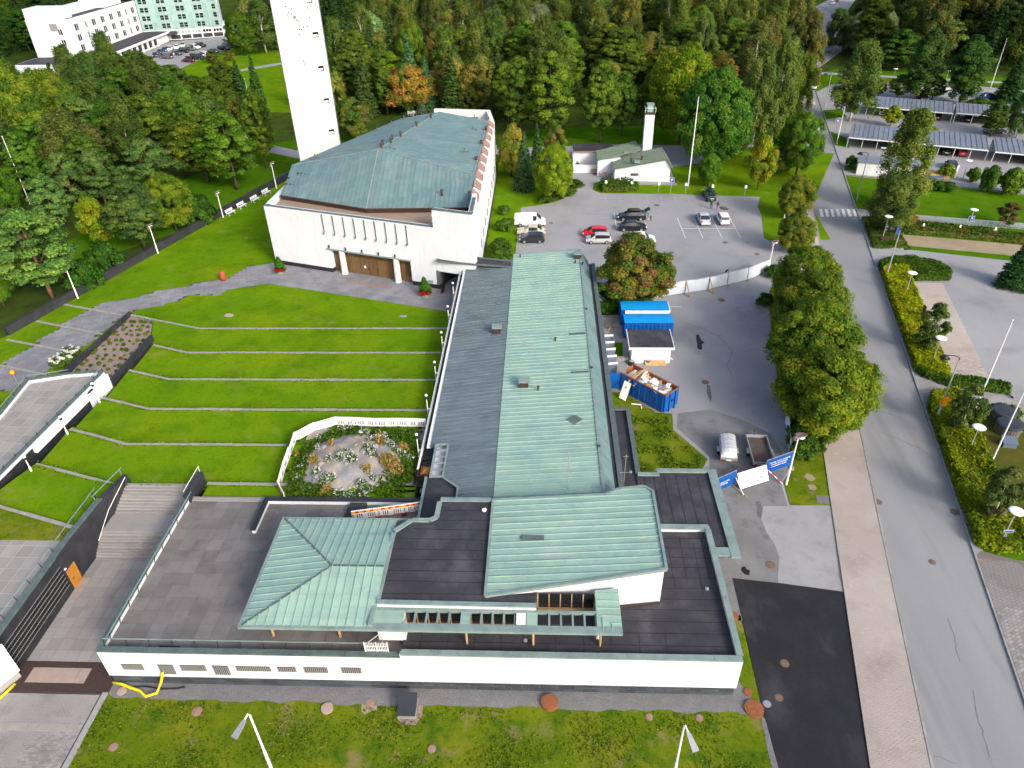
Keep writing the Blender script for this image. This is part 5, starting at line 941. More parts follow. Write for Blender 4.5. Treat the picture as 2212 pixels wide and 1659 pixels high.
obj('front_annex', G().box((-168, 240, 0), (-146, 252.6, 3.3)), 'white_plaster', ht); obj('annex_roof', G().box((-167.6, 240.3, 3.3), (-146.4, 252.5, 3.36)), 'bitumen', ht)
gA, gB = Vector((-153.9, 300.2, 0)), Vector((-126.5, 309.6, 0)); gd = (gB - gA).normalized(); gn = Vector((gd.y, -gd.x, 0)); GL = (gB - gA).length
def gp(s, out=0): v = gA + gd * s + gn * out; return (v.x, v.y)
obj('glass_block', G().prism([gp(0), gp(GL), gp(GL, -14), gp(0, -14)], 0, 24), 'white_plaster', ht)
for r in range(7):
 for k in range(15):
  s = k * GL / 15; obj('glass_panel', G().prism([gp(s + .04, .14), gp(s + GL / 15 - .04, .14), gp(s + GL / 15 - .04, 0), gp(s + .04, 0)], 3.75 + r * 2.85, 6.45 + r * 2.85), 'glass_green', ht)
 obj('floor_band', G().prism([gp(0, .2), gp(GL, .2), gp(GL, 0), gp(0, 0)], 6.45 + r * 2.85, 6.6 + r * 2.85), 'steel', ht)
 for s in (1.6, 3.2, 8, 9.6, 14.4, 16, 20.8, 22.4, 27.4):
  w_ = obj('window', G().prism([gp(s - .62, .2), gp(s + .62, .2), gp(s + .62, .1), gp(s - .62, .1)], 4.4 + r * 2.85, 5.95 + r * 2.85), 'glass_dark', ht); obj('frame', G().prism([gp(s - .62, .24), gp(s + .62, .24), gp(s + .62, .19), gp(s - .62, .19)], 5.1 + r * 2.85, 5.2 + r * 2.85), 'glass_green', w_)
for k in range(5):
 s = 9.5 + k * 3.95; pn = obj('dark_panel', G().prism([gp(s, .05), gp(s + 3.4, .05), gp(s + 3.4, -.1), gp(s, -.1)], .3, 1.7), 'bin_dark', ht)
 for j in range(3): obj('window', G().prism([gp(s + .2 + j * 1.1, .06), gp(s + 1.1 + j * 1.1, .06), gp(s + 1.1 + j * 1.1, 0), gp(s + .2 + j * 1.1, 0)], 2.2, 3.1), 'glass_green' if k < 3 else 'glass_dark', ht)
obj('entrance_canopy', G().prism([gp(8.4, .3), gp(8.4, 3.4), gp(12.2, 3.4), gp(12.2, .3)], 2.4, [2.7, 2.7, 2.7, 2.7]).prism([gp(8.6, .3), gp(8.6, 3.2), gp(12.0, 3.2), gp(12.0, .3)], 2.7, 3.3), 'bin_dark', ht)
obj('side_annex', G().prism([gp(GL, -1), gp(GL + 9, -1), gp(GL + 9, -12), gp(GL, -12)], 0, 4.2), 'white_plaster', ht)
# ================================================================ CARPORTS
def carport(label, P0, P1, depth, zf, zb, nbay, hide=()):
 P0 = Vector((*P0, 0)); P1 = Vector((*P1, 0)); d = (P1 - P0).normalized(); u = Vector((-d.y, d.x, 0)); L = (P1 - P0).length
 t = thing('carport', label, 'carport', P0, absolute=True)
 rf_ = obj('roof', G().slab([P0 + Vector((0, 0, zf)), P1 + Vector((0, 0, zf)), P1 + u * depth + Vector((0, 0, zb)), P0 + u * depth + Vector((0, 0, zb))], .12), 'roof_zinc', t)
 panels(rf_, [P0 + Vector((0, 0, zf)), P1 + Vector((0, 0, zf)), P1 + u * depth + Vector((0, 0, zb)), P0 + u * depth + Vector((0, 0, zb))], u * depth + Vector((0, 0, zb - zf)), .95, 'roof_zinc', rib=(.06, .08))
 obj('fascia', G().beam(P0 + Vector((0, 0, zf - .1)) - u * .05, P1 + Vector((0, 0, zf - .1)) - u * .05, .08, .22), 'white_paint', t)
 obj('back_wall', G().prism([(P0 + u * (depth - .3))[:2], (P1 + u * (depth - .3))[:2], (P1 + u * (depth - .1))[:2], (P0 + u * (depth - .1))[:2]], 0, zb - .15), 'white_plaster', t)
 for k in range(nbay + 1):
  e = P0 + d * (L * k / nbay); e2 = e + u * .9
  obj('post', G().beam((e2.x, e2.y, 0), (e.x + u.x * .25, e.y + u.y * .25, zf - .1), .12, .12), 'white_paint', t)
 return t, P0, d, u, L
CP1 = carport('long grey carport nearest the road with white posts and parked cars', (63.6, 155.5), (87.2, 145.7), 9.0, 2.25, 2.75, 9)
CP1b = carport('grey carport section at the right edge continuing the long carport', (87.9, 144.6), (112, 134.5), 8.6, 2.3, 2.75, 9)
CP2 = carport('far grey carport behind the first one with parked cars', (76.4, 180.3), (92.9, 173.2), 8.8, 2.25, 2.7, 5)
CP2b = carport('far grey carport section to the right of a roof step', (93.6, 173.3), (116, 163.5), 8.2, 2.3, 2.7, 7)
# distant houses at the top edge
for nm, lab, c, s, h, m in (('far_house', 'pale blue house among trees at the top edge', (67, 375), (16, 10), 8, 'glass_green'), ('far_house', 'orange sided hall far behind the trees left of the tower', (-88, 370), (26, 12), 5, 'terracotta'), ('far_house', 'white house half hidden by trees at the top edge', (83, 392), (11, 9), 7, 'white_paint')):
 fh = thing(nm, lab, 'house', (*c, 0)); obj('wall', G().box((-s[0] / 2, -s[1] / 2, 0), (s[0] / 2, s[1] / 2, h)), m, fh); obj('roof', G().slab([(-s[0] / 2 - .4, -s[1] / 2 - .4, h), (s[0] / 2 + .4, -s[1] / 2 - .4, h), (s[0] / 2 + .4, 0, h + 2.5), (-s[0] / 2 - .4, 0, h + 2.5)], .2).slab([(-s[0] / 2 - .4, s[1] / 2 + .4, h), (s[0] / 2 + .4, s[1] / 2 + .4, h), (s[0] / 2 + .4, 0, h + 2.5), (-s[0] / 2 - .4, 0, h + 2.5)], .2), 'roof_zinc', fh)
 for k in range(4):
  for z in (1.2, 4.4)[:1 if h < 6 else 2]: w_ = obj('window', G().box((-s[0] / 2 + 1.5 + k * 3.2, -s[1] / 2 - .05, z), (-s[0] / 2 + 2.7 + k * 3.2, -s[1] / 2 + .05, z + 1.4)), 'glass_dark', fh)
# ================================================================ VEHICLES
CARS = {
 'sedan': (4.6, 1.8, [(-.5, .30, .62, .62), (-.485, .28, .84, .84), (-.36, .25, .93, .97), (-.22, .25, .94, 1.38), (-.05, .25, .93, 1.45), (.10, .25, .92, 1.41), (.25, .25, .90, .98), (.42, .25, .80, .80), (.485, .27, .68, .68), (.5, .30, .52, .52)]),
 'hatch': (4.0, 1.72, [(-.5, .32, .70, .70), (-.485, .28, .95, 1.0), (-.42, .26, .97, 1.38), (-.2, .25, .96, 1.48), (.02, .25, .95, 1.49), (.15, .25, .93, 1.42), (.32, .25, .92, .98), (.45, .25, .80, .80), (.49, .27, .66, .66), (.5, .30, .5, .5)]),
 'wagon': (4.75, 1.82, [(-.5, .32, .70, .70), (-.49, .28, .95, 1.0), (-.43, .26, .97, 1.40), (-.2, .25, .96, 1.49), (.0, .25, .95, 1.49), (.11, .25, .93, 1.42), (.25, .25, .92, .98), (.42, .25, .80, .80), (.485, .27, .68, .68), (.5, .30, .52, .52)]),
 'suv': (4.5, 1.86, [(-.5, .36, .80, .80), (-.49, .32, 1.05, 1.1), (-.42, .30, 1.07, 1.55), (-.2, .29, 1.06, 1.66), (.02, .29, 1.05, 1.66), (.13, .29, 1.03, 1.58), (.27, .29, 1.02, 1.08), (.44, .30, .92, .92), (.49, .32, .75, .75), (.5, .36, .6, .6)]),
 'van': (5.2, 1.92, [(-.5, .36, .9, .9), (-.495, .32, 1.1, 1.75), (-.46, .30, 1.12, 1.9), (-.2, .30, 1.12, 1.96), (.1, .30, 1.12, 1.96), (.22, .30, 1.10, 1.88), (.36, .30, 1.08, 1.18), (.46, .30, .95, .95), (.49, .33, .75, .75), (.5, .36, .55, .55)]),
}
PROTO = {}
def car_proto(kind):
 L, Wd, st_ = CARS[kind]; t = thing('parked_car' if kind != 'van' else 'parked_van', 'car', 'car' if kind != 'van' else 'van')
 body, glass = G(), G(); rings = []
 for i, (x, zb, zl, zr) in enumerate(st_):
  e = 1 - .16 * max(0, (abs(x) - .38) / .12); w = Wd / 2 * e; cab = zr - zl > .12
  wr = w * (.80 if kind != 'van' else .88) if cab else w * .86
  zt = zr; X = x * L
  rings.append([(X, w * .92, zb), (X, w, zb + .28), (X, w * .97, zl), (X, wr, zt), (X, wr * .6, zt + (.03 if cab else .015))])
 def side(y): return [[(p[0], p[1] * y, p[2]) for p in r] for r in rings]
 for sgn in (1, -1):
  rs = side(sgn)
  for i in range(len(rs) - 1):
   for j in range(4):
    q = [rs[i][j], rs[i + 1][j], rs[i + 1][j + 1], rs[i][j + 1]]
    if sgn > 0: q = q[::-1]
    ca = st_[i][3] - st_[i][2] > .12; cb = st_[i + 1][3] - st_[i + 1][2] > .12
    isg = (j == 2 and ca and cb) and not (kind == 'van' and st_[i][0] < -.1)
    (glass if isg else body).add(q, [(0, 1, 2, 3)])
 for i in range(len(rings) - 1):
  a, b = rings[i], rings[i + 1]; dz = abs(st_[i + 1][3] - st_[i][3])
  ca = st_[i][3] - st_[i][2] > .12; cb = st_[i + 1][3] - st_[i + 1][2] > .12
  q = [(a[4][0], -a[4][1], a[4][2]), (b[4][0], -b[4][1], b[4][2]), (b[4][0], b[4][1], b[4][2]), (a[4][0], a[4][1], a[4][2])]
  scr = (ca != cb)
  (glass if scr else body).add(q, [(0, 1, 2, 3)])
  if scr:   # windscreen reaches the pillars
   for sg in (1, -1):
    q = [(a[3][0], sg * a[3][1], a[3][2]), (b[3][0], sg * b[3][1], b[3][2]), (b[4][0], sg * b[4][1], b[4][2]), (a[4][0], sg * a[4][1], a[4][2])]
    glass.add([(p[0], p[1] * .985, p[2] + .004) for p in q], [(0, 1, 2, 3) if sg < 0 else (3, 2, 1, 0)])
 body.add([(p[0], s * p[1], p[2]) for s in (1, -1) for p in rings[0]], [(0, 1, 2, 3, 4, 9, 8, 7, 6, 5)]); body.add([(p[0], s * p[1], p[2]) for s in (1, -1) for p in rings[-1]], [(5, 6, 7, 8, 9, 4, 3, 2, 1, 0)])
 bo = obj('body', body, 'car_paint', t, smooth=False); obj('windows', glass, 'glass_car', t)
 obj('underbody', G().box((-L * .46, -Wd * .44, .16), (L * .46, Wd * .44, .42)), 'rubber', t)
 R = .33 if kind in ('suv', 'van') else .31
 for x in (-L * .31, L * .305):
  for s in (-1, 1):
   M = Matrix.Translation((x, s * (Wd / 2 - .09), R)) @ Matrix.Rotation(math.pi / 2, 4, 'X')
   w_ = obj('wheel', G().lathe([(.1, -.11), (R - .03, -.11), (R, -.07), (R, .07), (R - .03, .11), (.1, .11)], n=14).xf(M), 'rubber', t); obj('rim', G().lathe([(.02, -.115), (R * .66, -.118), (R * .66, .118), (.02, .115)], n=10).xf(M), 'rim', w_)
 for s in (-1, 1):
  obj('headlight', G().obox((L * .475, s * Wd * .34, .60), (.16, .36, .14), -s * .35), 'head_glass', t); obj('tail_light', G().obox((-L * .484, s * Wd * .37, .78 if kind != 'van' else 1.0), (.1, .24, .18 if kind != 'van' else .4), s * .3), 'tail_red', t)
  obj('mirror', G().obox((L * .2, s * (Wd / 2 + .08), .95 if kind != 'van' else 1.15), (.14, .16, .12)), 'car_paint', t)
 obj('number_plate', G().box((-L * .5 - .012, -.26, .62), (-L * .5 + .01, .26, .74)), 'plate', t)
 PROTO[kind] = t; return t
for k in CARS: car_proto(k)
GC = {'black': (.012, .013, .016), 'white': (.72, .73, .74), 'silver': (.42, .43, .45), 'red': (.52, .012, .03), 'green': (.01, .05, .045), 'beige': (.50, .45, .37), 'dark': (.025, .03, .04), 'blue': (.01, .04, .20), 'grey': (.10, .105, .115), 'maroon': (.08, .01, .018), 'slate': (.05, .06, .075)}
def car(kind, col, pos, rot, label, group='cars parked in the church car park', name=None):
 o = place(PROTO[kind], (pos[0], pos[1], .012), math.radians(rot), label, group, GC[col]); return o
car('van', 'white', (-2.2, 114.8), 0, 'white panel van at the left edge of the church car park')
car('sedan', 'beige', (-1.9, 111.0), 180, 'beige sedan parked between the white van and the dark hatchback')
car('hatch', 'dark', (-1.75, 107.95), 180, 'dark grey hatchback parked nearest the wing roof')
wgn = car('wagon', 'black', (14.9, 117.05), 180, 'black estate car with roof box and open tailgate')
rb = obj('roof_box', G().lathe([(.05, -1.05), (.32, -1.0), (.42, -.6), (.42, .5), (.34, .95), (.05, 1.05)], n=10).xf(Matrix.Translation((-.3, 0, 1.72)) @ Matrix.Scale(.5, 4, (0, 0, 1)) @ Matrix.Rotation(math.pi / 2, 4, 'Y')), 'black_metal', wgn, smooth=True)
obj('tailgate', G().slab([(-2.1, -.75, 1.45), (-2.1, .75, 1.45), (-2.95, .7, 1.95), (-2.95, -.7, 1.95)], .06), 'black_metal', wgn)
car('sedan', 'black', (14.6, 112.6), 0, 'black sedan half hidden behind the autumn tree, facing right')
car('hatch', 'red', (8.4, 110.2), 180, 'bright red car beside the autumn tree'); car('hatch', 'silver', (8.8, 107.6), 180, 'silver car next to the red car by the tree')
car('wagon', 'green', (29.7, 126.9), 92, 'dark green estate car parked at the far edge of the lot')
car('sedan', 'silver', (26.7, 115.9), 91, 'silver sedan in a marked bay, left of the white hatchback'); car('hatch', 'white', (29.9, 115.8), 91, 'white hatchback in a marked bay right of the silver sedan')
car('hatch', 'blue', (14.6, 104.5), 180, 'blue and white car glimpsed through the leaves of the autumn tree'); car('suv', 'white', (15.4, 107.3), 0, 'white car glimpsed behind the autumn tree crown')
p = Q(0, 3, 525, 712); car('suv', 'white', (p.x + 1.0, p.y + 2), 77, 'white car driving away on the road past the birches', 'cars on the road')
p = Q(0, 3, 697, 35); car('hatch', 'white', (p.x, p.y), 60, 'white car far up the road at the top edge', 'cars on the road'); p = Q(0, 3, 726, 12); car('hatch', 'red', (p.x, p.y), 60, 'red car far up the road beside the white one', 'cars on the road')
hl = [('wagon', 'dark', (960, 575), -8, 'dark car parked alone by the birch below the hotel'), ('hatch', 'dark', (1235, 450), -60, 'dark car at the left end of the hotel car row'), ('hatch', 'slate', (1272, 425), -60, 'grey car behind the dark van by the hotel'), ('hatch', 'blue', (1310, 408), -60, 'blue car between grey and white cars by the hotel'), ('hatch', 'white', (1352, 398), -60, 'white car right of the blue car by the hotel'), ('hatch', 'white', (1405, 385), -60, 'second white car in the hotel row under the entrance'), ('sedan', 'silver', (1455, 370), -60, 'silver car at the back of the hotel row'),
      ('van', 'grey', (1318, 462), 175, 'dark grey van parked in front of the hotel row'), ('sedan', 'slate', (1402, 436), -10, 'grey sedan right of the dark grey van'), ('suv', 'black', (1452, 417), 175, 'black car between two grey cars by the hotel'), ('sedan', 'grey', (1505, 400), 175, 'grey sedan behind the black car by the hotel'), ('suv', 'white', (1545, 388), -10, 'white sport utility car at the end of the hotel row'), ('suv', 'black', (1590, 372), -10, 'black car behind the white one at the hotel'),
      ('wagon', 'maroon', (1492, 492), 175, 'maroon estate car on the right side of the hotel lot'), ('van', 'dark', (1568, 470), -5, 'dark people carrier behind the maroon estate'), ('suv', 'white', (1610, 450), 175, 'white car behind the dark people carrier'), ('sedan', 'dark', (1692, 420), -5, 'dark sedan by the hotel lawn edge'), ('suv', 'black', (1775, 398), -5, 'black car further up the hotel lawn edge'), ('suv', 'slate', (1808, 378), -5, 'slate car beside the black one at lawn edge'), ('wagon', 'blue', (1825, 358), -5, 'bright blue car at the far corner of the hotel lot'), ('van', 'white', (935, 662), -10, 'white van mostly hidden by the birch below the hotel')]
for kd, c, pxy, r_, lab in hl: p = Q(0, 0, *pxy); car(kd, c, (p.x, p.y), r_ - 15, lab, 'cars parked at the hotel')
def bay_car(C, s, kd, c, lab, back=True):
 t, P0, d, u, L = C; p = P0 + d * s + u * 3.4; car(kd, c, (p.x, p.y), math.degrees(math.atan2(u.y, u.x)) + (0 if back else 180), lab, 'cars under the carports')
for s, kd, c, lab in ((13.2, 'van', 'beige', 'white van under the near carport behind the tall tree'), (16.0, 'hatch', 'silver', 'pale blue car under the near carport'), (18.7, 'sedan', 'black', 'black car between blue and red cars under the carport'), (21.6, 'hatch', 'red', 'red car under the near carport'), (10.6, 'sedan', 'maroon', 'dark red car under the near carport behind tree branches')): bay_car(CP1, s, kd, c, lab)
bay_car(CP1b, 7.0, 'sedan', 'silver', 'silver car at the right edge under the carport')
for s, kd, c, lab in ((3.5, 'hatch', 'silver', 'silver car at the left end of the far carport'), (12.2, 'sedan', 'black', 'black car under the far carport near its middle'), (15.2, 'sedan', 'maroon', 'dark red car at the right of the far carport')): bay_car(CP2, s, kd, c, lab)
bay_car(CP2b, 3.0, 'sedan', 'black', 'black car under the right half of the far carport')
for pxy, kd, c, r_, lab in (((1420, 1000), 'hatch', 'white', -80, 'white car driving between the two carports'), ((1095, 690), 'hatch', 'red', 70, 'red car behind the far carport trees'), ((1405, 790), 'suv', 'black', -100, 'black car behind the far carport'), ((1410, 715), 'hatch', 'silver', 20, 'silver car parked behind the far carport'), ((1590, 715), 'hatch', 'white', 20, 'white car behind the far carport by the poplar'), ((1975, 1055), 'sedan', 'slate', 10, 'slate car behind the near carport roof at right'), ((1925, 785), 'hatch', 'blue', 10, 'blue car behind a hedge beyond the far carport'), ((1630, 1330), 'sedan', 'dark', 75, 'dark car beside the yellow green bush in the yard')):
 p = Q(0, 3, *pxy); car(kd, c, (p.x, p.y), r_, lab, 'cars in the east yard')
# ================================================================ PEOPLE (one skinned body each)
def cloth_mat(name, shoes, trousers, shirt):
 m, n, b = nodes_of(name); tc = N(n, 'ShaderNodeTexCoord'); sx = N(n, 'ShaderNodeSeparateXYZ'); n.links.new(tc.outputs['Object'], sx.inputs[0])
 cr = N(n, 'ShaderNodeValToRGB'); cr.color_ramp.interpolation = 'CONSTANT'; e = cr.color_ramp.elements
 dv = N(n, 'ShaderNodeMath'); dv.operation = 'DIVIDE'; n.links.new(sx.outputs[2], dv.inputs[0]); dv.inputs[1].default_value = 1.8
 n.links.new(dv.outputs[0], cr.inputs[0]); e[0].position = 0; e[0].color = (*shoes, 1); e[1].position = .05; e[1].color = (*trousers, 1)
 k = e.new(.53); k.color = (*shirt, 1); k = e.new(.835); k.color = (.50, .30, .22, 1)
 n.links.new(cr.outputs[0], b.inputs['Base Color']); b.inputs['Roughness'].default_value = .8; MAT[name] = m
def person(label, pos, rot, h, shoes, trousers, shirt, hair=(.05, .03, .02), bend=0.0, stride=.12, arm=.0):
 i = len(ORI); nm = 'clothes_%d' % i; cloth_mat(nm, shoes, trousers, shirt)
 t = thing('person', label, 'person', (pos[0], pos[1], pos[2] if len(pos) > 2 else 0.012), math.radians(rot)); s = h / 1.78
 b = bend; J = {'pel': (0, 0, .95), 'waist': (0, -.03 * b, 1.10), 'chest': (0, -.30 * b, 1.32 - .10 * b), 'neck': (0, -.45 * b, 1.50 - .2 * b), 'head': (0, -.55 * b - .01, 1.62 - .25 * b), 'top': (0, -.58 * b - .01, 1.72 - .27 * b)}
 for q, sg in (('l', 1), ('r', -1)):
  J['hip' + q] = (.10 * sg, 0, .90); J['knee' + q] = (.11 * sg, -.10 * stride - sg * stride * .5, .50); J['ank' + q] = (.11 * sg, -sg * stride, .09); J['toe' + q] = (.12 * sg, -sg * stride - .17, .045)
  J['sh' + q] = (.19 * sg, -.36 * b, 1.43 - .13 * b); J['el' + q] = (.25 * sg, -.30 * b - .08 - arm * .15, 1.15 - .12 * b); J['wr' + q] = (.23 * sg, -.40 * b - .2 - arm * .3, .93 - .05 * b + arm * .3); J['hd' + q] = (.22 * sg, -.42 * b - .25 - arm * .36, .84 - .05 * b + arm * .32)
 names = list(J); rad = dict(pel=.15, waist=.13, chest=.15, neck=.055, head=.10, top=.085)
 for q in 'lr': rad.update({'hip' + q: .10, 'knee' + q: .065, 'ank' + q: .045, 'toe' + q: .04, 'sh' + q: .065, 'el' + q: .048, 'wr' + q: .035, 'hd' + q: .035})
 ed = [('pel', 'waist'), ('waist', 'chest'), ('chest', 'neck'), ('neck', 'head'), ('head', 'top')]
 for q in 'lr': ed += [('pel', 'hip' + q), ('hip' + q, 'knee' + q), ('knee' + q, 'ank' + q), ('ank' + q, 'toe' + q), ('chest', 'sh' + q), ('sh' + q, 'el' + q), ('el' + q, 'wr' + q), ('wr' + q, 'hd' + q)]
 me = bpy.data.meshes.new('body'); me.from_pydata([tuple(c * s for c in J[k]) for k in names], [(names.index(a), names.index(c)) for a, c in ed], []); me.materials.append(MAT[nm])
 o = bpy.data.objects.new('body', me); COL.objects.link(o); o.parent = t
 sk = o.modifiers.new('skin', 'SKIN')
 for k, v in zip(names, me.skin_vertices[0].data): v.radius = (rad[k] * s, rad[k] * s); v.use_root = (k == 'pel')
 ss = o.modifiers.new('sub', 'SUBSURF'); ss.levels = 1; ss.render_levels = 2
 hd = J['head']; hm = 'hair_%d' % i; mat(hm, hair, .8)
 obj('hair', G().lathe([(.02, .03), (.085, .04), (.115, .09), (.10, .16), (.05, .20), (.01, .205)], (hd[0] * s, hd[1] * s + .015, hd[2] * s - .06), 10), hm, t, smooth=True)
 return t
K = (.012, .012, .015)
p = Q(1, 2, 1607, 245); person('man in dark clothes with a pale shoulder strap standing behind the green car', p, 200, 1.8, K, K, (.03, .035, .03), stride=.1)
p = Q(1, 2, 1655, 261); person('person in black jacket and purple patterned leggings near the dark puddle', p, 170, 1.72, (.5, .5, .5), (.30, .10, .38), K, stride=.12)
p = Q(1, 2, 1110, 335); person('person in green top and pale trousers leaning into the open car boot', p, -80, 1.75, (.5, .5, .5), (.55, .5, .42), (.0, .26, .13), bend=.55, arm=.6, hair=(.45, .33, .15))
p = Q(1, 2, 1130, 346); person('child in purple jacket and dark trousers behind the black estate', p, -100, 1.45, (.6, .6, .6), K, (.42, .03, .40), hair=(.4, .28, .15))
p = Q(1, 3, 492, 268); person('person in white shirt with dark bag walking towards the zebra crossing', (p.x, p.y, .1), 30, 1.75, K, (.03, .03, .04), (.7, .7, .7), stride=.3)
p = Q(1, 2, 1722, 775); person('person in black crouched beyond the white site fence', p, 20, 1.35, K, K, K, bend=.9)
p = Q(2, 3, 2205, 505); person('person in black with white shoes at the right picture edge', p, 60, 1.75, (.7, .7, .7), K, K, stride=.25)
p = Q(0, 0, 1382, 455); person('person in white top at the back of the dark grey van', p, 60, 1.75, K, (.2, .2, .22), (.7, .7, .7))
# ================================================================ SITE THINGS
def container(label, x0, y0, x1, y1, h, cloth):
 t = thing('waste_container', label, 'container', ((x0 + x1) / 2, (y0 + y1) / 2, 0), 0, 'blue covered containers', absolute=True)
 obj('body', G().prism([(x0, y0), (x1, y0), (x1, y1), (x0, y1)], .22, h), 'blue_paint', t)
 for k in range(12): x = x0 + .25 + k * (x1 - x0 - .5) / 11; obj('rib', G().box((x, y0 - .07, .25), (x + .09, y0, h - .05)), 'blue_paint', t)
 for k in range(4): y = y0 + .2 + k * (y1 - y0 - .4) / 3; obj('rib', G().box((x1, y - .04, .25), (x1 + .07, y + .04, h - .05)).box((x0 - .07, y - .04, .25), (x0, y + .04, h - .05)), 'blue_paint', t)
 n = 12; v = []; f = []
 for i in range(n + 1):
  for j in range(5): v.append((x0 - .03 + (x1 - x0 + .06) * i / n, y0 - .04 + (y1 - y0 + .08) * j / 4, h + .04 + .10 * math.sin(j / 4 * math.pi) + random.uniform(-.02, .02)))
 for i in range(n):
  for j in range(4): f.append((i * 5 + j, (i + 1) * 5 + j, (i + 1) * 5 + j + 1, i * 5 + j + 1))
 obj('tarpaulin', G().add(v, f), 'blue_tarp', t, smooth=True); obj('rim', G().beam((x0, y0 - .02, h), (x1, y0 - .02, h), .1, .1).beam((x0, y1, h), (x1, y1, h), .1, .1), 'blue_paint', t)
 for x in (x0 + .5, x1 - .5):
  for y in (y0 + .3, y1 - .3): obj('wheel', G().lathe([(.02, -.1), (.12, -.1), (.12, .1), (.02, .1)], n=10).xf(Matrix.Translation((x, y, .12)) @ Matrix.Rotation(math.pi / 2, 4, 'X')), 'rubber', t)
 if cloth: obj('white_sheet', G().box((x0 + .45, y0 - .12, h - .75), (x1 + .03, y0 - .02, h + .02)).box((x1, y0, h - .3), (x1 + .15, y1 - .2, h + .05)), 'banner_white', t)
 return t
container('far blue container with blue tarpaulin and white sheet along its side', 10.0, 81.1, 16.0, 83.5, 2.3, True)
container('near blue container with blue tarpaulin behind the white hut', 10.1, 77.85, 16.05, 80.05, 2.3, False)
hu = thing('site_hut', 'white flat roofed hut with dark felt roof beside the containers', 'hut', (12.7, 73.6, 0), absolute=True)
obj('wall', G().box((10.45, 72.35, 0), (15.0, 75.4, 2.3)), 'white_paint', hu); rf_ = obj('roof', G().slab([(10.1, 71.85, 2.45), (15.2, 71.85, 2.45), (15.2, 75.75, 2.62), (10.1, 75.75, 2.62)], .16), 'bitumen', hu)
obj('fascia', G().box((10.02, 71.78, 2.18), (15.28, 71.86, 2.5)).beam((10.06, 71.8, 2.42), (10.06, 75.8, 2.58), .08, .26).beam((15.24, 71.8, 2.42), (15.24, 75.8, 2.58), .08, .26), 'white_paint', rf_)
for k in range(26): x = 10.75 + k * .16; obj('vent_slot', G().box((x, 72.33, 1.98), (x + .09, 72.36, 2.1)), 'dark_void', hu)
pw = thing('plywood_sheets', 'three plywood sheets leaning on the foot of the white hut', 'plywood', (13.3, 72.2, 0))
for k in range(3): obj('sheet', G().slab([(-1.15 + k * .82, -.42, .04), (-.36 + k * .82, -.44, .04), (-.5 + k * .82, .12, .45), (-1.28 + k * .82, .12, .45)], .04), 'plywood', pw)
for k, (t_, lab) in enumerate((((1, 2, 977, 1478), 'dark tub with lid standing left of the plywood'), ((1, 2, 1105, 1468), 'open black bucket in front of the plywood'))):
 p = Q(*t_); b_ = thing('bucket', lab, 'bucket', p); obj('tub', G().lathe([(.02, .0), (.26, 0), (.36, .5), (.33, .5), (.24, .05), (.02, .05)] if k else [(.02, 0), (.42, 0), (.32, .5), (.02, .5)], n=14), 'black_metal', b_); obj('rim', G().lathe([(.33, .48), (.37, .48), (.37, .52), (.33, .52)] if k else [(.02, .5), (.31, .5), (.29, .54), (.02, .54)], n=14), 'steel', b_)
p, q = Q(1, 2, 1245, 1475), Q(1, 2, 1295, 1435); tp_ = thing('white_squeegee', 'white long handled tool lying on the asphalt by the hut', 'tool', p); d = q - p; obj('handle', G().tube([(0, 0, .04), (d.x, d.y, .04)], .035, 6), 'lamp_white', tp_); obj('head', G().obox((d.x, d.y, .01), (.55, .12, .08), math.atan2(d.y, d.x) + 1.2), 'lamp_white', tp_)
p = Q(1, 2, 820, 1470); pt_ = thing('wooden_post', 'short wooden post standing beside the wing wall', 'post', p); obj('stump', G().tube([(0, 0, 0), (0, 0, .9)], .13, 10), 'timber', pt_)
for k in range(5):
 y = 76.2 - k * 1.55; bd = thing('leaning_board', ['topmost', 'second', 'third', 'fourth', 'lowest'][k] + ' white board leaning in the row against the wing', 'board', (7.5, y, 0), 0, 'white boards by the wing'); obj('panel', G().slab([(.0, -.5, 1.9), (1.15, .15, 1.6), (1.05, .0, .1), (-.1, -.65, .3)], .05), 'white_paint', bd); obj('back_panel', G().slab([(.05, -.6, 1.7), (1.1, -.05, 1.4), (1.05, -.1, .1), (0, -.7, .2)], .04), 'bin_blue', bd)
p = Q(1, 2, 770, 1215, 2.0); sl_ = thing('timber_lath', 'two thin timber laths sticking up beside the white boards', 'timber', (p.x, p.y, 1.2)); obj('lath', G().beam((0, 0, 0), (-.5, 1.2, 1.0), .05, .05), 'timber', sl_); obj('lath', G().beam((0, 0, 0), (.7, .7, 1.0), .05, .05), 'timber', sl_)
gb = thing('glass_sheets', 'translucent roofing sheets leaning in the bushes beside the wing', 'sheets', (7.8, 85.6, 0));
for k in range(2): obj('sheet', G().slab([(-.6, .9 - k * 1.1, 2.2), (.9, .3 - k * 1.1, 1.0), (.8, -.1 - k * 1.1, 1.0), (-.7, .4 - k * 1.1, 2.2)], .03), 'foil_silver', gb)
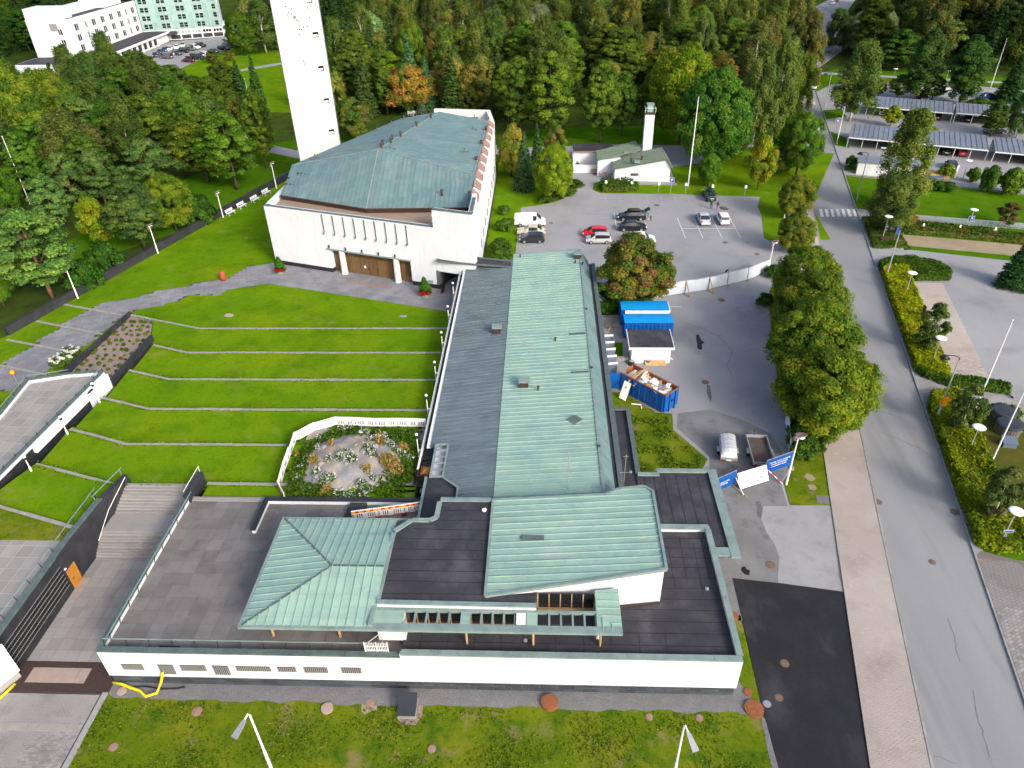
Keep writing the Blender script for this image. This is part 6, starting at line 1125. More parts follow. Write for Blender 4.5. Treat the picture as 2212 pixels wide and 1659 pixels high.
# open skip full of boards
sk = thing('open_skip', 'open blue skip full of discarded white boards with its door swung open', 'skip', (11.6, 65.4, 0), math.radians(-45.5))
L_, W_, H_k = 6.3, 2.3, 2.35     # +x runs from the door end down to the front corner
obj('body', G().box((-L_ / 2, -W_ / 2, .2), (L_ / 2, -W_ / 2 + .08, H_k)).box((-L_ / 2, W_ / 2 - .08, .2), (L_ / 2, W_ / 2, H_k)).box((L_ / 2 - .08, -W_ / 2 + .08, .2), (L_ / 2, W_ / 2 - .08, H_k)).box((-L_ / 2, -W_ / 2 + .08, .2), (L_ / 2 - .08, W_ / 2 - .08, .3)), 'blue_paint', sk)
obj('lining', G().box((-L_ / 2 + .02, W_ / 2 - .1, .3), (L_ / 2 - .09, W_ / 2 - .085, H_k - .02)).box((-L_ / 2 + .02, -W_ / 2 + .085, .3), (L_ / 2 - .09, -W_ / 2 + .1, H_k - .02)), 'rust_inside', sk)
obj('rim', G().box((-L_ / 2, -W_ / 2 - .05, H_k), (L_ / 2, -W_ / 2 + .1, H_k + .08)).box((-L_ / 2, W_ / 2 - .1, H_k), (L_ / 2, W_ / 2 + .05, H_k + .08)).box((L_ / 2 - .1, -W_ / 2 + .1, H_k), (L_ / 2 + .05, W_ / 2 - .1, H_k + .08)), 'rust_inside', sk)
for k in range(8): x = -L_ / 2 + .4 + k * (L_ - .8) / 7; obj('rib', G().box((x, -W_ / 2 - .09, .12), (x + .1, -W_ / 2, H_k)), 'blue_paint', sk)
for k in range(8): x = -L_ / 2 + .4 + k * (L_ - .8) / 7; obj('rib', G().box((x, W_ / 2, .12), (x + .1, W_ / 2 + .09, H_k)), 'blue_paint', sk)
for y in (-.5, .45): obj('hook_bar', G().box((L_ / 2, y, .0), (L_ / 2 + .14, y + .13, H_k)), 'blue_paint', sk)
obj('hook', G().box((L_ / 2 + .01, -.2, 1.2), (L_ / 2 + .12, .3, 1.35)), 'black_metal', sk)
dr = obj('door', G().obox((-L_ / 2 - .75, -W_ / 2 - .75, .25), (2.2, .09, H_k - .3), math.radians(42)), 'blue_paint', sk)
for k in range(3): obj('door_rib', G().obox((-L_ / 2 - .78, -W_ / 2 - .80, .55 + k * .7), (2.1, .14, .1), math.radians(42)), 'blue_paint', dr)
obj('end_flap', G().slab([(-L_ / 2, W_ / 2, H_k), (-L_ / 2, -.1, H_k - .1), (-L_ / 2 + .3, .0, .4), (-L_ / 2 + .1, W_ / 2 - .1, .4)], .06), 'rust_inside', sk)
rnd_ = random.Random(5); wr = thing('discarded_boards', 'heap of discarded white boards and timber inside the open skip', 'rubble', (11.6, 65.4, .3), math.radians(-45.5))
for k in range(70):
 x = rnd_.uniform(-2.4, 2.7); y = rnd_.uniform(-.75, .75); z = 1.55 + rnd_.uniform(0, .6) - abs(y) * .2; m_ = rnd_.choice(['white_paint', 'white_paint', 'white_paint', 'plastic_white', 'timber', 'plywood', 'steel']) if x > -1 else rnd_.choice(['timber', 'white_paint', 'plywood'])
 if x < -.8: sz, ro, ti = (.16, rnd_.uniform(1.2, 1.9), .07), rnd_.uniform(-.1, .1), (rnd_.uniform(.2, .5), rnd_.uniform(-.2, .2))
 else: sz, ro, ti = (rnd_.uniform(.4, 1.1), rnd_.uniform(.35, .8), .05), rnd_.uniform(0, 3.1), (rnd_.uniform(-.45, .45), rnd_.uniform(-.45, .45))
 obj('board', G().obox((x, y, z), sz, ro, tilt=ti), m_, wr)
obj('rubble_base', G().box((-2.9, -1.02, 0), (2.9, 1.02, 1.5)), 'white_paint', wr)
dbd = thing('leaning_door', 'white door leaf leaning against the side of the open skip', 'door', (9.2, 65.3, .05), math.radians(-45)); obj('leaf', G().slab([(-.45, -.65, .1), (.45, -.65, .1), (.45, .15, 2.0), (-.45, .15, 2.0)], .05), 'lamp_white', dbd); obj('lock_plate', G().slab([(-.1, -.18, 1.29), (.05, -.18, 1.29), (.05, -.06, 1.55), (-.1, -.06, 1.55)], .03), 'timber', dbd)
dpp = thing('downpipe_offcut', 'bent white downpipe lying on the grass by the skip', 'pipe', (10.6, 63.6, .08)); obj('pipe', G().tube([(-.9, .5, 0), (.1, .25, .05), (.1, -.35, .05)], .06, 8), 'lamp_white', dpp)
# trailers
def trailer(label, pos, rot, L, Wd, covered):
 t = thing('trailer', label, 'trailer', pos, math.radians(rot)); z = .55; h = .4
 obj('bed', G().box((-Wd / 2, -L / 2, z), (Wd / 2, L / 2, z + .06)), 'trailer_bed', t)
 for nm, a, b in (('side_board', (-Wd / 2, -L / 2, z), (-Wd / 2 + .06, L / 2, z + h)), ('side_board', (Wd / 2 - .06, -L / 2, z), (Wd / 2, L / 2, z + h)), ('tailboard', (-Wd / 2 + .06, -L / 2, z), (Wd / 2 - .06, -L / 2 + .06, z + h)), ('front_board', (-Wd / 2 + .06, L / 2 - .06, z), (Wd / 2 - .06, L / 2, z + h))): obj(nm, G().box(a, b), 'galv', t)
 for s in (-1, 1):
  M = Matrix.Translation((s * (Wd / 2 + .1), -.1, .3)) @ Matrix.Rotation(math.pi / 2, 4, 'Y'); w_ = obj('wheel', G().lathe([(.08, -.09), (.3, -.08), (.3, .08), (.08, .09)], n=14).xf(M), 'rubber', t); obj('rim', G().lathe([(.02, -.095), (.17, -.095), (.17, .095), (.02, .095)], n=10).xf(M), 'rim', w_)
  obj('mudguard', G().box((s * (Wd / 2 + .12) - .13, -.5, .62), (s * (Wd / 2 + .12) + .13, .3, .68)), 'galv', t); obj('tail_light', G().box((s * Wd * .38 - .12, -L / 2 - .04, z - .02), (s * Wd * .38 + .12, -L / 2, z + .12)), 'tail_red', t)
 obj('drawbar', G().beam((-.4, L / 2, z - .05), (0, L / 2 + 1.1, z - .1), .07, .08).beam((.4, L / 2, z - .05), (0, L / 2 + 1.1, z - .1), .07, .08), 'galv', t); obj('jockey_wheel', G().tube([(0, L / 2 + .9, .05), (0, L / 2 + .9, z + .25)], .04, 6), 'black_metal', t)
 if covered:
  v = []; f = []; n = 9
  for i in range(n + 1):
   y = -L / 2 + L * i / n; tp2 = min(1, i / 1.6, (n - i) / 1.2 + .35);
   for j in range(7):
    a = math.pi * j / 6; v.append((-math.cos(a) * (Wd / 2 + .02), y, z + h - .02 + math.sin(a) ** .6 * .62 * tp2 + (.015 if i % 2 else 0)))
  for i in range(n):
   for j in range(6): f.append((i * 7 + j, (i + 1) * 7 + j, (i + 1) * 7 + j + 1, i * 7 + j + 1))
  obj('hood', G().add(v, f), 'foil_silver', t);
  for i in range(2, n): y = -L / 2 + L * i / n; obj('hood_rib', G().tube([(-math.cos(math.pi * j / 6) * (Wd / 2 + .03), y, z + h + math.sin(math.pi * j / 6) ** .6 * .64) for j in range(7)], .025, 5), 'galv', t)
 obj('number_plate', G().box((-.25, -L / 2 - .03, z + .02), (.25, -L / 2, z + .13)), 'plate', t)
 return t
trailer('silver covered trailer with rounded ribbed hood', (18.3, 55.8, 0.012), -8, 3.4, 1.55, True); trailer('open flat trailer with brown bed behind the banners', (21.4, 55.6, 0.012), -3, 4.3, 2.05, False)
# banner fence
BF = [Vector((15.9, 50.0, 0)), Vector((18.06, 51.28, 0)), Vector((21.13, 52.55, 0)), Vector((23.95, 53.95, 0))]
def banner(label, a, b, z0, z1, m_, txt, tm, ts, lean=.0, sl=1.1):
 t = thing('banner_board', label, 'banner', (a + b) / 2, math.atan2(b.y - a.y, b.x - a.x)); L = (b - a).length
 obj('panel', G().slab([(-L / 2, -lean, z0), (L / 2, -lean, z0), (L / 2, 0, z1), (-L / 2, 0, z1)], .02) if lean else G().box((-L / 2, -.02, z0), (L / 2, .0, z1)), m_, t)
 obj('frame', G().beam((-L / 2, .02, z0 - .02), (L / 2, .02, z0 - .02), .05, .05).beam((-L / 2, .02, z1 + .02), (L / 2, .02, z1 + .02), .05, .05).beam((-L / 2, .02, 0), (-L / 2, .02, z1), .05, .05).beam((L / 2, .02, 0), (L / 2, .02, z1), .05, .05), 'galv', t)
 if txt:
  M = Matrix.Translation((ts[1], -.045 - lean * (1 - (ts[2] - z0) / (z1 - z0)), ts[2])) @ Matrix.Rotation(math.pi / 2 - math.atan2(lean, z1 - z0), 4, 'X'); lettering(t, txt, ts[0], M, tm, sl)
 return t
banner('blue banner board at left, cut off by the entry roof', BF[0], BF[1], .18, 1.85, 'sign_blue', 'Taidon purkaa\nmahdennaa', 'text_white', (.24, -.25, 1.05))
banner('leaning white banner board with grey lettering between two blue ones', BF[1] + Vector((.1, 0, 0)), BF[2], .12, 1.45, 'banner_white', 'Kuin uuden aamun koittaa\non rauhassa voi olla\nja hetkessä onnen myös on\nsen ilo taivasta', 'bin_dark', (.26, .05, 1.1), lean=.75)
banner('blue banner board with three lines of white lettering near the lamp post', BF[2], BF[3], .25, 1.95, 'sign_blue', 'Ohuelta riemun remppoli\nminulta anhost kallioi\npuurtaaman matilju', 'text_white', (.24, .0, 1.42))
for k, (p, a, lab) in enumerate(((BF[1], 0, 'wooden prop with pale strut bracing the blue and white banners'), (BF[2], 1, 'red and white striped pole propping the right banner'))):
 t = thing('banner_prop', lab, 'prop', p)
 if k == 0: obj('strut', G().beam((0, -.05, 1.0), (.55, -1.4, .06), .07, .07), 'white_paint', t); obj('foot', G().beam((-.25, .1, .04), (.85, -1.65, .04), .09, .07), 'timber', t)
 else:
  for j in range(6): q0 = Vector((0, -.05, 1.1)).lerp(Vector((1.5, -1.1, .05)), j / 6); q1 = Vector((0, -.05, 1.1)).lerp(Vector((1.5, -1.1, .05)), (j + 1) / 6); obj('stripe', G().tube([q0, q1], .045, 8), 'white_paint' if j % 2 else 'sign_red', t)
for k, p in enumerate((BF[2] + Vector((-.1, -.25, 0)), BF[3] + Vector((.15, -.1, 0)))): fb = thing('concrete_block', ['pale concrete foot under the white banner corner', 'pale concrete foot beside the right banner'][k], 'block', p, .6 * k - .6); obj('block', G().box((-.14, -.42, 0), (.14, .3, .16)), 'concrete_pale', fb)
# site fence with tarpaulins
FN = [Q(1, 2, 1085, 968), Q(1, 2, 1225, 945), Q(1, 2, 1400, 917), Q(1, 2, 1585, 890), Q(1, 2, 1732, 850), Q(1, 2, 1893, 812), Q(1, 2, 2062, 745)]
for k in range(6):
 a, b = FN[k], FN[k + 1]; t = thing('site_fence', ['leftmost', 'second', 'third', 'fourth', 'fifth', 'rightmost'][k] + ' fence panel hung with a pale tarpaulin across the lot', 'fence', (a + b) / 2, math.atan2(b.y - a.y, b.x - a.x), 'site fence panels'); L = (b - a).length
 v = []; f = []
 for i in range(9):
  for j in range(5): v.append((-L / 2 + .08 + (L - .16) * i / 8, random.uniform(-.05, .05), .12 + 1.85 * j / 4 - (.05 * math.sin(i / 8 * math.pi) if j == 4 else 0)))
 for i in range(8):
  for j in range(4): f.append((i * 5 + j, (i + 1) * 5 + j, (i + 1) * 5 + j + 1, i * 5 + j + 1))
 obj('tarpaulin', G().add(v, f), 'tarp_grey', t, smooth=True); obj('frame', G().tube([(-L / 2, .05, 0), (-L / 2, .05, 2.0)], .04, 6).tube([(L / 2, .05, 0), (L / 2, .05, 2.0)], .04, 6).tube([(-L / 2, .05, 2.0), (L / 2, .05, 2.0)], .03, 6).tube([(-L / 2, .05, .12), (L / 2, .05, .12)], .03, 6), 'steel', t)
 obj('foot', G().box((L / 2 - .12, -.4, 0), (L / 2 + .12, .3, .14)), 'concrete_pale', t)
FN += [Q(2, 3, 345, 690), Q(2, 3, 318, 400)]; FN[6:6] = []
for k, i in enumerate((2, 3)):
 a = FN[i]; t = thing('fence_prop', ['larger', 'smaller'][k] + ' triangular timber prop bracing the site fence', 'prop', a, .35); obj('upright', G().beam((0, -.05, 0), (0, -.05, 2.0), .09, .07), 'timber', t); obj('strut', G().beam((0, -.05, 1.9), (.1, -1.2, .08), .09, .07), 'timber', t); obj('foot', G().beam((-.02, .1, .05), (.12, -1.3, .05), .09, .08), 'timber', t)
a, b = FN[-2], FN[-1]; t = thing('site_fence', 'pale tarpaulin fence panel along the trees behind the open trailer', 'fence', (a + b) / 2, math.atan2(b.y - a.y, b.x - a.x), 'site fence panels'); L = (b - a).length; obj('tarpaulin', G().add([(-L / 2 + L * i / 8, random.uniform(-.08, .08), .1 + 1.7 * j) for i in range(9) for j in (0, 1)], [(2 * i, 2 * i + 2, 2 * i + 3, 2 * i + 1) for i in range(8)]), 'tarp_grey', t); obj('frame', G().tube([(-L / 2, 0, 0), (-L / 2, 0, 1.85)], .04, 6).tube([(L / 2, 0, 0), (L / 2, 0, 1.85)], .04, 6), 'steel', t)
# white plastic barriers round the rock, striped ones on the deck
BAR = [Q(2, 1, 1366, 470, 2.42), Q(2, 1, 1312, 466, 2.42), Q(2, 1, 1145, 462, 2.42), Q(2, 1, 978, 464, 2.42), Q(2, 1, 815, 456, 2.42), Q(2, 1, 652, 452, 2.42), Q(2, 1, 487, 495, 2.5), Q(2, 1, 335, 570, 2.62), Q(2, 1, 290, 690, 2.8), Q(2, 1, 245, 815, 2.8), Q(2, 1, 200, 960, 3.0)]
def barrier(label, a, b, group, striped=False):
 t = thing('plastic_barrier', label, 'barrier', a, math.atan2(b.y - a.y, b.x - a.x), group); L = Vector((b.x - a.x, b.y - a.y)).length
 obj('panel', G().box((0, -.03, .06), (L - .03, .03, 1.05)), 'plastic_white', t)
 n = max(4, int(L / .17))
 for k in range(n):
  x = (k + .5) * L / n; obj('cog', G().box((x - .05, -.02, 1.05), (x + .04, .02, 1.11)), 'plastic_white', t)
  if .2 < (k + .5) / n < .42 or .58 < (k + .5) / n < .9 or k == 0: obj('slot', G().box((x - .03, -.045, .28), (x + .035, -.03, .68)).box((x - .03, .03, .28), (x + .035, .045, .68)), 'brown_metal', t)
 if striped:
  m_ = max(6, int(L / .3))
  for k in range(m_): obj('stripe', G().box((.02 + k * (L - .06) / m_, -.05, .8), (.02 + (k + 1) * (L - .06) / m_, -.03, 1.0)), 'sign_red' if k % 2 else 'sign_yellow', t)
  obj('low_stripe', G().box((.05, -.05, .1), (L * .35, -.03, .18)).box((L * .6, -.05, .1), (L - .1, -.03, .18)), 'sign_red', t)
 for x in (.1, L - .12): obj('foot', G().box((x - .1, -.28, 0), (x + .1, .28, .08)), 'rubber', t)
 return t
for k in range(10): barrier('white slotted plastic barrier ' + ['touching the wing', 'second from the wing', 'third from the wing', 'behind the daisies, with dense slots', 'at the upper left bend', 'on the curved corner, upper', 'on the curved corner, lower', 'left of the rock, upper', 'left of the rock, middle', 'left of the rock, lower'][k] , BAR[k], BAR[k + 1], 'white barriers round the rock')
barrier('short white barrier with a red stripe at the lower left corner of the rock garden', BAR[10], Q(2, 1, 248, 1040, 3.25), 'white barriers round the rock', True)
SB = [Q(2, 1, 783, 1205, 3.33), Q(2, 1, 988, 1178, 3.33), Q(2, 1, 1190, 1150, 3.33), Q(2, 1, 1335, 1128, 3.33)]
for k in range(3): barrier(['left', 'middle', 'right'][k] + ' red and yellow striped barrier on the deck by the dark roof', SB[k], SB[k + 1], 'striped barriers on the deck', True)
# ================================================================ LAMPS, POLES, SIGNS
def copper_lamp(label, base, h, rot):
 t = thing('path_lamp', label, 'lamp', base, rot, 'copper reflector lamps'); obj('pole', G().tube([(0, 0, 0), (0, 0, h * .35), (0, 0, h * .36), (0, 0, h - .3)], [.11, .10, .075, .06], 10), 'pole_white', t)
 obj('lamp_arm', G().beam((-.1, 0, h - .35), (.45, 0, h - .1), .07, .07), 'lamp_white', t)
 D = [(.02, 0), (.5, .03), (.62, .12), (.6, .15), (.45, .08), (.02, .05)]
 obj('upper_reflector', G().lathe(D, n=16).xf(Matrix.Translation((-.25, 0, h + .1)) @ Matrix.Rotation(.35, 4, 'Y') @ Matrix.Scale(.72, 4, (0, 1, 0))), 'pink_copper', t, smooth=True)
 obj('white_shade', G().lathe([(.02, -.06), (.45, -.04), (.5, .02), (.02, .04)], n=16).xf(Matrix.Translation((-.2, 0, h - .12)) @ Matrix.Rotation(.35, 4, 'Y') @ Matrix.Scale(.72, 4, (0, 1, 0))), 'lamp_white', t, smooth=True)
 obj('lower_reflector', G().lathe([(.02, -.22), (.26, -.2), (.14, .1), (.02, .15)], n=12).xf(Matrix.Translation((.32, 0, h - .5))), 'pink_copper', t, smooth=True)
 return t
for (bt, tt, lab) in (((1, 0, 618, 955, .6), (1, 0, 530, 715), 'copper topped lamp at the left end of the dark wall'), ((1, 0, 1252, 598, .6), (1, 0, 1190, 375), 'copper topped lamp midway along the dark wall'), ((1, 0, 1768, 315, .6), (1, 0, 1718, 115), 'copper topped lamp beside the white benches'), ((1, 0, 2190, 85, .6), (0, 0, 2148, 1290), 'copper topped lamp above the last white bench by the church'), ((2, 3, 328, 922, 0), (2, 3, 412, 530), 'copper topped lamp on the grass corner by the banners'), ((1, 3, 185, 745, 0), (1, 3, 235, 505), 'copper topped lamp at the right end of the site fence'), ((1, 3, 310, 330, 0), (1, 3, 335, 190), 'copper topped lamp in the trees beside the road crossing')):
 b = Q(*bt); copper_lamp(lab, b, ztop(b, dpx(*tt)) - b.z, 2.6 if b.x < 0 else 2.0)
def disc_lamp(label, base, h):
 t = thing('disc_lamp', label, 'lamp', base, 0, 'round disc lamps'); obj('pole', G().tube([(0, 0, 0), (0, 0, h * .45), (0, 0, h * .46), (0, 0, h - .1)], [.07, .07, .05, .045], 8), 'pole_grey', t)
 obj('shade', G().lathe([(.02, 0), (.58, .02), (.62, .06), (.5, .11), (.02, .14)], (0, 0, h - .06), 20), 'lamp_white', t, smooth=True); obj('neck', G().lathe([(.05, -.3), (.16, -.05), (.05, 0)], (0, 0, h - .06), 10), 'steel', t); return t
for bt, tt, lab in (((1, 3, 1268, 940), (1, 3, 1327, 752), 'white disc lamp at the top of the yellow hedge'), ((1, 3, 1478, 1480), (1, 3, 1573, 1267), 'white disc lamp beside the young tree in the paved bays'), ((2, 3, 1768, 668), (2, 3, 1848, 465), 'white disc lamp near the round bins'), ((2, 3, 2015, 1400), (2, 3, 2170, 1130), 'white disc lamp with a small blue sign at lower right'), ((1, 3, 1085, 500), (1, 3, 1132, 305), 'white disc lamp by the brown sign near the birch trunk'), ((1, 3, 1755, 430), (1, 3, 1806, 252), 'white disc lamp carrying the parking sign'), ((0, 3, 1165, 670), (0, 3, 1180, 545), 'white disc lamp behind the far carport, left'), ((0, 3, 1590, 650), (0, 3, 1612, 560), 'white disc lamp behind the far carport, right'), ((0, 3, 1725, 1420), (0, 3, 1782, 1270), 'small lamp between the yard bushes'), ((0, 3, 1080, 1260), (0, 3, 1090, 1200), 'small lamp in front of the near carport')):
 b = Q(*bt); disc_lamp(lab, b, max(2.2, ztop(b, dpx(*tt))))
def street_lamp(label, base, h, rot):
 t = thing('street_lamp', label, 'street lamp', base, rot, 'black hooded street lamps'); obj('pole', G().tube([(0, 0, 0), (0, 0, h * .5), (0, 0, h - .3)], [.10, .085, .06], 8), 'pole_grey', t)
 obj('arm', G().tube([(0, 0, h - .4), (0, 0, h), (-.5, 0, h + .18), (-1.25, 0, h + .12)], .045, 8), 'black_metal', t); obj('hood', G().lathe([(.05, .2), (.18, .12), (.5, -.18), (.44, -.2), (.02, -.1)], (-1.3, 0, h + .0), 14), 'black_metal', t, smooth=True); return t
for bt, tt, lab in (((2, 3, 1505, 425), (1, 3, 1700, 1425), 'black hooded street lamp carrying the yellow weight limit sign'), ((1, 3, 885, 180), (0, 3, 970, 1215), 'black hooded street lamp on the lawn beside the road'), ((1, 3, 1118, 795), (1, 3, 1240, 400), 'black hooded street lamp in the hedge corner by the road'), ((0, 3, 632, 845), (0, 3, 688, 585), 'black hooded street lamp far along the road')):
 b = Q(*bt); street_lamp(lab, b, ztop(b, dpx(*tt)), -.2)
for bt, lab, rot, hx in (((3, 0, 1970, 1222), 'grey bent street lamp rising from the bottom edge, left', 2.5, (1905, 1330)), ((3, 2, 1398, 1312), 'grey bent street lamp rising from the bottom edge, right', -.6, (1448, 1430))):
 hh = 9.0; a = Q(*bt, hh); t = thing('road_lamp', lab, 'street lamp', (a.x, a.y, 0), 0, 'bent road lamps'); hd = Q(bt[0], bt[1], hx[0], hx[1], hh - .25); d = Vector((hd.x - a.x, hd.y - a.y, -.25))
 obj('pole', G().tube([(0, 0, 0), (0, 0, hh * .55), (0, 0, hh * .552), (0, 0, hh - .25), (d.x * .12, d.y * .12, hh), (d.x * .5, d.y * .5, hh - .1)], [.11, .095, .07, .06, .05, .045], 8), 'pole_white', t)
 e = d.normalized(); u = Vector((-e.y, e.x, 0)).normalized(); c = Vector((d.x * .45, d.y * .45, hh - .1));
 obj('lamp_head', G().add([c + u * .07, c - u * .07, c + e * .3 - u * .14, c + e * 1.05 - u * .2, c + e * 1.05 + u * .2, c + e * .3 + u * .14] + [q + Vector((0, 0, -.1)) for q in (c + u * .07, c - u * .07, c + e * .3 - u * .14, c + e * 1.05 - u * .2, c + e * 1.05 + u * .2, c + e * .3 + u * .14)], [(0, 1, 2, 3, 4, 5), (11, 10, 9, 8, 7, 6)] + [(i, 6 + i, 6 + (i + 1) % 6, (i + 1) % 6) for i in range(6)]), 'steel', t)
def flagpole(label, base, h, r=.075, name='flagpole'):
 t = thing(name, label, 'flagpole', base, 0, 'white flagpoles'); obj('pole', G().tube([(0, 0, 0), (0, 0, h * .3), (0, 0, h)], [r, r * .95, r * .45], 8), 'pole_white', t); obj('finial', G().lathe([(.01, 0), (.08, .05), (.08, .12), (.01, .17)], (0, 0, h), 8), 'lamp_white', t); obj('foot', G().box((-.16, -.16, 0), (.16, .16, .2)), 'steel', t)
 obj('halyard', G().tube([(.1, 0, .8), (.07, 0, h * .98)], .008, 4), 'lamp_white', t); return t
b = Q(0, 2, 1425, 1480); flagpole('tall white flagpole on the lawn right of the chapel', b, ztop(b, dpx(0, 2, 1513, 775)), .11)
b = Q(2, 3, 1785, 415); flagpole('white flagpole rising from the bushes behind the round bins', b, ztop(b, dpx(1, 3, 2115, 1135)))
b = Q(2, 3, 1935, 785); flagpole('white flagpole in front of the round bins', b, 9.5)
b = Q(2, 3, 2170, 1110); flagpole('white flagpole cut off by the right edge behind the lower disc lamp', (b.x + 1.2, b.y - .6, 0), 9.5)
for bt, tt, lab in (((0, 0, 240, 1620), (0, 0, 8, 1085), 'grey floodlight mast at the far left edge'), ((0, 0, 360, 385), (0, 0, 275, 150), 'flagpole right of another in front of the hotel'), ((0, 0, 318, 385), (0, 0, 228, 150), 'flagpole left of another in front of the hotel'), ((0, 0, 1975, 800), (0, 0, 1933, 625), 'thin white pole among the trees left of the tower'), ((0, 3, 1945, 700), (0, 3, 2170, 310), 'white pole in the wood at the right edge'), ((0, 3, 550, 625), (0, 3, 593, 395), 'white pole beside the far road junction'), ((0, 3, 727, 1140), (0, 3, 793, 850), 'white pole beside the near carport by the road')):
 b = Q(*bt); flagpole(lab, b, max(4, ztop(b, dpx(*tt))), .07)
# bollard lamps along the car park edge
for k, (x, y) in enumerate(((773, 1510), (977, 1515), (1190, 1525), (1402, 1530), (1613, 1545), (1872, 1550))):
 b = Q(0, 2, x, y); t = thing('bollard_lamp', ['first', 'second', 'third', 'fourth', 'fifth', 'sixth'][k] + ' small white capped lamp from the left along the chapel lawn', 'lamp', b, 0, 'small lamps by the chapel lawn'); obj('post', G().tube([(0, 0, 0), (0, 0, 1.5)], .05, 6), 'steel', t); obj('cap', G().lathe([(.05, 1.4), (.24, 1.45), (.22, 1.85), (.05, 1.95)], n=10), 'lamp_white', t)
for k, (bt, h) in enumerate((((2, 0, 800, 295, 2.0), (2, 0, 725, 120)), ((2, 0, 548, 545, 2.4), (2, 0, 482, 385)), ((2, 0, 262, 838, 2.8), (2, 0, 190, 700)))):
 b = Q(*bt); hh = ztop(b, dpx(*h)) - b.z; t = thing('terrace_lamp', ['upper', 'middle', 'lower'][k] + ' white stepped lamp post in front of the dark terrace wall', 'lamp', b, 0, 'white lamp posts by the terrace wall'); obj('pole', G().tube([(0, 0, 0), (0, 0, .9), (0, 0, .91), (0, 0, hh - .4)], [.1, .1, .055, .05], 8), 'pole_white', t); obj('lamp_head', G().lathe([(.05, -.4), (.13, -.35), (.15, -.08), (.05, -.06)], (0, 0, hh), 10), 'black_metal', t); obj('lamp_cap', G().lathe([(.03, -.08), (.16, -.07), (.14, .05), (.02, .08)], (0, 0, hh), 10), 'lamp_white', t)
def sign(name, label, base, h, w, hgt, face, txt=None, tm='text_white', ts=.3, rot=0.0, disc=None, pole='steel', wide=None):
 t = thing(name, label, 'sign', base, rot); obj('post', G().tube([(0, .05, 0), (0, .05, h)], .04, 6), 'pole_grey' if pole else 'steel', t)
 if disc:
  D = lambda r, y0, y1: G().lathe([(.01, y0), (r, y0), (r, y1), (.01, y1)], n=20).xf(Matrix.Translation((0, 0, h)) @ Matrix.Rotation(math.pi / 2, 4, 'X'))
  obj('rim', D(disc, .0, .02), 'sign_red', t); obj('face', D(disc * .78, .02, .03), 'sign_yellow', t)
 else:
  obj('border', G().box((-w / 2 - .03, -.01, h - hgt), (w / 2 + .03, .01, h + .03)), 'sign_white', t); obj('plate', G().box((-w / 2, -.02, h - hgt + .03), (w / 2, -.01, h)), face, t)
 if txt: lettering(t, txt, ts, Matrix.Translation((0, -.045, h - (hgt * .5 if not disc else 0) - ts * .33)) @ Matrix.Rotation(math.pi / 2, 4, 'X'), tm)
 return t
b = Q(0, 2, 1287, 1532); sign('parking_sign', 'blue parking sign by the chapel lawn', b, 2.9, .75, .85, 'sign_blue', 'P', ts=.75)
b = Q(1, 3, 1760, 425); sign('parking_sign', 'blue parking sign on the disc lamp above the sandy bays', (b.x - .1, b.y - .15, 0), 2.6, .8, .8, 'sign_blue', 'P', ts=.72)
b = Q(0, 3, 718, 1045); sign('crossing_sign', 'blue pedestrian crossing sign beside the far zebra crossing', b, 3.0, .8, .8, 'sign_blue');
lettering(bpy.data.objects['crossing_sign'], 'A', .62, Matrix.Translation((0, -.045, 2.32)) @ Matrix.Rotation(math.pi / 2, 4, 'X'), 'text_white')
b = Q(2, 3, 1505, 425); wt = sign('weight_limit_sign', 'round yellow and red sign reading 121 with yellow plate', (b.x + .12, b.y - .12, 0), 2.9, .6, .6, 'sign_yellow', '12t', 'text_black', .5, .15, disc=.5); obj('lower_plate', G().box((-.32, -.02, 2.25), (.32, 0, 2.45)), 'sign_yellow', wt)
b = Q(0, 3, 582, 640); sign('round_sign', 'round yellow and red sign at the far road junction', b, 2.9, .6, .6, 'sign_yellow', disc=.42)
b = Q(2, 0, 150, 140, .62); sign('round_sign', 'round yellow and red sign on the path left of the terrace', b, 1.9, .6, .6, 'sign_yellow', disc=.29, rot=.5)
b = Q(2, 3, 2015, 1400); sn = sign('street_name_sign', 'small blue plate on the lower right disc lamp', (b.x + .1, b.y - .12, 0), 1.9, .75, .22, 'sign_blue')
for k, (x, y) in enumerate(((1400, 430), (1688, 445), (1968, 460))):
 b = Q(1, 3, x, y); t = thing('bay_marker', ['left', 'middle', 'right'][k] + ' small post with white and blue plate in the hedge by the sandy bays', 'sign', b, 0, 'small bay markers'); obj('post', G().tube([(0, .02, 0), (0, .02, 1.3)], .03, 6), 'steel', t); obj('cap', G().box((-.12, -.03, 1.1), (.12, .05, 1.45)), 'lamp_white', t); obj('plate', G().box((-.3, -.05, .85), (.3, -.02, 1.05)), 'sign_white', t); obj('band', G().box((-.26, -.06, .88), (.26, -.05, .98)), 'bin_blue', t)
b = Q(1, 3, 1125, 510); t = thing('name_board', 'low brown sign board in the hedge corner by the birch', 'sign', b, -.1); obj('board', G().box((-1.0, -.04, .35), (1.0, .04, .95)), 'brown_metal', t)
for x in (-.8, .8): obj('leg', G().box((x - .04, -.03, 0), (x + .04, .03, .4)), 'black_metal', t)
b = Q(1, 3, 1175, 515); t = thing('flag_post', 'thin post with a blue and white vertical banner by the brown sign', 'sign', b); obj('post', G().tube([(0, 0, 0), (0, 0, 3.2)], .035, 6), 'steel', t); obj('banner', G().slab([(.05, 0, 1.4), (.45, 0, 1.4), (.45, .0, 3.1), (.05, 0, 3.1)], .02), 'sign_blue', t)
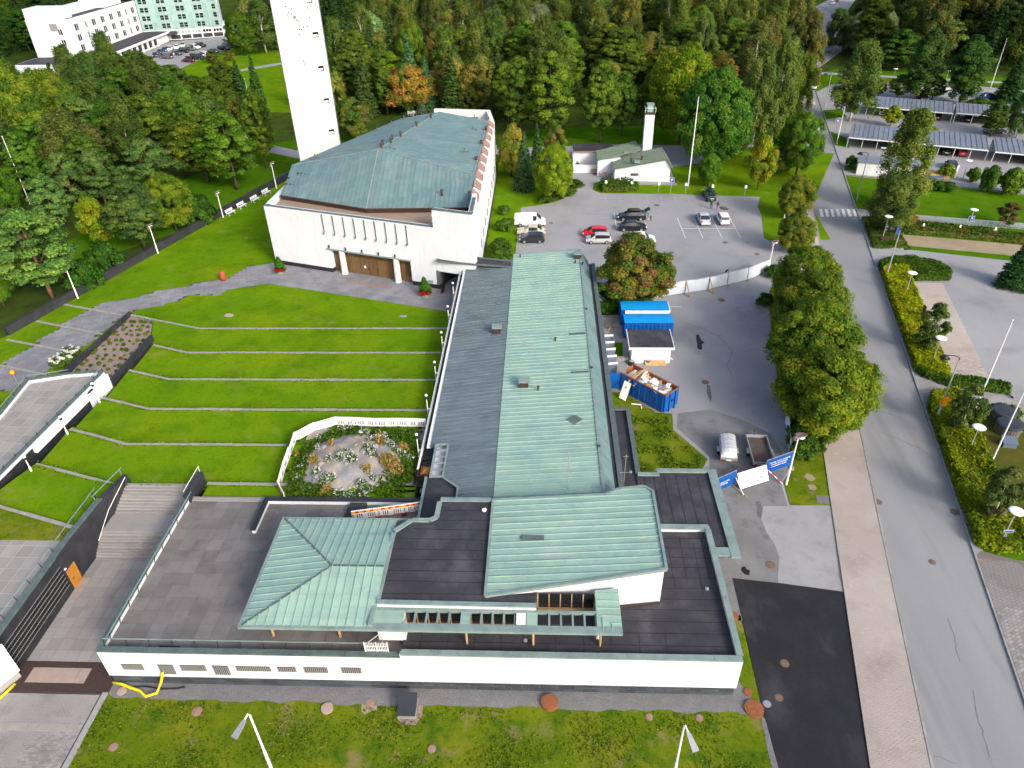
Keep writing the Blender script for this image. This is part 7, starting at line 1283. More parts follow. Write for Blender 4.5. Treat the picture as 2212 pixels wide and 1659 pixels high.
b = Q(1, 3, 1390, 1145); t = thing('info_board', 'dark narrow board on a post among the yellow hedge', 'sign', b); obj('post', G().tube([(0, 0, 0), (0, 0, 2.4)], .04, 6), 'steel', t); obj('board', G().box((-.05, -.3, 1.3), (.02, .3, 2.4)), 'bin_dark', t)
# round bins, box, scooter, bench etc.
for k, (x, y) in enumerate(((2030, 400), (2072, 505))):
 b = Q(2, 3, x, y); t = thing('round_bin', ['farther', 'nearer'][k] + ' large round waste bin with dark lid on the dry grass', 'bin', b, 0, 'round bins'); obj('drum', G().lathe([(.02, 0), (1.12, 0), (1.15, 1.0), (.02, 1.0)], n=28), 'bin_side', t)
 for j in range(28): obj('stave', G().lathe([(1.13, .05), (1.17, .05), (1.17, .98), (1.13, .98)], n=3).xf(Matrix.Rotation(j * 2 * math.pi / 28, 4, 'Z')) if False else G().obox((1.155 * math.cos(j * 2 * math.pi / 28), 1.155 * math.sin(j * 2 * math.pi / 28), .04), (.04, .2, .95), j * 2 * math.pi / 28), 'bin_side', t)
 obj('lid', G().lathe([(.02, 1.0), (1.22, 1.0), (1.22, 1.1), (1.05, 1.2), (.02, 1.26)], n=28), 'bin_dark', t); obj('lid_hinge', G().beam((-.1, -1.1, 1.2), (-.1, 1.1, 1.2), .05, .05), 'black_metal', t)
b = Q(2, 3, 2082, 612); t = thing('grit_box', 'grey blue grit box with sloped lid in front of the bins', 'box', b, -.2); obj('box', G().box((-.6, -.45, 0), (.6, .45, .6)), 'bin_blue', t); obj('lid', G().slab([(-.68, -.52, .6), (.68, -.52, .6), (.68, .52, .85), (-.68, .52, .85)], .08), 'bin_blue', t)
b = Q(2, 3, 2085, 215); t = thing('scooter', 'dark scooter standing on the paving near the low hedge', 'scooter', b, .3); obj('deck', G().box((-.08, -.5, .12), (.08, .35, .2)), 'black_metal', t); obj('stem', G().tube([(0, .4, .15), (0, .3, 1.1)], .035, 6), 'black_metal', t); obj('handlebar', G().tube([(-.28, .3, 1.12), (.28, .3, 1.12)], .025, 6), 'black_metal', t)
for y in (-.55, .45): obj('wheel', G().lathe([(.02, -.03), (.12, -.03), (.12, .03), (.02, .03)], n=12).xf(Matrix.Translation((0, y, .12)) @ Matrix.Rotation(math.pi / 2, 4, 'Y')), 'rubber', t)
def bench(label, base, rot):
 t = thing('park_bench', label, 'bench', base, rot, 'white benches along the dark wall')
 for k in range(3): obj('seat_slat', G().box((-.95, -.28 + k * .2, .44), (.95, -.12 + k * .2, .48)), 'white_paint', t)
 for k in range(2): obj('back_slat', G().slab([(-.95, .34 + k * .06, .58 + k * .22), (.95, .34 + k * .06, .58 + k * .22), (.95, .39 + k * .06, .74 + k * .22), (-.95, .39 + k * .06, .74 + k * .22)], .04), 'white_paint', t)
 for x in (-.75, .68): obj('leg', G().beam((x, -.3, 0), (x, .1, .45), .07, .08).beam((x, .45, 0), (x, .42, .95), .07, .08).beam((x, -.3, .44), (x, .4, .44), .07, .06), 'white_paint', t)
for k, (x, y) in enumerate(((1800, 290), (1890, 238), (1995, 187), (2085, 133))):
 b = Q(1, 0, x, y, .6) + Vector((.75, 0, 0)); bench(['leftmost', 'second', 'third', 'rightmost'][k] + ' white park bench in the row below the dark wall', b, math.radians(72))
for k, (x, y) in enumerate(((1245, 915), (1268, 913), (1285, 912))): b = Q(0, 1, x, y); bench(['left', 'middle', 'right'][k] + ' white bench behind the church roof edge', b, 0)
b = Q(1, 0, 1770, 812, .62); t = thing('memorial_stone', 'rounded red granite stone beside the slab path', 'stone', b); obj('stone', G().lathe([(.02, 0), (.5, 0), (.55, .6), (.53, 1.2), (.45, 1.55), (.24, 1.72), (.02, 1.76)], n=12).xf(Matrix.Scale(.86, 4) @ Matrix.Scale(.75, 4, (0, 1, 0))), 'red_granite', t, smooth=True)
b = Q(1, 0, 1815, 1092, .82); t = thing('flat_stone', 'small pale flat stone in the lawn beyond the kerbs', 'stone', b); obj('stone', G().prism([(-.6, -.2), (-.1, -.4), (.6, -.15), (.5, .3), (-.2, .45), (-.6, .2)], 0, .1), 'rock', t)
b = Q(1, 1, 1180, 1098, .8); t = thing('flat_stone', 'small grey flat plate in the lawn near the wing lamps', 'stone', b); obj('stone', G().prism([(-.5, -.15), (.0, -.25), (.5, -.1), (.45, .2), (-.4, .25)], 0, .08), 'slab_pale', t)
# covers and drains
def cover(label, t_, r, m_, z=0.0, h=.06, grp='manhole covers'):
 p = Q(*t_, z); t = thing('manhole_cover', label, 'manhole', p, 0, grp); obj('frame', G().lathe([(.02, -.02), (r, -.02), (r, h), (r * .86, h), (.02, h - .01)], n=20), m_, t); obj('lid', G().lathe([(.02, h - .01), (r * .8, h - .01), (r * .78, h + .015), (.02, h + .02)], n=20), m_, t);
 for k in range(6): a = k * math.pi / 3; obj('notch', G().obox((r * .45 * math.cos(a), r * .45 * math.sin(a), h + .016), (r * .22, r * .07, .006), a), m_, t)
for lab, t_, r, m_, h in (('large rusty cover raised in the near lawn below the wall', (3, 2, 330, 1150), .60, 'rust', .25), ('large rusty cover at the corner beside the new asphalt', (3, 2, 1947, 1195), .66, 'rust', .15), ('small rusty cover on the grass strip above the large one', (3, 2, 1900, 1063), .3, 'rust', .08), ('rusty cover half hidden at the parapet edge on the grass strip', (3, 2, 1780, 458), .45, 'rust', .1), ('pale rusty cover left of centre in the near lawn', (3, 1, 580, 1190), .42, 'slab_pink', .12), ('small pinkish cover in a bare patch of the near lawn', (3, 1, 918, 1145), .32, 'pink_copper', .05), ('small orange cover low in the near lawn', (3, 1, 1408, 1510), .28, 'pink_copper', .05), ('patterned cover in the near lawn left of the lamp', (3, 0, 1560, 1213), .36, 'pink_copper', .04), ('orange brown cover beside the concrete edging', (3, 0, 900, 1493), .3, 'pink_copper', .04), ('concrete cover at the left wall corner by the hose', (3, 0, 965, 1053), .33, 'slab_pink', .08), ('small cover in the near lawn right of the rusty one', (3, 2, 1118, 1257), .26, 'pink_copper', .04), ('small cover in the near lawn beside the right lamp', (3, 2, 1515, 1265), .26, 'pink_copper', .04), ('brown cover high in the new black asphalt', (3, 3, 317, 832), .33, 'cast_iron', .035), ('brown cover low in the new black asphalt', (3, 3, 272, 1104), .28, 'cast_iron', .035), ('grey cover low in the new black asphalt', (3, 3, 177, 1153), .28, 'steel', .035), ('cover in the old asphalt below the entry roof', (3, 3, 203, 50), .42, 'cast_iron', .02), ('drain cover in the road by the left kerb', (2, 3, 1058, 1058), .36, 'cast_iron', .012), ('drain cover in the road by the right kerb', (2, 3, 1665, 1138), .42, 'cast_iron', .012), ('small oval cover in the road near the bottom', (3, 3, 1485, 28), .3, 'cast_iron', .012), ('drain in the lot near the skip', (2, 2, 1562, 110), .42, 'cast_iron', .012), ('drain in the lot beyond the tar patch', (1, 2, 1693, 967), .48, 'cast_iron', .012), ('drain in the lot beside the autumn tree', (1, 2, 1295, 592), .38, 'cast_iron', .012), ('drain in the lot below the marked bays', (1, 2, 1720, 512), .45, 'cast_iron', .012), ('drain in the lot at the right near the lamp', (1, 2, 1972, 605), .4, 'cast_iron', .012), ('drain at the far edge of the lot', (1, 2, 1178, 217), .5, 'cast_iron', .012), ('drain beside the white van', (1, 2, 342, 358), .35, 'cast_iron', .012), ('brown puddle cover near the two people', (1, 2, 1712, 238), .55, 'cast_iron', .018)): cover(lab, t_, r, m_, 0, h)
b = Q(3, 1, 1222, 1190); t = thing('utility_box', 'dark blue grey box with sloped lid on the near lawn', 'box', b); obj('base', G().box((-.62, -.75, 0), (.62, .75, .12)), 'concrete_pale', t); obj('box', G().box((-.58, -.62, .1), (.58, .62, .7)), 'bin_dark', t); obj('lid', G().slab([(-.62, -.68, .7), (.62, -.68, .7), (.62, .66, .95), (-.62, .66, .95)], .08), 'bin_dark', t)
sheet('bare_soil', [(Q(3, 1, x, y).x, Q(3, 1, x, y).y) for x, y in ((1130, 1265), (1150, 1230), (1290, 1240), (1310, 1110), (1345, 1130), (1330, 1240), (1280, 1320), (1170, 1310))], .01, 'mulch', th=.02)
for tl_, rr2 in (((3, 1, 918, 1145), .75), ((2, 3, 515, 865), .5), ((2, 3, 535, 945), .4)): p = Q(*tl_); sheet('bare_soil', [(p.x + rr2 * random.uniform(.75, 1.2) * math.cos(a), p.y + rr2 * random.uniform(.75, 1.2) * math.sin(a)) for a in np.arange(0, 6.28, .5)], .045 if tl_[0] == 2 else .01, 'sand', th=.02)
hs = thing('yellow_hose', 'thick yellow hose running from the wall vent along the plinth', 'hose', (-28, 29, 0), absolute=True)
pts = [Q(3, 0, 1285, 870, 2.0)]; pts[0] = Vector((pts[0].x, 29.5, 1.75)); pts += [Vector((pts[0].x - .1, 29.1, 1.2)), Vector((pts[0].x - .5, 28.75, .35)), Vector((pts[0].x - 1.3, 28.6, .1))] + [Q(3, 0, x, y, .09) for x, y in ((1110, 1048), (1040, 1025), (970, 995), (895, 980))]
obj('tube', G().tube(pts, .10, 10), 'yellow_hose', hs, smooth=True)
hs2 = thing('yellow_hose', 'short yellow hose end at the lower left white wall', 'hose', (-39, 28, 0), absolute=True); obj('tube', G().tube([Q(3, 0, x, y, .09) for x, y in ((120, 990), (70, 1040), (0, 1105), (-80, 1150))], .10, 10), 'yellow_hose', hs2, smooth=True)
cb = thing('black_cable', 'black corrugated cable lying on the gravel by the plinth', 'cable', (-26, 28.8, 0), absolute=True); obj('cable', G().tube([Q(3, 0, x, y, .06) for x, y in ((1000, 1020), (1150, 1012), (1280, 1033), (1400, 1030), (1465, 1018))], .05, 8), 'rubber', cb)
# timber stack, kiosk and white panel in the east yard
p = Q(0, 3, 1455, 1400); t = thing('timber_stack', 'stack of pale yellow planks on the yard by the bush', 'timber', p, -.35)
for k in range(9): obj('plank', G().box((-3.2, -1.6 + k * .36, .1), (3.2, -1.3 + k * .36, .9 + (k % 2) * .06)), 'plywood', t)
p = Q(0, 3, 1105, 1400); t = thing('white_shed', 'white shed half hidden behind the tall tree by the road', 'shed', p, -.35); obj('wall', G().box((-5, 0, 0), (5, 3.5, 2.3)), 'white_plaster', t); obj('roof', G().box((-5.2, -.2, 2.3), (5.2, 3.7, 2.45)), 'roof_zinc', t); obj('door', G().box((-3, -.04, 0), (-2, .02, 2)), 'white_paint', t)
p = Q(0, 3, 1663, 1410); t = thing('white_post_board', 'narrow white upright board beside the dark car in the yard', 'board', p); obj('board', G().box((-.15, -.05, 0), (.15, .05, 2.4)), 'lamp_white', t); obj('foot', G().box((-.3, -.2, 0), (.3, .2, .1)), 'steel', t)
for k, (x, y) in enumerate(((1435, 1415), (1510, 1425))): p = Q(0, 3, x, y); t = thing('round_bin', ['left', 'right'][k] + ' low round bin lid at the yard lawn edge', 'bin', p, 0, 'yard bins'); obj('drum', G().lathe([(.02, 0), (.9 + k * .4, 0), (.95 + k * .4, .6), (.02, .6)], n=16), 'bin_side', t); obj('lid', G().lathe([(.02, .6), (1 + k * .4, .6), (.8 + k * .4, .78), (.02, .85)], n=16), 'bin_blue', t)
pf = thing('mesh_fence', 'low green mesh fence along the hedge by the east path', 'fence', (68, 112, 0), absolute=True)
for k in range(16):
 a = Q(1, 3, 1390 + k * 52, 350 + k * 4.2); b2 = Q(1, 3, 1390 + (k + 1) * 52, 350 + (k + 1) * 4.2); fp_ = obj('fence_panel', G().beam((a.x, a.y, 1.1), (b2.x, b2.y, 1.1), .05, .05).beam((a.x, a.y, 0), (a.x, a.y, 1.15), .05, .05).beam((a.x, a.y, .2), (b2.x, b2.y, .2), .04, .04), 'galv', pf)
 for j in range(8): e = a.lerp(b2, j / 8); obj('wire', G().box((e.x - .012, e.y - .012, .1), (e.x + .012, e.y + .012, 1.1)), 'copper_mint', fp_)
# ================================================================ VEGETATION
LEAFK = np.array([1.85, 1.9, 1.5])
def quads_mesh(name, pos, nrm, size, col, mt, aspect=1.3):
 """thousands of leaf faces: position, facing, size and leaf colour of each"""
 n = len(pos); nrm = nrm / np.maximum(1e-6, np.linalg.norm(nrm, axis=1))[:, None]
 r = rng.normal(size=(n, 3)); u = np.cross(nrm, r); u /= np.maximum(1e-6, np.linalg.norm(u, axis=1))[:, None]; w = np.cross(nrm, u)
 s = np.asarray(size).reshape(-1, 1) * .5; a = u * s * aspect; b = w * s
 bend = nrm * s * .35
 v = np.stack([pos - a - bend, pos - b * .9 + bend * .4, pos + a - bend, pos + b * .9 + bend * .4], 1).reshape(-1, 3)
 me = bpy.data.meshes.new(name); me.vertices.add(4 * n); me.vertices.foreach_set('co', v.astype(np.float32).ravel())
 me.loops.add(4 * n); me.loops.foreach_set('vertex_index', np.arange(4 * n, dtype=np.int32)); me.polygons.add(n)
 me.polygons.foreach_set('loop_start', np.arange(0, 4 * n, 4, dtype=np.int32)); me.polygons.foreach_set('loop_total', np.full(n, 4, dtype=np.int32))
 at = me.attributes.new('Col', 'FLOAT_COLOR', 'FACE'); c = np.ones((n, 4), np.float32); c[:, :3] = np.clip(col * LEAFK, 0, .8); at.data.foreach_set('color', c.ravel())
 me.materials.append(MAT[mt]); me.update(calc_edges=True); return me
def jitter(c, n, a=.22): c = np.asarray(c, float); return c[None, :] * (1 + rng.normal(0, a, (n, 1))) * (1 + rng.normal(0, a * .35, (n, 3)))
def blob_crown(h0, h1, R, prof, nc, cr, per, size, cols, droop=0.0, flat=.7, up=.45, hollow=.35, colf=None):
 P_, N_, S_, C_ = [], [], [], []; cents = []
 for i in range(nc):
  t = rng.beta(1.25, 1.15); a = rng.uniform(0, 2 * math.pi); rr_ = R * prof(t) * math.sqrt(rng.uniform(hollow, 1)); lob = 1 + .16 * math.sin(3 * a + 1.7) + .1 * math.sin(5 * a)
  c = np.array([math.cos(a) * rr_ * lob, math.sin(a) * rr_ * lob, h0 + (h1 - h0) * t]); r = cr * rng.uniform(.65, 1.25); n = int(per * rng.uniform(.7, 1.3))
  d = rng.normal(size=(n, 3)); d[:, 2] = d[:, 2] * .8 + .35; d /= np.linalg.norm(d, axis=1)[:, None]; k = rng.uniform(.45, 1.05, (n, 1))
  p = c + d * k * r * np.array([1, 1, flat])
  if droop: p[:, 2] -= droop * rng.uniform(0, 1, n) ** 1.5 * r
  out = c * np.array([1, 1, .15]); out = out / max(1e-6, np.linalg.norm(out))
  nn = d * .8 + out * .35 + np.array([0, 0, up]) + rng.normal(0, .35, (n, 3))
  base = colf(t, a, rng) if colf else cols[rng.integers(len(cols))]
  P_.append(p); N_.append(nn); S_.append(size * rng.uniform(.65, 1.3, n)); C_.append(jitter(base, n)); cents.append(c)
 return np.concatenate(P_), np.concatenate(N_), np.concatenate(S_), np.concatenate(C_), cents
TREE = {}
def make_tree(key, name, crown, trunk_g, mt_leaf, mt_bark):
 t = thing(name, 'tree', 'tree'); me = quads_mesh('crown', *crown[:4], mt_leaf)
 obj('trunk', trunk_g, mt_bark, t, smooth=True); o = obj('crown', None, None, t, mesh=me); TREE.setdefault(key, []).append(t); return t
def trunk(h, r, cents, n=7, lean=.25, r_end=.25):
 g = G(); pts = [Vector((random.uniform(-lean, lean) * k / 5, random.uniform(-lean, lean) * k / 5, h * k / 5)) for k in range(6)]; pts[0] = Vector((0, 0, -.1))
 g.tube(pts, [r * 1.25, r, r * .85, r * .7, r * .5, r * r_end], 7)
 for c in random.sample(list(cents), min(n, len(cents))):
  z = max(h * .25, min(h * .95, c[2] * .72)); k = min(4, int(z / h * 5)); b = pts[k].lerp(pts[k + 1], z / h * 5 - k) if k < 5 else pts[5]
  m = (b + Vector(c)) / 2 + Vector((0, 0, -.3)); g.tube([b, m, Vector(c)], [r * .38, r * .25, r * .08], 5)
 return g
ball = lambda t: max(.05, 1 - abs(2 * t - .9) ** 2.4) ** .5
rnd = lambda t: math.sin(min(1, max(0.02, t)) ** .75 * math.pi) ** .6
GREEN = [(.040, .085, .012), (.055, .105, .012), (.075, .125, .014), (.030, .068, .012)]
for k in range(2):   # dense lindens by the road
 c = blob_crown(1.5, 9.2, 3.75, ball, 330, .75, 230, .17, [(.050, .095, .010), (.068, .115, .011), (.092, .135, .012), (.036, .075, .010), (.10, .125, .014)], flat=.8, up=.5, hollow=.42)
 make_tree('linden', 'linden_tree', c, trunk(8, .2, c[4]), 'leaf', 'bark')
for k in range(3):   # layered maples and alders
 c = blob_crown(2.6, 13.2, 4.2, rnd, 190, .92, 190, .26, [(.046, .090, .012), (.060, .108, .014), (.080, .128, .016), (.036, .075, .012)], flat=.5, up=.7, hollow=.35)
 make_tree('maple', 'maple_tree', c, trunk(11, .22, c[4], 10), 'leaf', 'bark')
bp = lambda t: (.55 + .45 * math.sin(t * math.pi)) * (1 - .72 * t) + .12
for k in range(3):   # weeping birches
 c = blob_crown(3.0, 17.5, 4.2, bp, 105, .95, 210, .25, [(.045, .075, .020), (.058, .090, .022), (.075, .100, .026), (.035, .060, .018)], droop=1.7, flat=.9, up=.15, hollow=.12)
 make_tree('birch', 'birch_tree', c, trunk(16, .17, c[4], 12, .45, .2), 'leaf', 'birch_bark')
def spruce(h, R, lay, seed, cols):
 P_, N_, S_, C_ = [], [], [], []
 for i in range(lay):
  t = i / lay; z = .8 + (h - .9) * t; rr_ = R * (1 - t) ** .85 + .12; nb = int(6 + 10 * (1 - t))
  for b in range(nb):
   a = rng.uniform(0, 6.283); n = int(10 + 30 * (1 - t)); s = rng.uniform(.12, 1, n) * rr_ * rng.uniform(.8, 1.12); w = rng.normal(0, .16, n) * s
   p = np.stack([np.cos(a) * s - np.sin(a) * w, np.sin(a) * s + np.cos(a) * w, z - s * .32 + .1 * s ** 2 / max(rr_, .3) + rng.normal(0, .07, n)], 1)
   P_.append(p); N_.append(np.array([math.cos(a) * .5, math.sin(a) * .5, .9]) + rng.normal(0, .35, (n, 3))); S_.append(rng.uniform(.18, .4, n)); C_.append(jitter(cols[rng.integers(len(cols))], n, .2))
 return np.concatenate(P_), np.concatenate(N_), np.concatenate(S_), np.concatenate(C_), [np.array([0, 0, h])]
for k in range(2):
 c = spruce(15.5, 2.7, 46, k, [(.022, .046, .013), (.030, .058, .014), (.018, .038, .012)]); g = G().tube([(0, 0, 0), (0, 0, 15)], [.2, .03], 7); make_tree('spruce', 'spruce_tree', c, g, 'needle', 'bark')
c = spruce(5.2, 1.0, 26, 5, [(.050, .078, .060), (.038, .062, .048)]); make_tree('bluespruce', 'blue_spruce', c, G().tube([(0, 0, 0), (0, 0, 5)], [.1, .02], 6), 'needle', 'bark')
for k in range(2):   # pines
 c = blob_crown(3.0, 11.5, 3.9, rnd, 95, .95, 220, .24, [(.030, .060, .016), (.040, .074, .018), (.052, .086, .022), (.024, .048, .014)], flat=.55, up=.6, hollow=.3)
 make_tree('pine', 'pine_tree', c, trunk(10.5, .2, c[4], 12), 'needle', 'pine_bark')
c = blob_crown(2.0, 12, 5.0, rnd, 130, 1.25, 220, .30, [(.14, .16, .10), (.11, .135, .08), (.17, .19, .13)], droop=.9, flat=.8, up=.35); make_tree('willow', 'silver_willow', c, trunk(9, .3, c[4], 10), 'leaf', 'bark')
def rowan_col(t, a, r_):
 u = r_.uniform();
 if u < .10 + .22 * t: return (.115, .09, .03)
 if u < .15 + .25 * t: return (.14, .068, .03)
 if u < .62: return (.12, .115, .018)
 return (.050, .092, .014)
for k in range(2):
 c = blob_crown(1.4, 7.8, 3.4, rnd, 110, .8, 230, .21, None, flat=.7, up=.4, hollow=.3, colf=rowan_col); make_tree('rowan', 'rowan_tree', c, trunk(6.5, .14, c[4], 10, .5), 'leaf', 'bark')
def olive_col(t, a, r_):
 u = r_.uniform()
 return (.15, .125, .036) if u < .3 else ((.115, .122, .030) if u < .7 else ((.12, .09, .03) if u < .78 else (.062, .088, .020)))
for k in range(2):
 c = blob_crown(1.6, 9.5, 4.0, rnd, 110, 1.05, 230, .27, None, flat=.75, up=.45, colf=olive_col); make_tree('olive', 'autumn_tree', c, trunk(8, .18, c[4], 9), 'leaf', 'bark')
c = blob_crown(1.2, 6.0, 2.4, rnd, 70, .7, 190, .19, [(.15, .16, .012), (.19, .165, .012), (.10, .13, .012)], flat=.7, up=.5); make_tree('yellow', 'yellow_tree', c, trunk(5, .09, c[4], 8), 'leaf', 'bark')
pp = lambda t: .42 + .58 * math.sin(t * math.pi) ** .7 if t < .8 else .9 * (1 - t) / .2 * .6 + .1
c = blob_crown(1.2, 13.5, 2.3, pp, 120, .8, 190, .25, [(.024, .052, .016), (.034, .064, .018), (.044, .076, .018)], flat=1.0, up=.2, hollow=.4); make_tree('poplar', 'columnar_poplar', c, trunk(12, .2, c[4], 5), 'leaf', 'bark')
c = blob_crown(.8, 5.0, 1.45, pp, 48, .5, 150, .17, [(.045, .070, .020), (.060, .085, .024), (.034, .056, .018), (.09, .10, .04)], flat=.8, up=.4); make_tree('sapling', 'young_tree', c, trunk(4.2, .06, c[4], 6, .12), 'leaf', 'birch_bark')
c = blob_crown(.25, 1.6, 1.1, rnd, 48, .4, 130, .14, [(.05, .10, .012), (.07, .12, .014), (.036, .075, .012)], flat=.8, up=.4); make_tree('bush', 'round_bush', c, G().tube([(0, 0, 0), (0, 0, 1.0)], [.08, .03], 6), 'leaf', 'bark')
DIM = dict(linden=(9.9, 4.3), maple=(13.6, 4.9), birch=(17.8, 3.9), spruce=(15.5, 2.75), bluespruce=(5.2, 1.0), pine=(11.8, 4.5), willow=(12.6, 5.8), rowan=(8.0, 3.9), olive=(9.9, 4.7), yellow=(6.2, 2.9), poplar=(13.8, 2.4), sapling=(5.2, 1.7), bush=(1.75, 1.35))
def tree(sp, x, y, h, r, label, group=None, tint=(1, 1, 1), z=0.0):
 pr = TREE[sp][random.randrange(len(TREE[sp]))]; H0, R0 = DIM[sp]
 o = place(pr, (x, y, z), random.uniform(0, 6.28), label, group, tuple(t * random.uniform(.93, 1.07) for t in tint), (r / R0, r / R0, h / H0)); o['category'] = 'bush' if sp == 'bush' else 'tree'; return o
SPN = dict(linden='linden', maple='maple', birch='birch', spruce='spruce', bluespruce='blue spruce', pine='pine', willow='silvery willow', rowan='rowan', olive='yellowing hardwood', yellow='yellow leaved tree', poplar='columnar poplar', sapling='young tree', bush='bush')
def T(r, c, xb, yb, yt, w, sp, label, tint=(1, 1, 1), xt=None):
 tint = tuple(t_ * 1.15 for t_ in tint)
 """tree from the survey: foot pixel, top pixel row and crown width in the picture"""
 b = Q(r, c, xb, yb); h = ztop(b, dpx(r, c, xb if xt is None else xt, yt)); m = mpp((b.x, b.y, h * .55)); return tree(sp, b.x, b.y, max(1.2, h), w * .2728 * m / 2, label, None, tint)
# --- row between car park and road
tree('linden', 28.3, 59.8, 9.8, 5.2, 'largest linden of the roadside row, nearest the banners', tint=(1.25, 1.12, 1)); tree('linden', 29.6, 68.6, 10.6, 4.6, 'second linden from the banners in the roadside row', tint=(1.1, 1.05, 1)); tree('linden', 31.9, 76.6, 10.0, 4.5, 'third linden from the banners in the roadside row'); tree('linden', 33.4, 84.6, 9.6, 4.2, 'linden at the far end of the dense roadside row', tint=(1.1, 1.05, 1))
tree('linden', 38.0, 103.5, 6.6, 2.9, 'small olive green linden standing alone by the lot corner', tint=(1.35, 1.05, 1.3)); tree('linden', 41.8, 117, 7.6, 3.1, 'olive linden by the zebra crossing', tint=(1.4, 1.05, 1.3)); T(0, 3, 100, 1505, 1080, 260, 'yellow', 'yellow green rowan near the lot corner and roadside lindens', (.9, 1, 1)); T(0, 3, 400, 1400, 870, 330, 'linden', 'green linden beside the road beyond the yellow rowan', (.85, .95, 1)); T(0, 3, 250, 1370, 1180, 280, 'olive', 'olive tinged roadside tree above the zebra crossing', (.8, 1, .8))
for k, (x, y, s) in enumerate(((26.2, 56.6, 1.4), (26.6, 58.4, 1.4), (25.6, 55.4, 1.1), (27.6, 63.5, 1.2), (32.8, 95.2, .9), (29.6, 86.5, .9))): tree('bush', x, y, 1.9 * s, 1.5 * s, 'leafy bush under the roadside lindens', 'bushes under the lindens', (.8, .85, .8))
# --- autumn tree by the containers, shrubs under it
tree('rowan', 12.0, 86.6, 10.2, 5.0, 'red and green autumn tree between the wing and site fence'); tree('maple', 10.2, 85.6, 6.0, 2.2, 'green small tree growing against the autumn tree', tint=(.8, 1, .8)); tree('rowan', 14.6, 87.2, 7.4, 2.9, 'smaller autumn tree in front of the site fence', tint=(.9, 1.1, 1))
for x, y, s in ((8.5, 87.5, 1.3), (10.0, 85.8, 1.4), (8.2, 84.6, 1.0), (11.8, 85.2, 1.3), (13.2, 85.4, 1.2)): tree('bush', x, y, 1.7 * s, 1.3 * s, 'dark green bush between the wing and the containers', 'bushes by the containers', (.6, .75, .7))
for x, y, s in ((-6.3, 112.5, 1.2), (-6.6, 103.3, 1.5), (-6.2, 100.5, 1.3), (-6.8, 120, .9)): tree('bush', x, y, 1.6 * s, 1.4 * s, 'pale green bush on the strip beside the church wall', 'bushes beside the church', (1.2, 1.1, 1.2))
# --- chapel surroundings
T(0, 2, 360, 1590, 1130, 330, 'linden', 'bright yellow green tree beside the chapel drive', (1.45, 1.3, .9)); T(0, 2, 130, 1500, 1040, 200, 'spruce', 'blue green spruce left of the chapel drive', (1.1, 1.2, 1.6)); T(0, 2, 50, 1420, 990, 210, 'olive', 'yellowing tree between church and chapel', (1.1, 1.1, .8)); T(0, 2, 380, 1330, 980, 190, 'rowan', 'red tipped rowan left of the chapel yard'); T(0, 2, 230, 1350, 950, 120, 'spruce', 'slim dark spruce left of the chapel yard', (.9, 1, 1.3))
for x, y in ((400, 1570), (480, 1540), (530, 1480), (440, 1450), (300, 1600)): p = Q(0, 2, x, y); tree('bush', p.x, p.y, 1.3, 1.7, 'low bush bordering the curved chapel drive', 'low bushes by the chapel drive', (.85, .85, .8))
T(0, 2, 725, 1128, 470, 330, 'maple', 'maple with forked trunk behind the chapel yard'); T(0, 2, 330, 1120, 400, 470, 'maple', 'broad maple behind the chapel at left', (1.15, 1.1, 1)); T(0, 2, 100, 1090, 430, 330, 'maple', 'maple behind the church right corner', (.9, .95, 1)); T(0, 2, 900, 1080, 560, 260, 'maple', 'narrow maple behind the chapel chimney', (.85, .95, 1)); T(0, 2, 1100, 1070, 590, 260, 'maple', 'maple right of the chapel chimney', (.9, .95, .9)); T(0, 2, 1360, 1130, 320, 540, 'linden', 'golden topped broad linden behind the chimney', (1.35, 1.15, .8)); T(0, 2, 1590, 1330, 500, 590, 'linden', 'large dark green linden right of the flagpole', (.62, .85, 1.2)); T(0, 2, 1582, 1480, 1210, 190, 'linden', 'small round lawn tree right of the flagpole', (.85, 1, 1)); T(0, 2, 1750, 1260, 700, 300, 'birch', 'birch behind the dark linden', (.9, 1, .9))
T(0, 2, 1930, 1180, 330, 300, 'birch', 'tall birch left of the road with forked white trunk', (1, 1, 1)); T(0, 2, 2080, 1150, 280, 280, 'birch', 'tall birch nearest the road behind the lot', (1.05, 1, .9)); T(0, 3, 250, 1010, 290, 300, 'birch', 'tall birch beside the road opposite the carports', (1.1, 1.05, .9)); T(0, 3, 420, 900, 430, 240, 'birch', 'yellowish birch at the road edge opposite the carports', (1.4, 1.15, .8)); T(0, 3, 380, 1150, 870, 300, 'linden', 'dense dark tree at the road edge below the birches', (.75, .9, 1)); T(0, 3, 60, 1040, 470, 280, 'birch', 'birch deeper behind the roadside birches', (.85, .95, 1))
# --- behind the church
T(0, 1, 800, 1110, 775, 320, 'rowan', 'brownish orange rowan beside the tower', (.72, .9, 1)); T(0, 1, 680, 900, 560, 160, 'olive', 'pale yellow tree right of the tower', (1.1, 1.1, 1)); T(0, 1, 690, 660, 190, 170, 'spruce', 'tall dark spruce right of the tower', (.9, 1, .9)); T(0, 1, 830, 520, 200, 110, 'spruce', 'second spruce right of the tower', (1, 1.1, .9)); T(0, 1, 960, 720, 190, 200, 'spruce', 'broad spruce behind the church roof', (.9, .95, .9)); T(0, 1, 1120, 740, 170, 180, 'spruce', 'tall spruce beside the blue green one', (.95, 1, 1)); T(0, 1, 1260, 880, 260, 230, 'spruce', 'large blue green spruce behind the church', (1.3, 1.5, 2.4)); T(0, 1, 1380, 880, 430, 200, 'spruce', 'blue green spruce right of the large one', (1.2, 1.4, 2.3)); T(0, 1, 1290, 760, 130, 240, 'linden', 'bright green tree above the blue green spruces', (1.0, 1.05, .9))
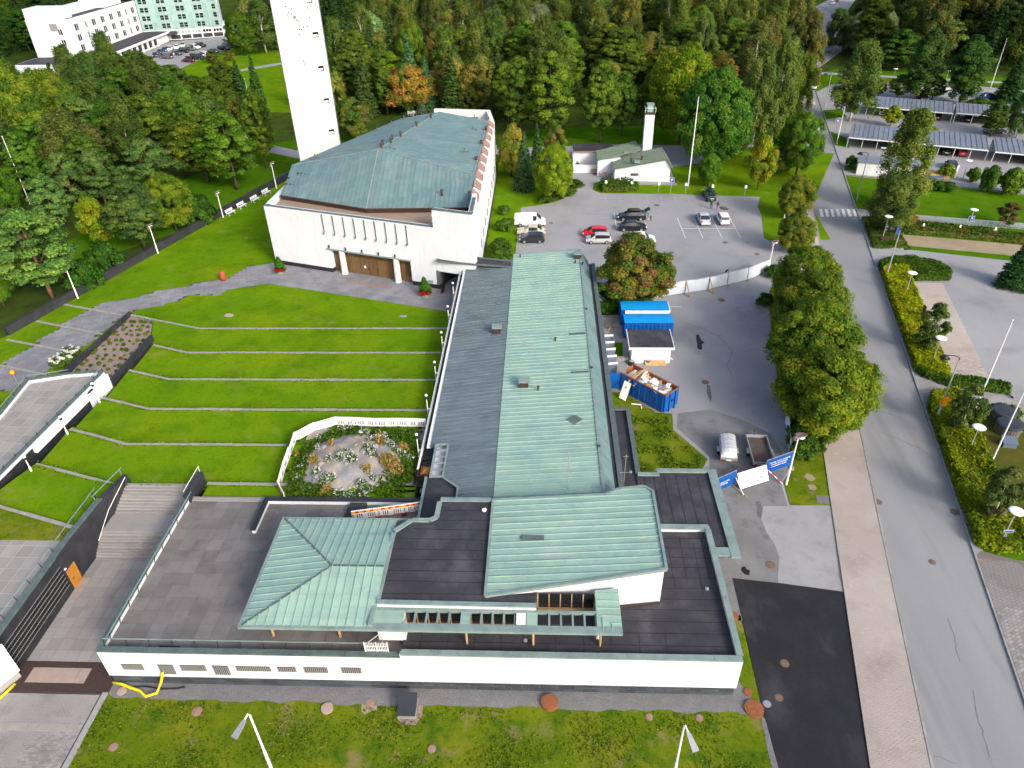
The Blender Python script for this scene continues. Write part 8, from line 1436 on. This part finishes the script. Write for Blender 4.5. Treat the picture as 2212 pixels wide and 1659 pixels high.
T(0, 1, 1060, 910, 530, 220, 'maple', 'grey green tree behind the church roof', (.85, .9, 1.1)); T(0, 1, 1230, 910, 500, 230, 'rowan', 'brown tinged rowan behind the church roof', (.6, .85, 1)); T(0, 1, 900, 880, 480, 230, 'maple', 'dark green tree behind the church roof at left', (.75, .85, .9))
for k, (x, yb, yt) in enumerate(((1330, 912, 735), (1435, 875, 740), (1530, 880, 700))): T(0, 1, x, yb, yt, 70, 'bluespruce', ['left', 'middle', 'right'][k] + ' small blue spruce of three behind the church')
T(0, 1, 1580, 860, 420, 330, 'olive', 'yellow olive tree behind the church back wall, left', (1.15, 1.1, 1)); T(0, 1, 1800, 870, 440, 330, 'olive', 'yellow olive tree behind the church back wall, right', (1.1, 1.15, 1)); T(0, 1, 1720, 890, 690, 230, 'rowan', 'orange rowan just behind the church back wall', (.85, .9, 1)); T(0, 1, 2010, 960, 480, 300, 'maple', 'olive green tree at the church back corner', (1.3, 1.1, 1)); T(0, 1, 2040, 1400, 1000, 230, 'olive', 'yellow leaved tree close to the church right wall', (1.1, 1.2, .8)); T(0, 1, 2140, 1400, 1030, 160, 'spruce', 'dark spruce beside the yellow leaved tree', (.9, 1.1, 1.4)); T(0, 1, 1650, 560, 110, 320, 'olive', 'olive and orange tree in the second row behind the church', (1, 1, 1)); T(0, 1, 1880, 540, 70, 340, 'olive', 'large orange tinged tree in the upper wood', (.9, .95, 1)); T(0, 1, 2100, 560, 90, 360, 'olive', 'broad brownish tree in the upper wood', (.75, .9, 1)); T(0, 1, 1480, 620, 190, 220, 'olive', 'reddish tree beside the blue spruce group', (.9, .8, .8))
# --- left wood
LT_ = [(0, 40, 1290, 430, 480, 'linden', 'huge yellow green tree at the left edge', (1.05, 1.03, 1)), (0, 300, 1270, 440, 520, 'linden', 'huge yellow green tree below the hotel', (1.05, 1, 1)), (0, 560, 1180, 520, 420, 'linden', 'yellow green tree beside the birches below the hotel', (1.1, 1, 1)), (0, 640, 860, 350, 270, 'birch', 'birch left of another in front of the hotel', (.9, 1, .9)), (0, 820, 830, 390, 270, 'birch', 'birch right of another in front of the hotel', (.9, 1, .9)), (0, 1150, 740, 390, 310, 'birch', 'broad birch by the hotel car park', (.8, .95, .9)),
       (0, 1250, 1280, 740, 420, 'maple', 'light green maple in the middle of the left wood', (1, 1, .9)), (0, 980, 1250, 760, 380, 'maple', 'maple left of the middle of the left wood', (.85, .95, .95)), (0, 1480, 1150, 560, 320, 'maple', 'tall maple near the hotel lawn', (.85, .92, .9)), (0, 1640, 1430, 690, 330, 'maple', 'maple with a tall bare trunk near the lawn wall', (.95, 1, .9)), (0, 1880, 1500, 870, 470, 'maple', 'leafy maple with two trunks above the white benches', (1, 1.05, .9)), (0, 1760, 1130, 600, 330, 'maple', 'maple behind the two trunked one', (1.2, 1.05, 1)), (0, 2110, 1330, 700, 270, 'maple', 'tall light green tree left of the tower foot', (1.15, 1.1, .9)), (0, 2080, 950, 420, 160, 'spruce', 'slim spruce left of the tower', (1, 1.1, .9)), (0, 1960, 960, 470, 200, 'spruce', 'dark spruce left of the tower by the pole', (.9, 1, .9)), (0, 1950, 1250, 750, 260, 'rowan', 'reddish brown tree behind the maples near the tower', (.7, .8, .9)),
       (0, 690, 1530, 860, 460, 'birch', 'birch with bare white limbs in the left wood', (1.1, .9, .9)), (0, 300, 1590, 1040, 300, 'maple', 'round green tree near the far left street', (.8, .9, 1)), (0, 90, 1700, 1290, 300, 'linden', 'dark tree at the left edge by the street', (.7, .85, .9)), (0, 620, 1680, 1200, 330, 'pine', 'dark pine in the left wood, left one', (.85, .9, .9)), (0, 860, 1660, 1180, 330, 'pine', 'dark pine in the left wood, right one', (.8, .85, .85))]
for r_, x, yb, yt, w, sp, lab, ti in LT_: T(r_, 0, x, yb, yt, w, sp, lab, ti)
for x, yb, yt, w, sp, lab, ti in ((480, 430, -30, 330, 'pine', 'blue green pine above the big pine', (1, 1.15, 1.2)), (830, 560, 150, 300, 'yellow', 'yellow green shrub tree behind the dark wall', (.75, .95, .8)), (1150, 560, 10, 450, 'maple', 'grey green round tree behind the dark wall', (.75, .72, 1.5)), (1400, 420, -60, 380, 'linden', 'bright green round tree behind the dark wall', (1.05, 1.05, .9)), (420, 960, 240, 690, 'pine', 'large spreading pine at the left behind the dark wall', (1.05, 1.1, 1)), (130, 560, 250, 300, 'pine', 'pale pine at the left edge', (1.2, 1.15, 1.2)), (30, 1010, 560, 260, 'linden', 'dark tree at the left edge beside the wall end', (.7, .85, .8)), (870, 760, 520, 300, 'bush', 'dark low shrub mass behind the dark wall', (.45, .6, .6)), (1600, 380, 140, 300, 'bush', 'tall grey green shrub behind the lamp with benches', (.5, .65, .7)), (720, 900, 660, 280, 'bush', 'dark shrub under the spreading pine', (.45, .6, .6))):
 T(1, 0, x, yb, yt, w, sp, lab, ti)
for x, yb, yt, w, sp, ti, lab in ((1760, 560, 470, 110, 'rowan', (1.2, .8, 1), 'small orange tree on the hotel lawn'), (1690, 500, 400, 110, 'rowan', (.6, .6, .8), 'small dark red tree at the hotel lot corner'), (1830, 480, 400, 90, 'rowan', (.9, .9, 1), 'small reddish tree right of the hotel lot'), (1940, 440, 80, 260, 'linden', (.62, .72, .8), 'dark tree at the right end of the hotel lot'), (2110, 420, 0, 300, 'birch', (.85, .95, .9), 'tall birch left of the tower top'), (2020, 300, -60, 260, 'olive', (.8, .9, 1), 'olive tree behind the hotel lot end'), (1400, 720, 520, 170, 'maple', (1, 1, 1), 'small green tree at the hotel lawn edge'), (110, 420, 180, 130, 'spruce', (.8, .9, .9), 'dark spruce at the far left before the hotel'), (70, 230, -60, 200, 'linden', (.5, .65, .7), 'dark tree at the upper left corner'), (310, 390, 190, 160, 'spruce', (.7, .85, .85), 'dark spruce beside the hotel flagpoles'), (470, 60, -80, 240, 'birch', (.7, .8, .8), 'tree behind the hotel roof')): T(0, 0, x, yb, yt, w, sp, lab, ti)
# --- east side
T(0, 3, 830, 960, 310, 390, 'birch', 'tall weeping birch beside the near carport end', (.85, .95, .9)); T(0, 3, 1180, 1690, 860, 430, 'birch', 'tall olive green tree standing in front of the near carport', (1.25, 1.1, .9)); T(1, 3, 1110, 440, -20, 420, 'birch', 'lower leafy birch by the crossing corner', (1.1, 1.0, .9)); T(0, 3, 1150, 1000, 840, 170, 'yellow', 'small yellow green tree between the carports', (.8, .95, .8)); T(0, 3, 1360, 790, 235, 250, 'poplar', 'columnar poplar left, behind the far carport', (1, 1.05, .9)); T(0, 3, 1700, 820, 290, 250, 'poplar', 'columnar poplar right, behind the far carport', (.9, 1, .9)); T(0, 3, 1055, 765, 640, 100, 'maple', 'small dark tree behind the far carport end', (.6, .8, .8)); T(0, 3, 1205, 780, 590, 190, 'maple', 'dark round tree behind the far carport, left', (.65, .8, .8)); T(0, 3, 1480, 790, 600, 200, 'maple', 'dark round tree behind the far carport, middle', (.6, .75, .8)); T(0, 3, 1940, 1080, 800, 220, 'maple', 'dark tree between the carports at right', (.7, .8, .8)); T(0, 3, 2150, 1090, 700, 260, 'birch', 'weeping birch at the right edge by the carport', (.75, .9, .9)); T(0, 3, 2080, 800, 420, 240, 'spruce', 'dark conifer at the right edge behind the far carport', (.7, .85, .9))
T(0, 3, 700, 420, 60, 220, 'birch', 'dark birch left of the willow by the road bend', (.7, .8, .9)); T(0, 3, 900, 420, 80, 360, 'willow', 'silver willow beyond the road junction', (1, 1, 1)); T(0, 3, 1090, 400, 90, 200, 'willow', 'second silver willow beyond the road junction', (.95, .95, .9)); T(0, 3, 1200, 560, 230, 340, 'maple', 'dark round tree in front of the right wood', (.55, .68, .8)); T(0, 3, 90, 330, 70, 300, 'willow', 'silver willow left of the road far back', (1, 1, 1)); T(0, 3, 470, 360, 190, 150, 'willow', 'small silver willow at the road bend', (.9, .95, .9)); T(0, 2, 830, 350, 10, 190, 'willow', 'slim silver willow in the wood above the chapel', (.95, .95, .95))
T(1, 3, 2110, 860, 480, 270, 'spruce', 'dark yew in a round bed at the right car park', (.6, .75, .9)); T(1, 3, 1425, 1390, 1000, 230, 'sapling', 'young tree in the paved bays hedge', (1, 1, 1)); T(2, 3, 1690, 515, 130, 250, 'sapling', 'young tree in the hedge left of the flagpole', (.9, .95, .9)); T(2, 3, 1945, 1200, 800, 300, 'sapling', 'young leafy tree at lower right in the hedge', (1, 1, 1)); T(1, 3, 2060, 385, 200, 170, 'sapling', 'thin reddish young tree by the mesh fence', (1.3, .75, .9)); T(1, 3, 1280, 390, 260, 150, 'rowan', 'red leaved shrub tree behind the hedge corner', (1.2, .8, .8))
for x, yb, yt, w, lab, ti in ((838, 1320, 1235, 95, 'clipped bush at the yard corner by the road', (.8, .95, .9)), (1585, 1420, 1300, 130, 'yellow green round bush beside the timber stack', (1.9, 1.35, .8)), (1800, 1440, 1330, 110, 'small bush by the yard path', (1.1, 1, .9)), (1910, 1520, 1320, 170, 'green round bush beside the yard path', (.8, .9, .9)), (2090, 1540, 1340, 220, 'large bush at the right edge of the yard path', (1.2, 1, .8)), (1860, 830, 780, 190, 'low hedge bush beyond the far carport', (.7, .85, .9)), (1420, 1035, 1010, 170, 'low clipped shrub between the carports', (1.4, 1.1, .8))): T(0, 3, x, yb, yt, w, 'bush', lab, ti)
for k in range(3): p = Q(0, 3, 1440 + k * 80, 1500 + k * 6); tree('bush', p.x, p.y, 1.6, 1.6, 'clipped dark bush in the short hedge on the east lawn', 'short hedge on the east lawn', (.55, .75, .8))
# --- the woods beyond: individuals in rows
GRID = []
def wood(poly, spacing, mixw, label, group, tint, hs=(1, 1.2), avoid=(), seed=1):
 r_ = random.Random(seed); xs = [p[0] for p in poly]; ys = [p[1] for p in poly]; y = min(ys); n = 0
 while y < max(ys):
  x = min(xs)
  while x < max(xs):
   px = x + r_.uniform(-.38, .38) * spacing; py = y + r_.uniform(-.38, .38) * spacing
   if inside((px, py), poly) and not any(inside((px, py), a) for a in avoid) and all((px - g_[0]) ** 2 + (py - g_[1]) ** 2 > (spacing * .62) ** 2 for g_ in GRID):
    sp = r_.choices(list(mixw), list(mixw.values()))[0]; H0, R0 = DIM[sp]; k = r_.uniform(*hs); ti = tuple(t * r_.uniform(.8, 1.12) for t in tint); ti = (ti[0] * r_.uniform(.9, 1.2), ti[1], ti[2])
    tree(sp, px, py, H0 * k, R0 * k * r_.uniform(1.0, 1.25), label % SPN[sp], group % SPN[sp], ti); GRID.append((px, py)); n += 1
   x += spacing
  y += spacing * .9
 return n
RDA = [[(70, 200), (90, 200), (104, 262), (120, 310), (160, 400), (135, 405), (112, 350), (98, 300), (86, 262)]]
NB = wood([(-62, 182), (-20, 176), (0, 178), (40, 182), (60, 178), (68, 192), (82, 250), (96, 300), (118, 372), (-40, 372), (-70, 300), (-62, 230)], 11.0, {'birch': 5, 'maple': 3, 'spruce': 4, 'olive': 1.6, 'willow': .35}, 'mature %s in the wood behind church and chapel', '%s trees in the wood behind church and chapel', (1.25, 1.16, 1.08), avoid=RDA, seed=3)
NE = wood([(86, 236), (120, 226), (165, 207), (215, 186), (290, 260), (300, 330), (170, 372), (140, 350), (112, 290), (98, 258)], 10.5, {'birch': 6, 'spruce': 3, 'maple': 1.5, 'pine': 1}, 'tall dark %s in the wood at upper right', '%s trees in the wood at upper right', (.95, .95, .92), hs=(1.1, 1.45), avoid=RDA, seed=4)
NW = wood([(-104, 205), (-66, 176), (-60, 150), (-70, 120), (-110, 122), (-128, 170), (-122, 215)], 11.5, {'maple': 5, 'birch': 2, 'pine': 1.2, 'spruce': 1}, 'green %s filling the wood between street and church', '%s trees filling the left wood', (1.08, 1.06, 1.0), hs=(.85, 1.05), seed=5)
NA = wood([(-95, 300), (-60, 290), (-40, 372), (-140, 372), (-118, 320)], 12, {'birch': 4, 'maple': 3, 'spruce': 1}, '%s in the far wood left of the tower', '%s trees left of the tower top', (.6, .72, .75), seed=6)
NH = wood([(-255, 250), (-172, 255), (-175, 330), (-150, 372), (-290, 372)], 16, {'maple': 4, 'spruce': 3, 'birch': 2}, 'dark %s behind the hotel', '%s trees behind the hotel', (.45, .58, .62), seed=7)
NS = wood([(-150, 120), (-112, 118), (-90, 100), (-75, 86), (-78, 60), (-100, 70), (-150, 100)], 12, {'maple': 3, 'pine': 2}, 'shady %s by the street at the left', '%s trees by the left street', (.8, .88, .9), hs=(.7, .9), seed=8)
# ---------------------------------------------------------------- hedges
def hedge(name, label, poly, h, cols, dens=70, size=.2, cat='hedge', core=True, tint=(1, 1, 1), rough=.12, group=None, z=0.0, taper=.15):
 xs = [p[0] for p in poly]; ys = [p[1] for p in poly]; cx = sum(xs) / len(xs); cy = sum(ys) / len(ys); P_ = []; N_ = []
 A = (max(xs) - min(xs)) * (max(ys) - min(ys)); n = int(A * dens); pts = rng.uniform((min(xs), min(ys)), (max(xs), max(ys)), (n, 2)); pts = [p for p in pts if inside(p, poly)]
 for p in pts:
  b = rough * (math.sin(p[0] * 2.1 + 1) + math.sin(p[1] * 2.7) + math.sin((p[0] + p[1]) * 1.3 + 2)); P_.append((p[0], p[1], z + h + b * .6 - abs(rng.normal(0, rough)))); N_.append((rng.normal(0, .5), rng.normal(0, .5), 1))
 for i in range(len(poly)):
  a, b = Vector(poly[i][:2]), Vector(poly[(i + 1) % len(poly)][:2]); L = (b - a).length; d = (b - a).normalized(); o = Vector((d.y, -d.x));
  if o.dot((a + b) / 2 - Vector((cx, cy))) < 0: o = -o
  for k in range(int(L * h * dens * .8)):
   q = a.lerp(b, rng.uniform()); zz = rng.uniform(.03, 1); w = rng.normal(0, rough) - taper * zz ** 3; P_.append((q.x + o.x * w, q.y + o.y * w, z + zz * h)); N_.append((o.x + rng.normal(0, .4), o.y + rng.normal(0, .4), .5 + rng.normal(0, .3)))
 n = len(P_); P_ = np.array(P_); cc = np.array(cols); w = .5 + .5 * np.sin(P_[:, 0] * 1.1 + np.sin(P_[:, 1] * .9) * 2); idx = np.clip((w * len(cols) + rng.normal(0, .8, n)).astype(int), 0, len(cols) - 1); col = cc[idx] * (1 + rng.normal(0, .22, (n, 1)))
 t = thing(name, label, cat, (cx, cy, 0), 0, group); P_[:, 0] -= cx; P_[:, 1] -= cy
 o = obj('leaves', None, None, t, mesh=quads_mesh('leaves', P_, np.array(N_), size * rng.uniform(.7, 1.4, n), col, 'leaf'))
 if core:
  sh = [((p[0] - cx), (p[1] - cy)) for p in poly]; obj('branches', G().prism([(x * .97, y * .97) for x, y in sh], z, z + h * .68), 'hedge_core', t)
 return t
YG = [(.18, .20, .006), (.145, .18, .007), (.11, .15, .008), (.20, .19, .008)]; DG = [(.040, .082, .010), (.055, .10, .011), (.030, .064, .010)]
rx = lambda y: rr(y) + .55
hedge('yellow_hedge', 'long yellow green hedge along the road beside the paved bays', [(rx(71), 71), (rx(84), 84), (rx(96), 96), (49.6, 97.5), (52.4, 97.0), (51.2, 92.8), (48.6, 81), (46.0, 70), (45.5, 68.6)], 1.0, YG, 110, .25)
hedge('low_hedge', 'rounded dark green hedge island by the east car park entrance', [(rx(96.5), 96.5), (49.3, 99.1), (51.9, 100.4), (54.5, 100.3), (56.4, 99.2), (57.7, 97.4), (57.9, 95.4), (56.8, 93.7), (52.2, 93.7), (52.3, 97.0), (49.6, 97.6)], .9, DG, 100, .22)
hedge('low_hedge', 'dark green hedge curving at the lower end of the paved bays', [(45.4, 68.4), (46.0, 69.0), (50.3, 68.0), (51.4, 67.4), (50.9, 66.2), (47.5, 67.0), (45.2, 67.6), (43.2, 69.5), (rx(70.6), 70.8)], .85, DG, 100, .22)
hedge('low_hedge', 'short dark green hedge behind the round bins', [(46.3, 63.3), (49.6, 63.1), (49.9, 62.0), (47.0, 62.2)], .9, DG, 100, .22)
hedge('yellow_hedge', 'wide yellow green shrub bed along the road at lower right', [(rx(44), 44), (rx(55), 55), (rx(63.5), 63.5), (42.5, 65.8), (45.0, 66.0), (45.6, 62.5), (43.6, 58.0), (42.4, 52), (41.4, 46.5), (40.6, 43.4), (38.4, 43.2)], 1.0, [(.13, .16, .006), (.10, .14, .008), (.15, .145, .008), (.07, .11, .008)], 110, .25, rough=.17)
hedge('low_hedge', 'green hedge corner by the zebra crossing and brown sign', [(rr(104.7) + .6, 104.7), (rr(116) + .6, 116), (56, 116.5), (60.6, 113), (56.4, 109.5), (55.8, 105.0), (53.0, 104.6)], .55, [(.040, .080, .010), (.06, .085, .014), (.03, .06, .010)], 40, .22, tint=(.9, .9, .9))
hedge('low_hedge', 'long dark hedge behind the sandy bays', [(57.2, 110.2), (60.6, 113.2), (66, 111.6), (73.2, 108.6), (80, 106), (79.4, 103.8), (71.4, 106.6), (64, 108.8)], 1.1, [(.036, .070, .011), (.048, .082, .012), (.075, .07, .02)], 40, .24)
hedge('low_hedge', 'dark green hedge in front of the chapel with small lamps', [(11.0, 130.2), (10.7, 133.2), (12.5, 134.0), (15.5, 133.6), (17.4, 132.2), (17.2, 130.2), (14, 129.9)], 1.5, DG, 34, .28, rough=.25)
hedge('rough_verge', 'weedy green growth below the skip beside the entry roof', [(8.9, 49.2), (12.6, 49.3), (15.8, 55), (13.2, 59.4), (13.4, 62), (9.0, 62)], .12, [(.065, .105, .008), (.10, .125, .010), (.045, .085, .008)], 38, .2, cat='weeds', core=False, rough=.1)
# planting bed: separate small shrubs; white hydrangea
bshr = TREE['bush'][0]; kx = 0
for v in range(13):
 for u in range(6):
  fx = (u + .5 + random.uniform(-.25, .25)) / 6; fy = (v + .5 + random.uniform(-.25, .25)) / 13; y = 65.4 + fy * 15.6; xl, xr = -54.9, -49.1 - max(0, (y - 75.4)) * .36
  x = xl + (xr - xl) * fx; sc = random.uniform(.26, .5); tint = random.choice([(1, 1, 1), (1.5, 1.05, .9), (2.2, 1.15, .9), (.8, .95, .9)])
  z = .95 + (81 - y) / 16 * .5; tree('bush', x, y, sc * .95, sc * .62, 'small shrub planted in the brown mulch bed', 'small shrubs in the mulch bed', tint, z - .05)
c = blob_crown(.3, 1.2, .95, rnd, 26, .35, 60, .2, [(.05, .09, .015)], up=.4); fl = blob_crown(.9, 1.35, .9, lambda t: 1, 26, .16, 26, .12, [(.75, .70, .55), (.8, .74, .62)], up=.4)
HY = thing('hydrangea', 'x', 'flowers'); obj('leaves', None, None, HY, mesh=quads_mesh('leaves', *c[:4], 'leaf')); obj('blossoms', None, None, HY, mesh=quads_mesh('blossoms', *fl[:4], 'leaf'))
for k, (x, y, s) in enumerate(((470, 1500, 1.0), (540, 1480, 1.1), (600, 1420, .9), (560, 1400, .8))): p = Q(1, 0, x, y, .62); place(HY, p, k, 'cream flowering hydrangea bush beside the bed wall', 'hydrangeas by the bed wall', (1, 1, 1), s)
# church door planters: thuja cone in red flowers
TH = thing('thuja_planter', 'x', 'plant'); c = spruce(2.0, .55, 20, 3, [(.035, .095, .012), (.05, .12, .014)]); obj('thuja', None, None, TH, mesh=quads_mesh('thuja', c[0] + np.array([0, 0, .35]), c[1], c[2] * .45, c[3], 'leaf'))
fl = blob_crown(.35, .6, .62, lambda t: 1, 40, .2, 40, .1, [(.30, .002, .006), (.24, .003, .008), (.03, .06, .008)], up=.5); obj('red_flowers', None, None, TH, mesh=quads_mesh('red_flowers', *fl[:4], 'leaf')); obj('pot', G().lathe([(.02, 0), (.5, 0), (.6, .3), (.02, .3)], n=16), 'stone_kerb', TH)
for t_, lab, s in (((1, 1, 212, 750), 'clipped cone shrub in red flowers at the church left corner', 1.1), ((1, 1, 1357, 930), 'clipped cone shrub in red flowers by the church passage', 1.2)): place(TH, Q(*t_, .63), 0, lab, 'cone shrubs at the church doors', (1, 1, 1), s)
fp2 = spruce(1.3, .25, 12, 4, [(.05, .10, .015)]); o = obj('plant', None, None, fpot, mesh=quads_mesh('plant', fp2[0] + np.array([0, 0, .4]), fp2[1], fp2[2] * .5, fp2[3], 'leaf')); o.color = (1, 1, 1, 1)
# ---------------------------------------------------------------- the bedrock garden by the wing
RG_ = [(-22.9, 46.0), (-23.5, 53.6), (-20.6, 56.3), (-11.8, 56.0), (-11.5, 46.2), (-12.5, 45.2), (-21.5, 45.15)]
v = []; f = []; nx, ny = 34, 30
for j in range(ny + 1):
 for i in range(nx + 1):
  x = -23.2 + 11.6 * i / nx; y = 45.2 + 11.0 * j / ny; ex = (x + 17.5) / 5.6; ey = (y - 50.6) / 5.0; d = math.hypot(ex, ey)
  z = 2.62 + max(0, 1 - d ** 2.6) * 1.2 * (1 + .12 * math.sin(x * 2.3) * math.sin(y * 1.9)) + .06 * math.sin(x * 5.1 + y * 3) + random.uniform(-.035, .035)
  z = max(z, 3.12 - max(0, y - 47) * .065 * (1 if d > .9 else .9)); v.append((x, y, z))
for j in range(ny):
 for i in range(nx): a = j * (nx + 1) + i; f.append((a, a + 1, a + nx + 2, a + nx + 1))
obj('bedrock', G().add(v, f), 'rock', kind='structure', smooth=True)
def rock_z(x, y): i = min(nx, max(0, round((x + 23.2) / 11.6 * nx))); j = min(ny, max(0, round((y - 45.2) / 11.0 * ny))); return v[j * (nx + 1) + i][2]
for k in range(26):
 x = random.uniform(-21.5, -13.5); y = random.uniform(46.2, 55); s = random.uniform(.12, .4); st_ = thing('loose_stone', 'loose pale stone lying on the rock outcrop', 'stone', (x, y, rock_z(x, y)), random.uniform(0, 6), 'loose stones on the rock'); obj('stone', G().lathe([(.02, -.1), (s, -.08), (s * .9, s * .35), (s * .4, s * .6), (.02, s * .62)], n=7), 'rock', st_)
gp_, gn_, gs_, gc_ = [], [], [], []
def patch(x, y, r, n, h, cols, size):
 a = rng.uniform(0, 6.283, n); q = r * np.sqrt(rng.uniform(0, 1, n)); X = x + q * np.cos(a); Y = y + q * np.sin(a)
 for i in range(n):
  if inside((X[i], Y[i]), RG_): gp_.append((X[i], Y[i], rock_z(X[i], Y[i]) + rng.uniform(.02, h))); gn_.append(rng.normal(0, .6, 3) + np.array([0, 0, .7])); gs_.append(size * rng.uniform(.6, 1.4)); gc_.append(np.array(cols[rng.integers(len(cols))]) * (1 + rng.normal(0, .2)))
WG = [(.055, .105, .010), (.040, .085, .010), (.08, .125, .012), (.030, .066, .010)]; WH = [(.72, .74, .66), (.62, .66, .55), (.06, .10, .015)]; TN = [(.24, .16, .065), (.30, .20, .09), (.17, .14, .04)]
ti_ = lambda x, y: (Q(2, 1, x, y, 3.0).x, Q(2, 1, x, y, 3.0).y)
for k in range(64):
 a = k / 64 * 6.283
 if math.sin(a) > -.55 or k % 3 == 0: patch(-17.4 + 5.75 * math.cos(a) * random.uniform(.86, 1.05), 50.7 + 5.3 * math.sin(a) * random.uniform(.88, 1.05), .75, 130, .32, WG, .15)
for x, y in ((1150, 480), (1230, 520), (1200, 560), (1250, 600), (1090, 500), (1300, 470), (1240, 720), (1230, 800), (1180, 880), (1080, 900), (700, 480), (800, 490), (620, 500), (350, 700), (330, 830), (300, 900), (400, 980), (300, 1000), (500, 1000), (1130, 1010)): patch(*ti_(x, y), 1.0, 220, .36, WG, .16)
for x, y, r in ((880, 520, .75), (870, 490, .6), (950, 600, .6), (1030, 590, .6), (1080, 630, .6), (920, 690, .7), (950, 740, .6), (730, 750, .95), (780, 770, .8), (700, 770, .7), (600, 770, .4), (505, 545, .45), (1130, 680, .5), (1180, 700, .5), (1240, 720, .45), (560, 920, .7), (620, 910, .5), (500, 860, .5), (860, 950, .6), (900, 980, .7), (950, 900, .4), (690, 1020, .7), (780, 1040, .6), (880, 1030, .5), (430, 740, .5), (370, 790, .35), (700, 470, .5), (1040, 520, .4), (760, 465, .4), (355, 880, .3), (510, 640, .35)): patch(*ti_(x, y), r * .7, int(130 * r), .4, WG[:2], .14); patch(*ti_(x, y), r * .85, int(170 * r), .5, WH, .11)
for x, y, r in ((1090, 790, .9), (1060, 760, .7), (1130, 830, .7), (1010, 620, .5), (1000, 560, .4), (330, 690, .4), (480, 770, .5), (580, 990, .5), (1190, 640, .5), (620, 640, .3), (900, 850, .4)): patch(*ti_(x, y), r, int(420 * r), .6, TN, .13)
me = quads_mesh('rock_weeds', np.array(gp_), np.array(gn_), np.array(gs_), np.array(gc_), 'leaf', 1.9); o = obj('rock_weeds', None, None, kind='stuff', mesh=me); tag(o, 'weeds, daisies and dry grass growing over the rock outcrop', 'weeds')
for k, (xa, ya, xb, yb) in enumerate(((1020, 945, 1275, 935), (1080, 980, 1275, 975))):
 a, b = Q(2, 1, xa, ya, 3.15), Q(2, 1, xb, yb, 3.15); t = thing('stone_step', ['upper', 'lower'][k] + ' pale stone edging below the rock garden by the wing', 'stone', (a + b) / 2, math.atan2(b.y - a.y, b.x - a.x)); L = (b - a).length; obj('stone', G().box((-L / 2, -.14, -.3), (L / 2, .14, .05)), 'stone_kerb', t); obj('mortar', G().box((-L / 2, .14, -.3), (L / 2, .2, 0)), 'concrete_pale', t)
# grass tufts along edges and over the near lawns (uncountable)
def tufts(name, label, pts, size, cols, h):
 n = len(pts); P_ = np.array([(p[0], p[1], p[2] + h * rng.uniform(.2, 1)) for p in pts]); Nn_ = rng.normal(0, .7, (n, 3)) + np.array([0, 0, .5]); c = np.array(cols)[rng.integers(len(cols), size=n)] * (1 + rng.normal(0, .2, (n, 1)))
 o = obj(name, None, None, kind='stuff', mesh=quads_mesh(name, P_, Nn_, size * rng.uniform(.5, 1.4, n), c, 'leaf', 1.8)); return tag(o, label, 'grass')
pts = [(x, y, 0) for x, y in rng.uniform((-31, 20), (15.1, 28.3), (26000, 2)) if (math.sin(x * .9 + y * .4) + math.sin(y * 1.3 - x * .35) + rng.normal(0, .8)) > .3]
tufts('lawn_tufts', 'uneven grass tufts in the near lawn', pts, .10, [(.05, .095, .006), (.08, .11, .008), (.035, .075, .006), (.12, .12, .02)], .05)
pts = []
for y, z, bx, le in LN:
 for k in range(500):
  x = rng.uniform(bx, XR); pts.append((x, y + rng.choice([-1, 1]) * (.23 + abs(rng.normal(0, .1))), z - (.4 if rng.uniform() < .5 else 0)))
 for k in range(150): u = rng.uniform(); pts.append((bx + (le[0] - bx) * u, y + (le[1] - y) * u + rng.choice([-1, 1]) * (.25 + abs(rng.normal(0, .1))), z))
tufts('kerb_grass', 'grass growing over the edges of the terrace kerbs', pts, .13, [(.06, .12, .004), (.09, .14, .006), (.04, .09, .004)], .04)
# fallen leaves along the lot edge under the lindens
pts = [(27.0 + (y - 62) * .2 + rng.normal(0, .5), y, .035) for y in rng.uniform(55, 84, 900)]
o = tufts('fallen_leaves', 'brown fallen leaves along the lot edge under the lindens', pts, .13, [(.25, .11, .03), (.18, .08, .02), (.30, .16, .05)], .01)
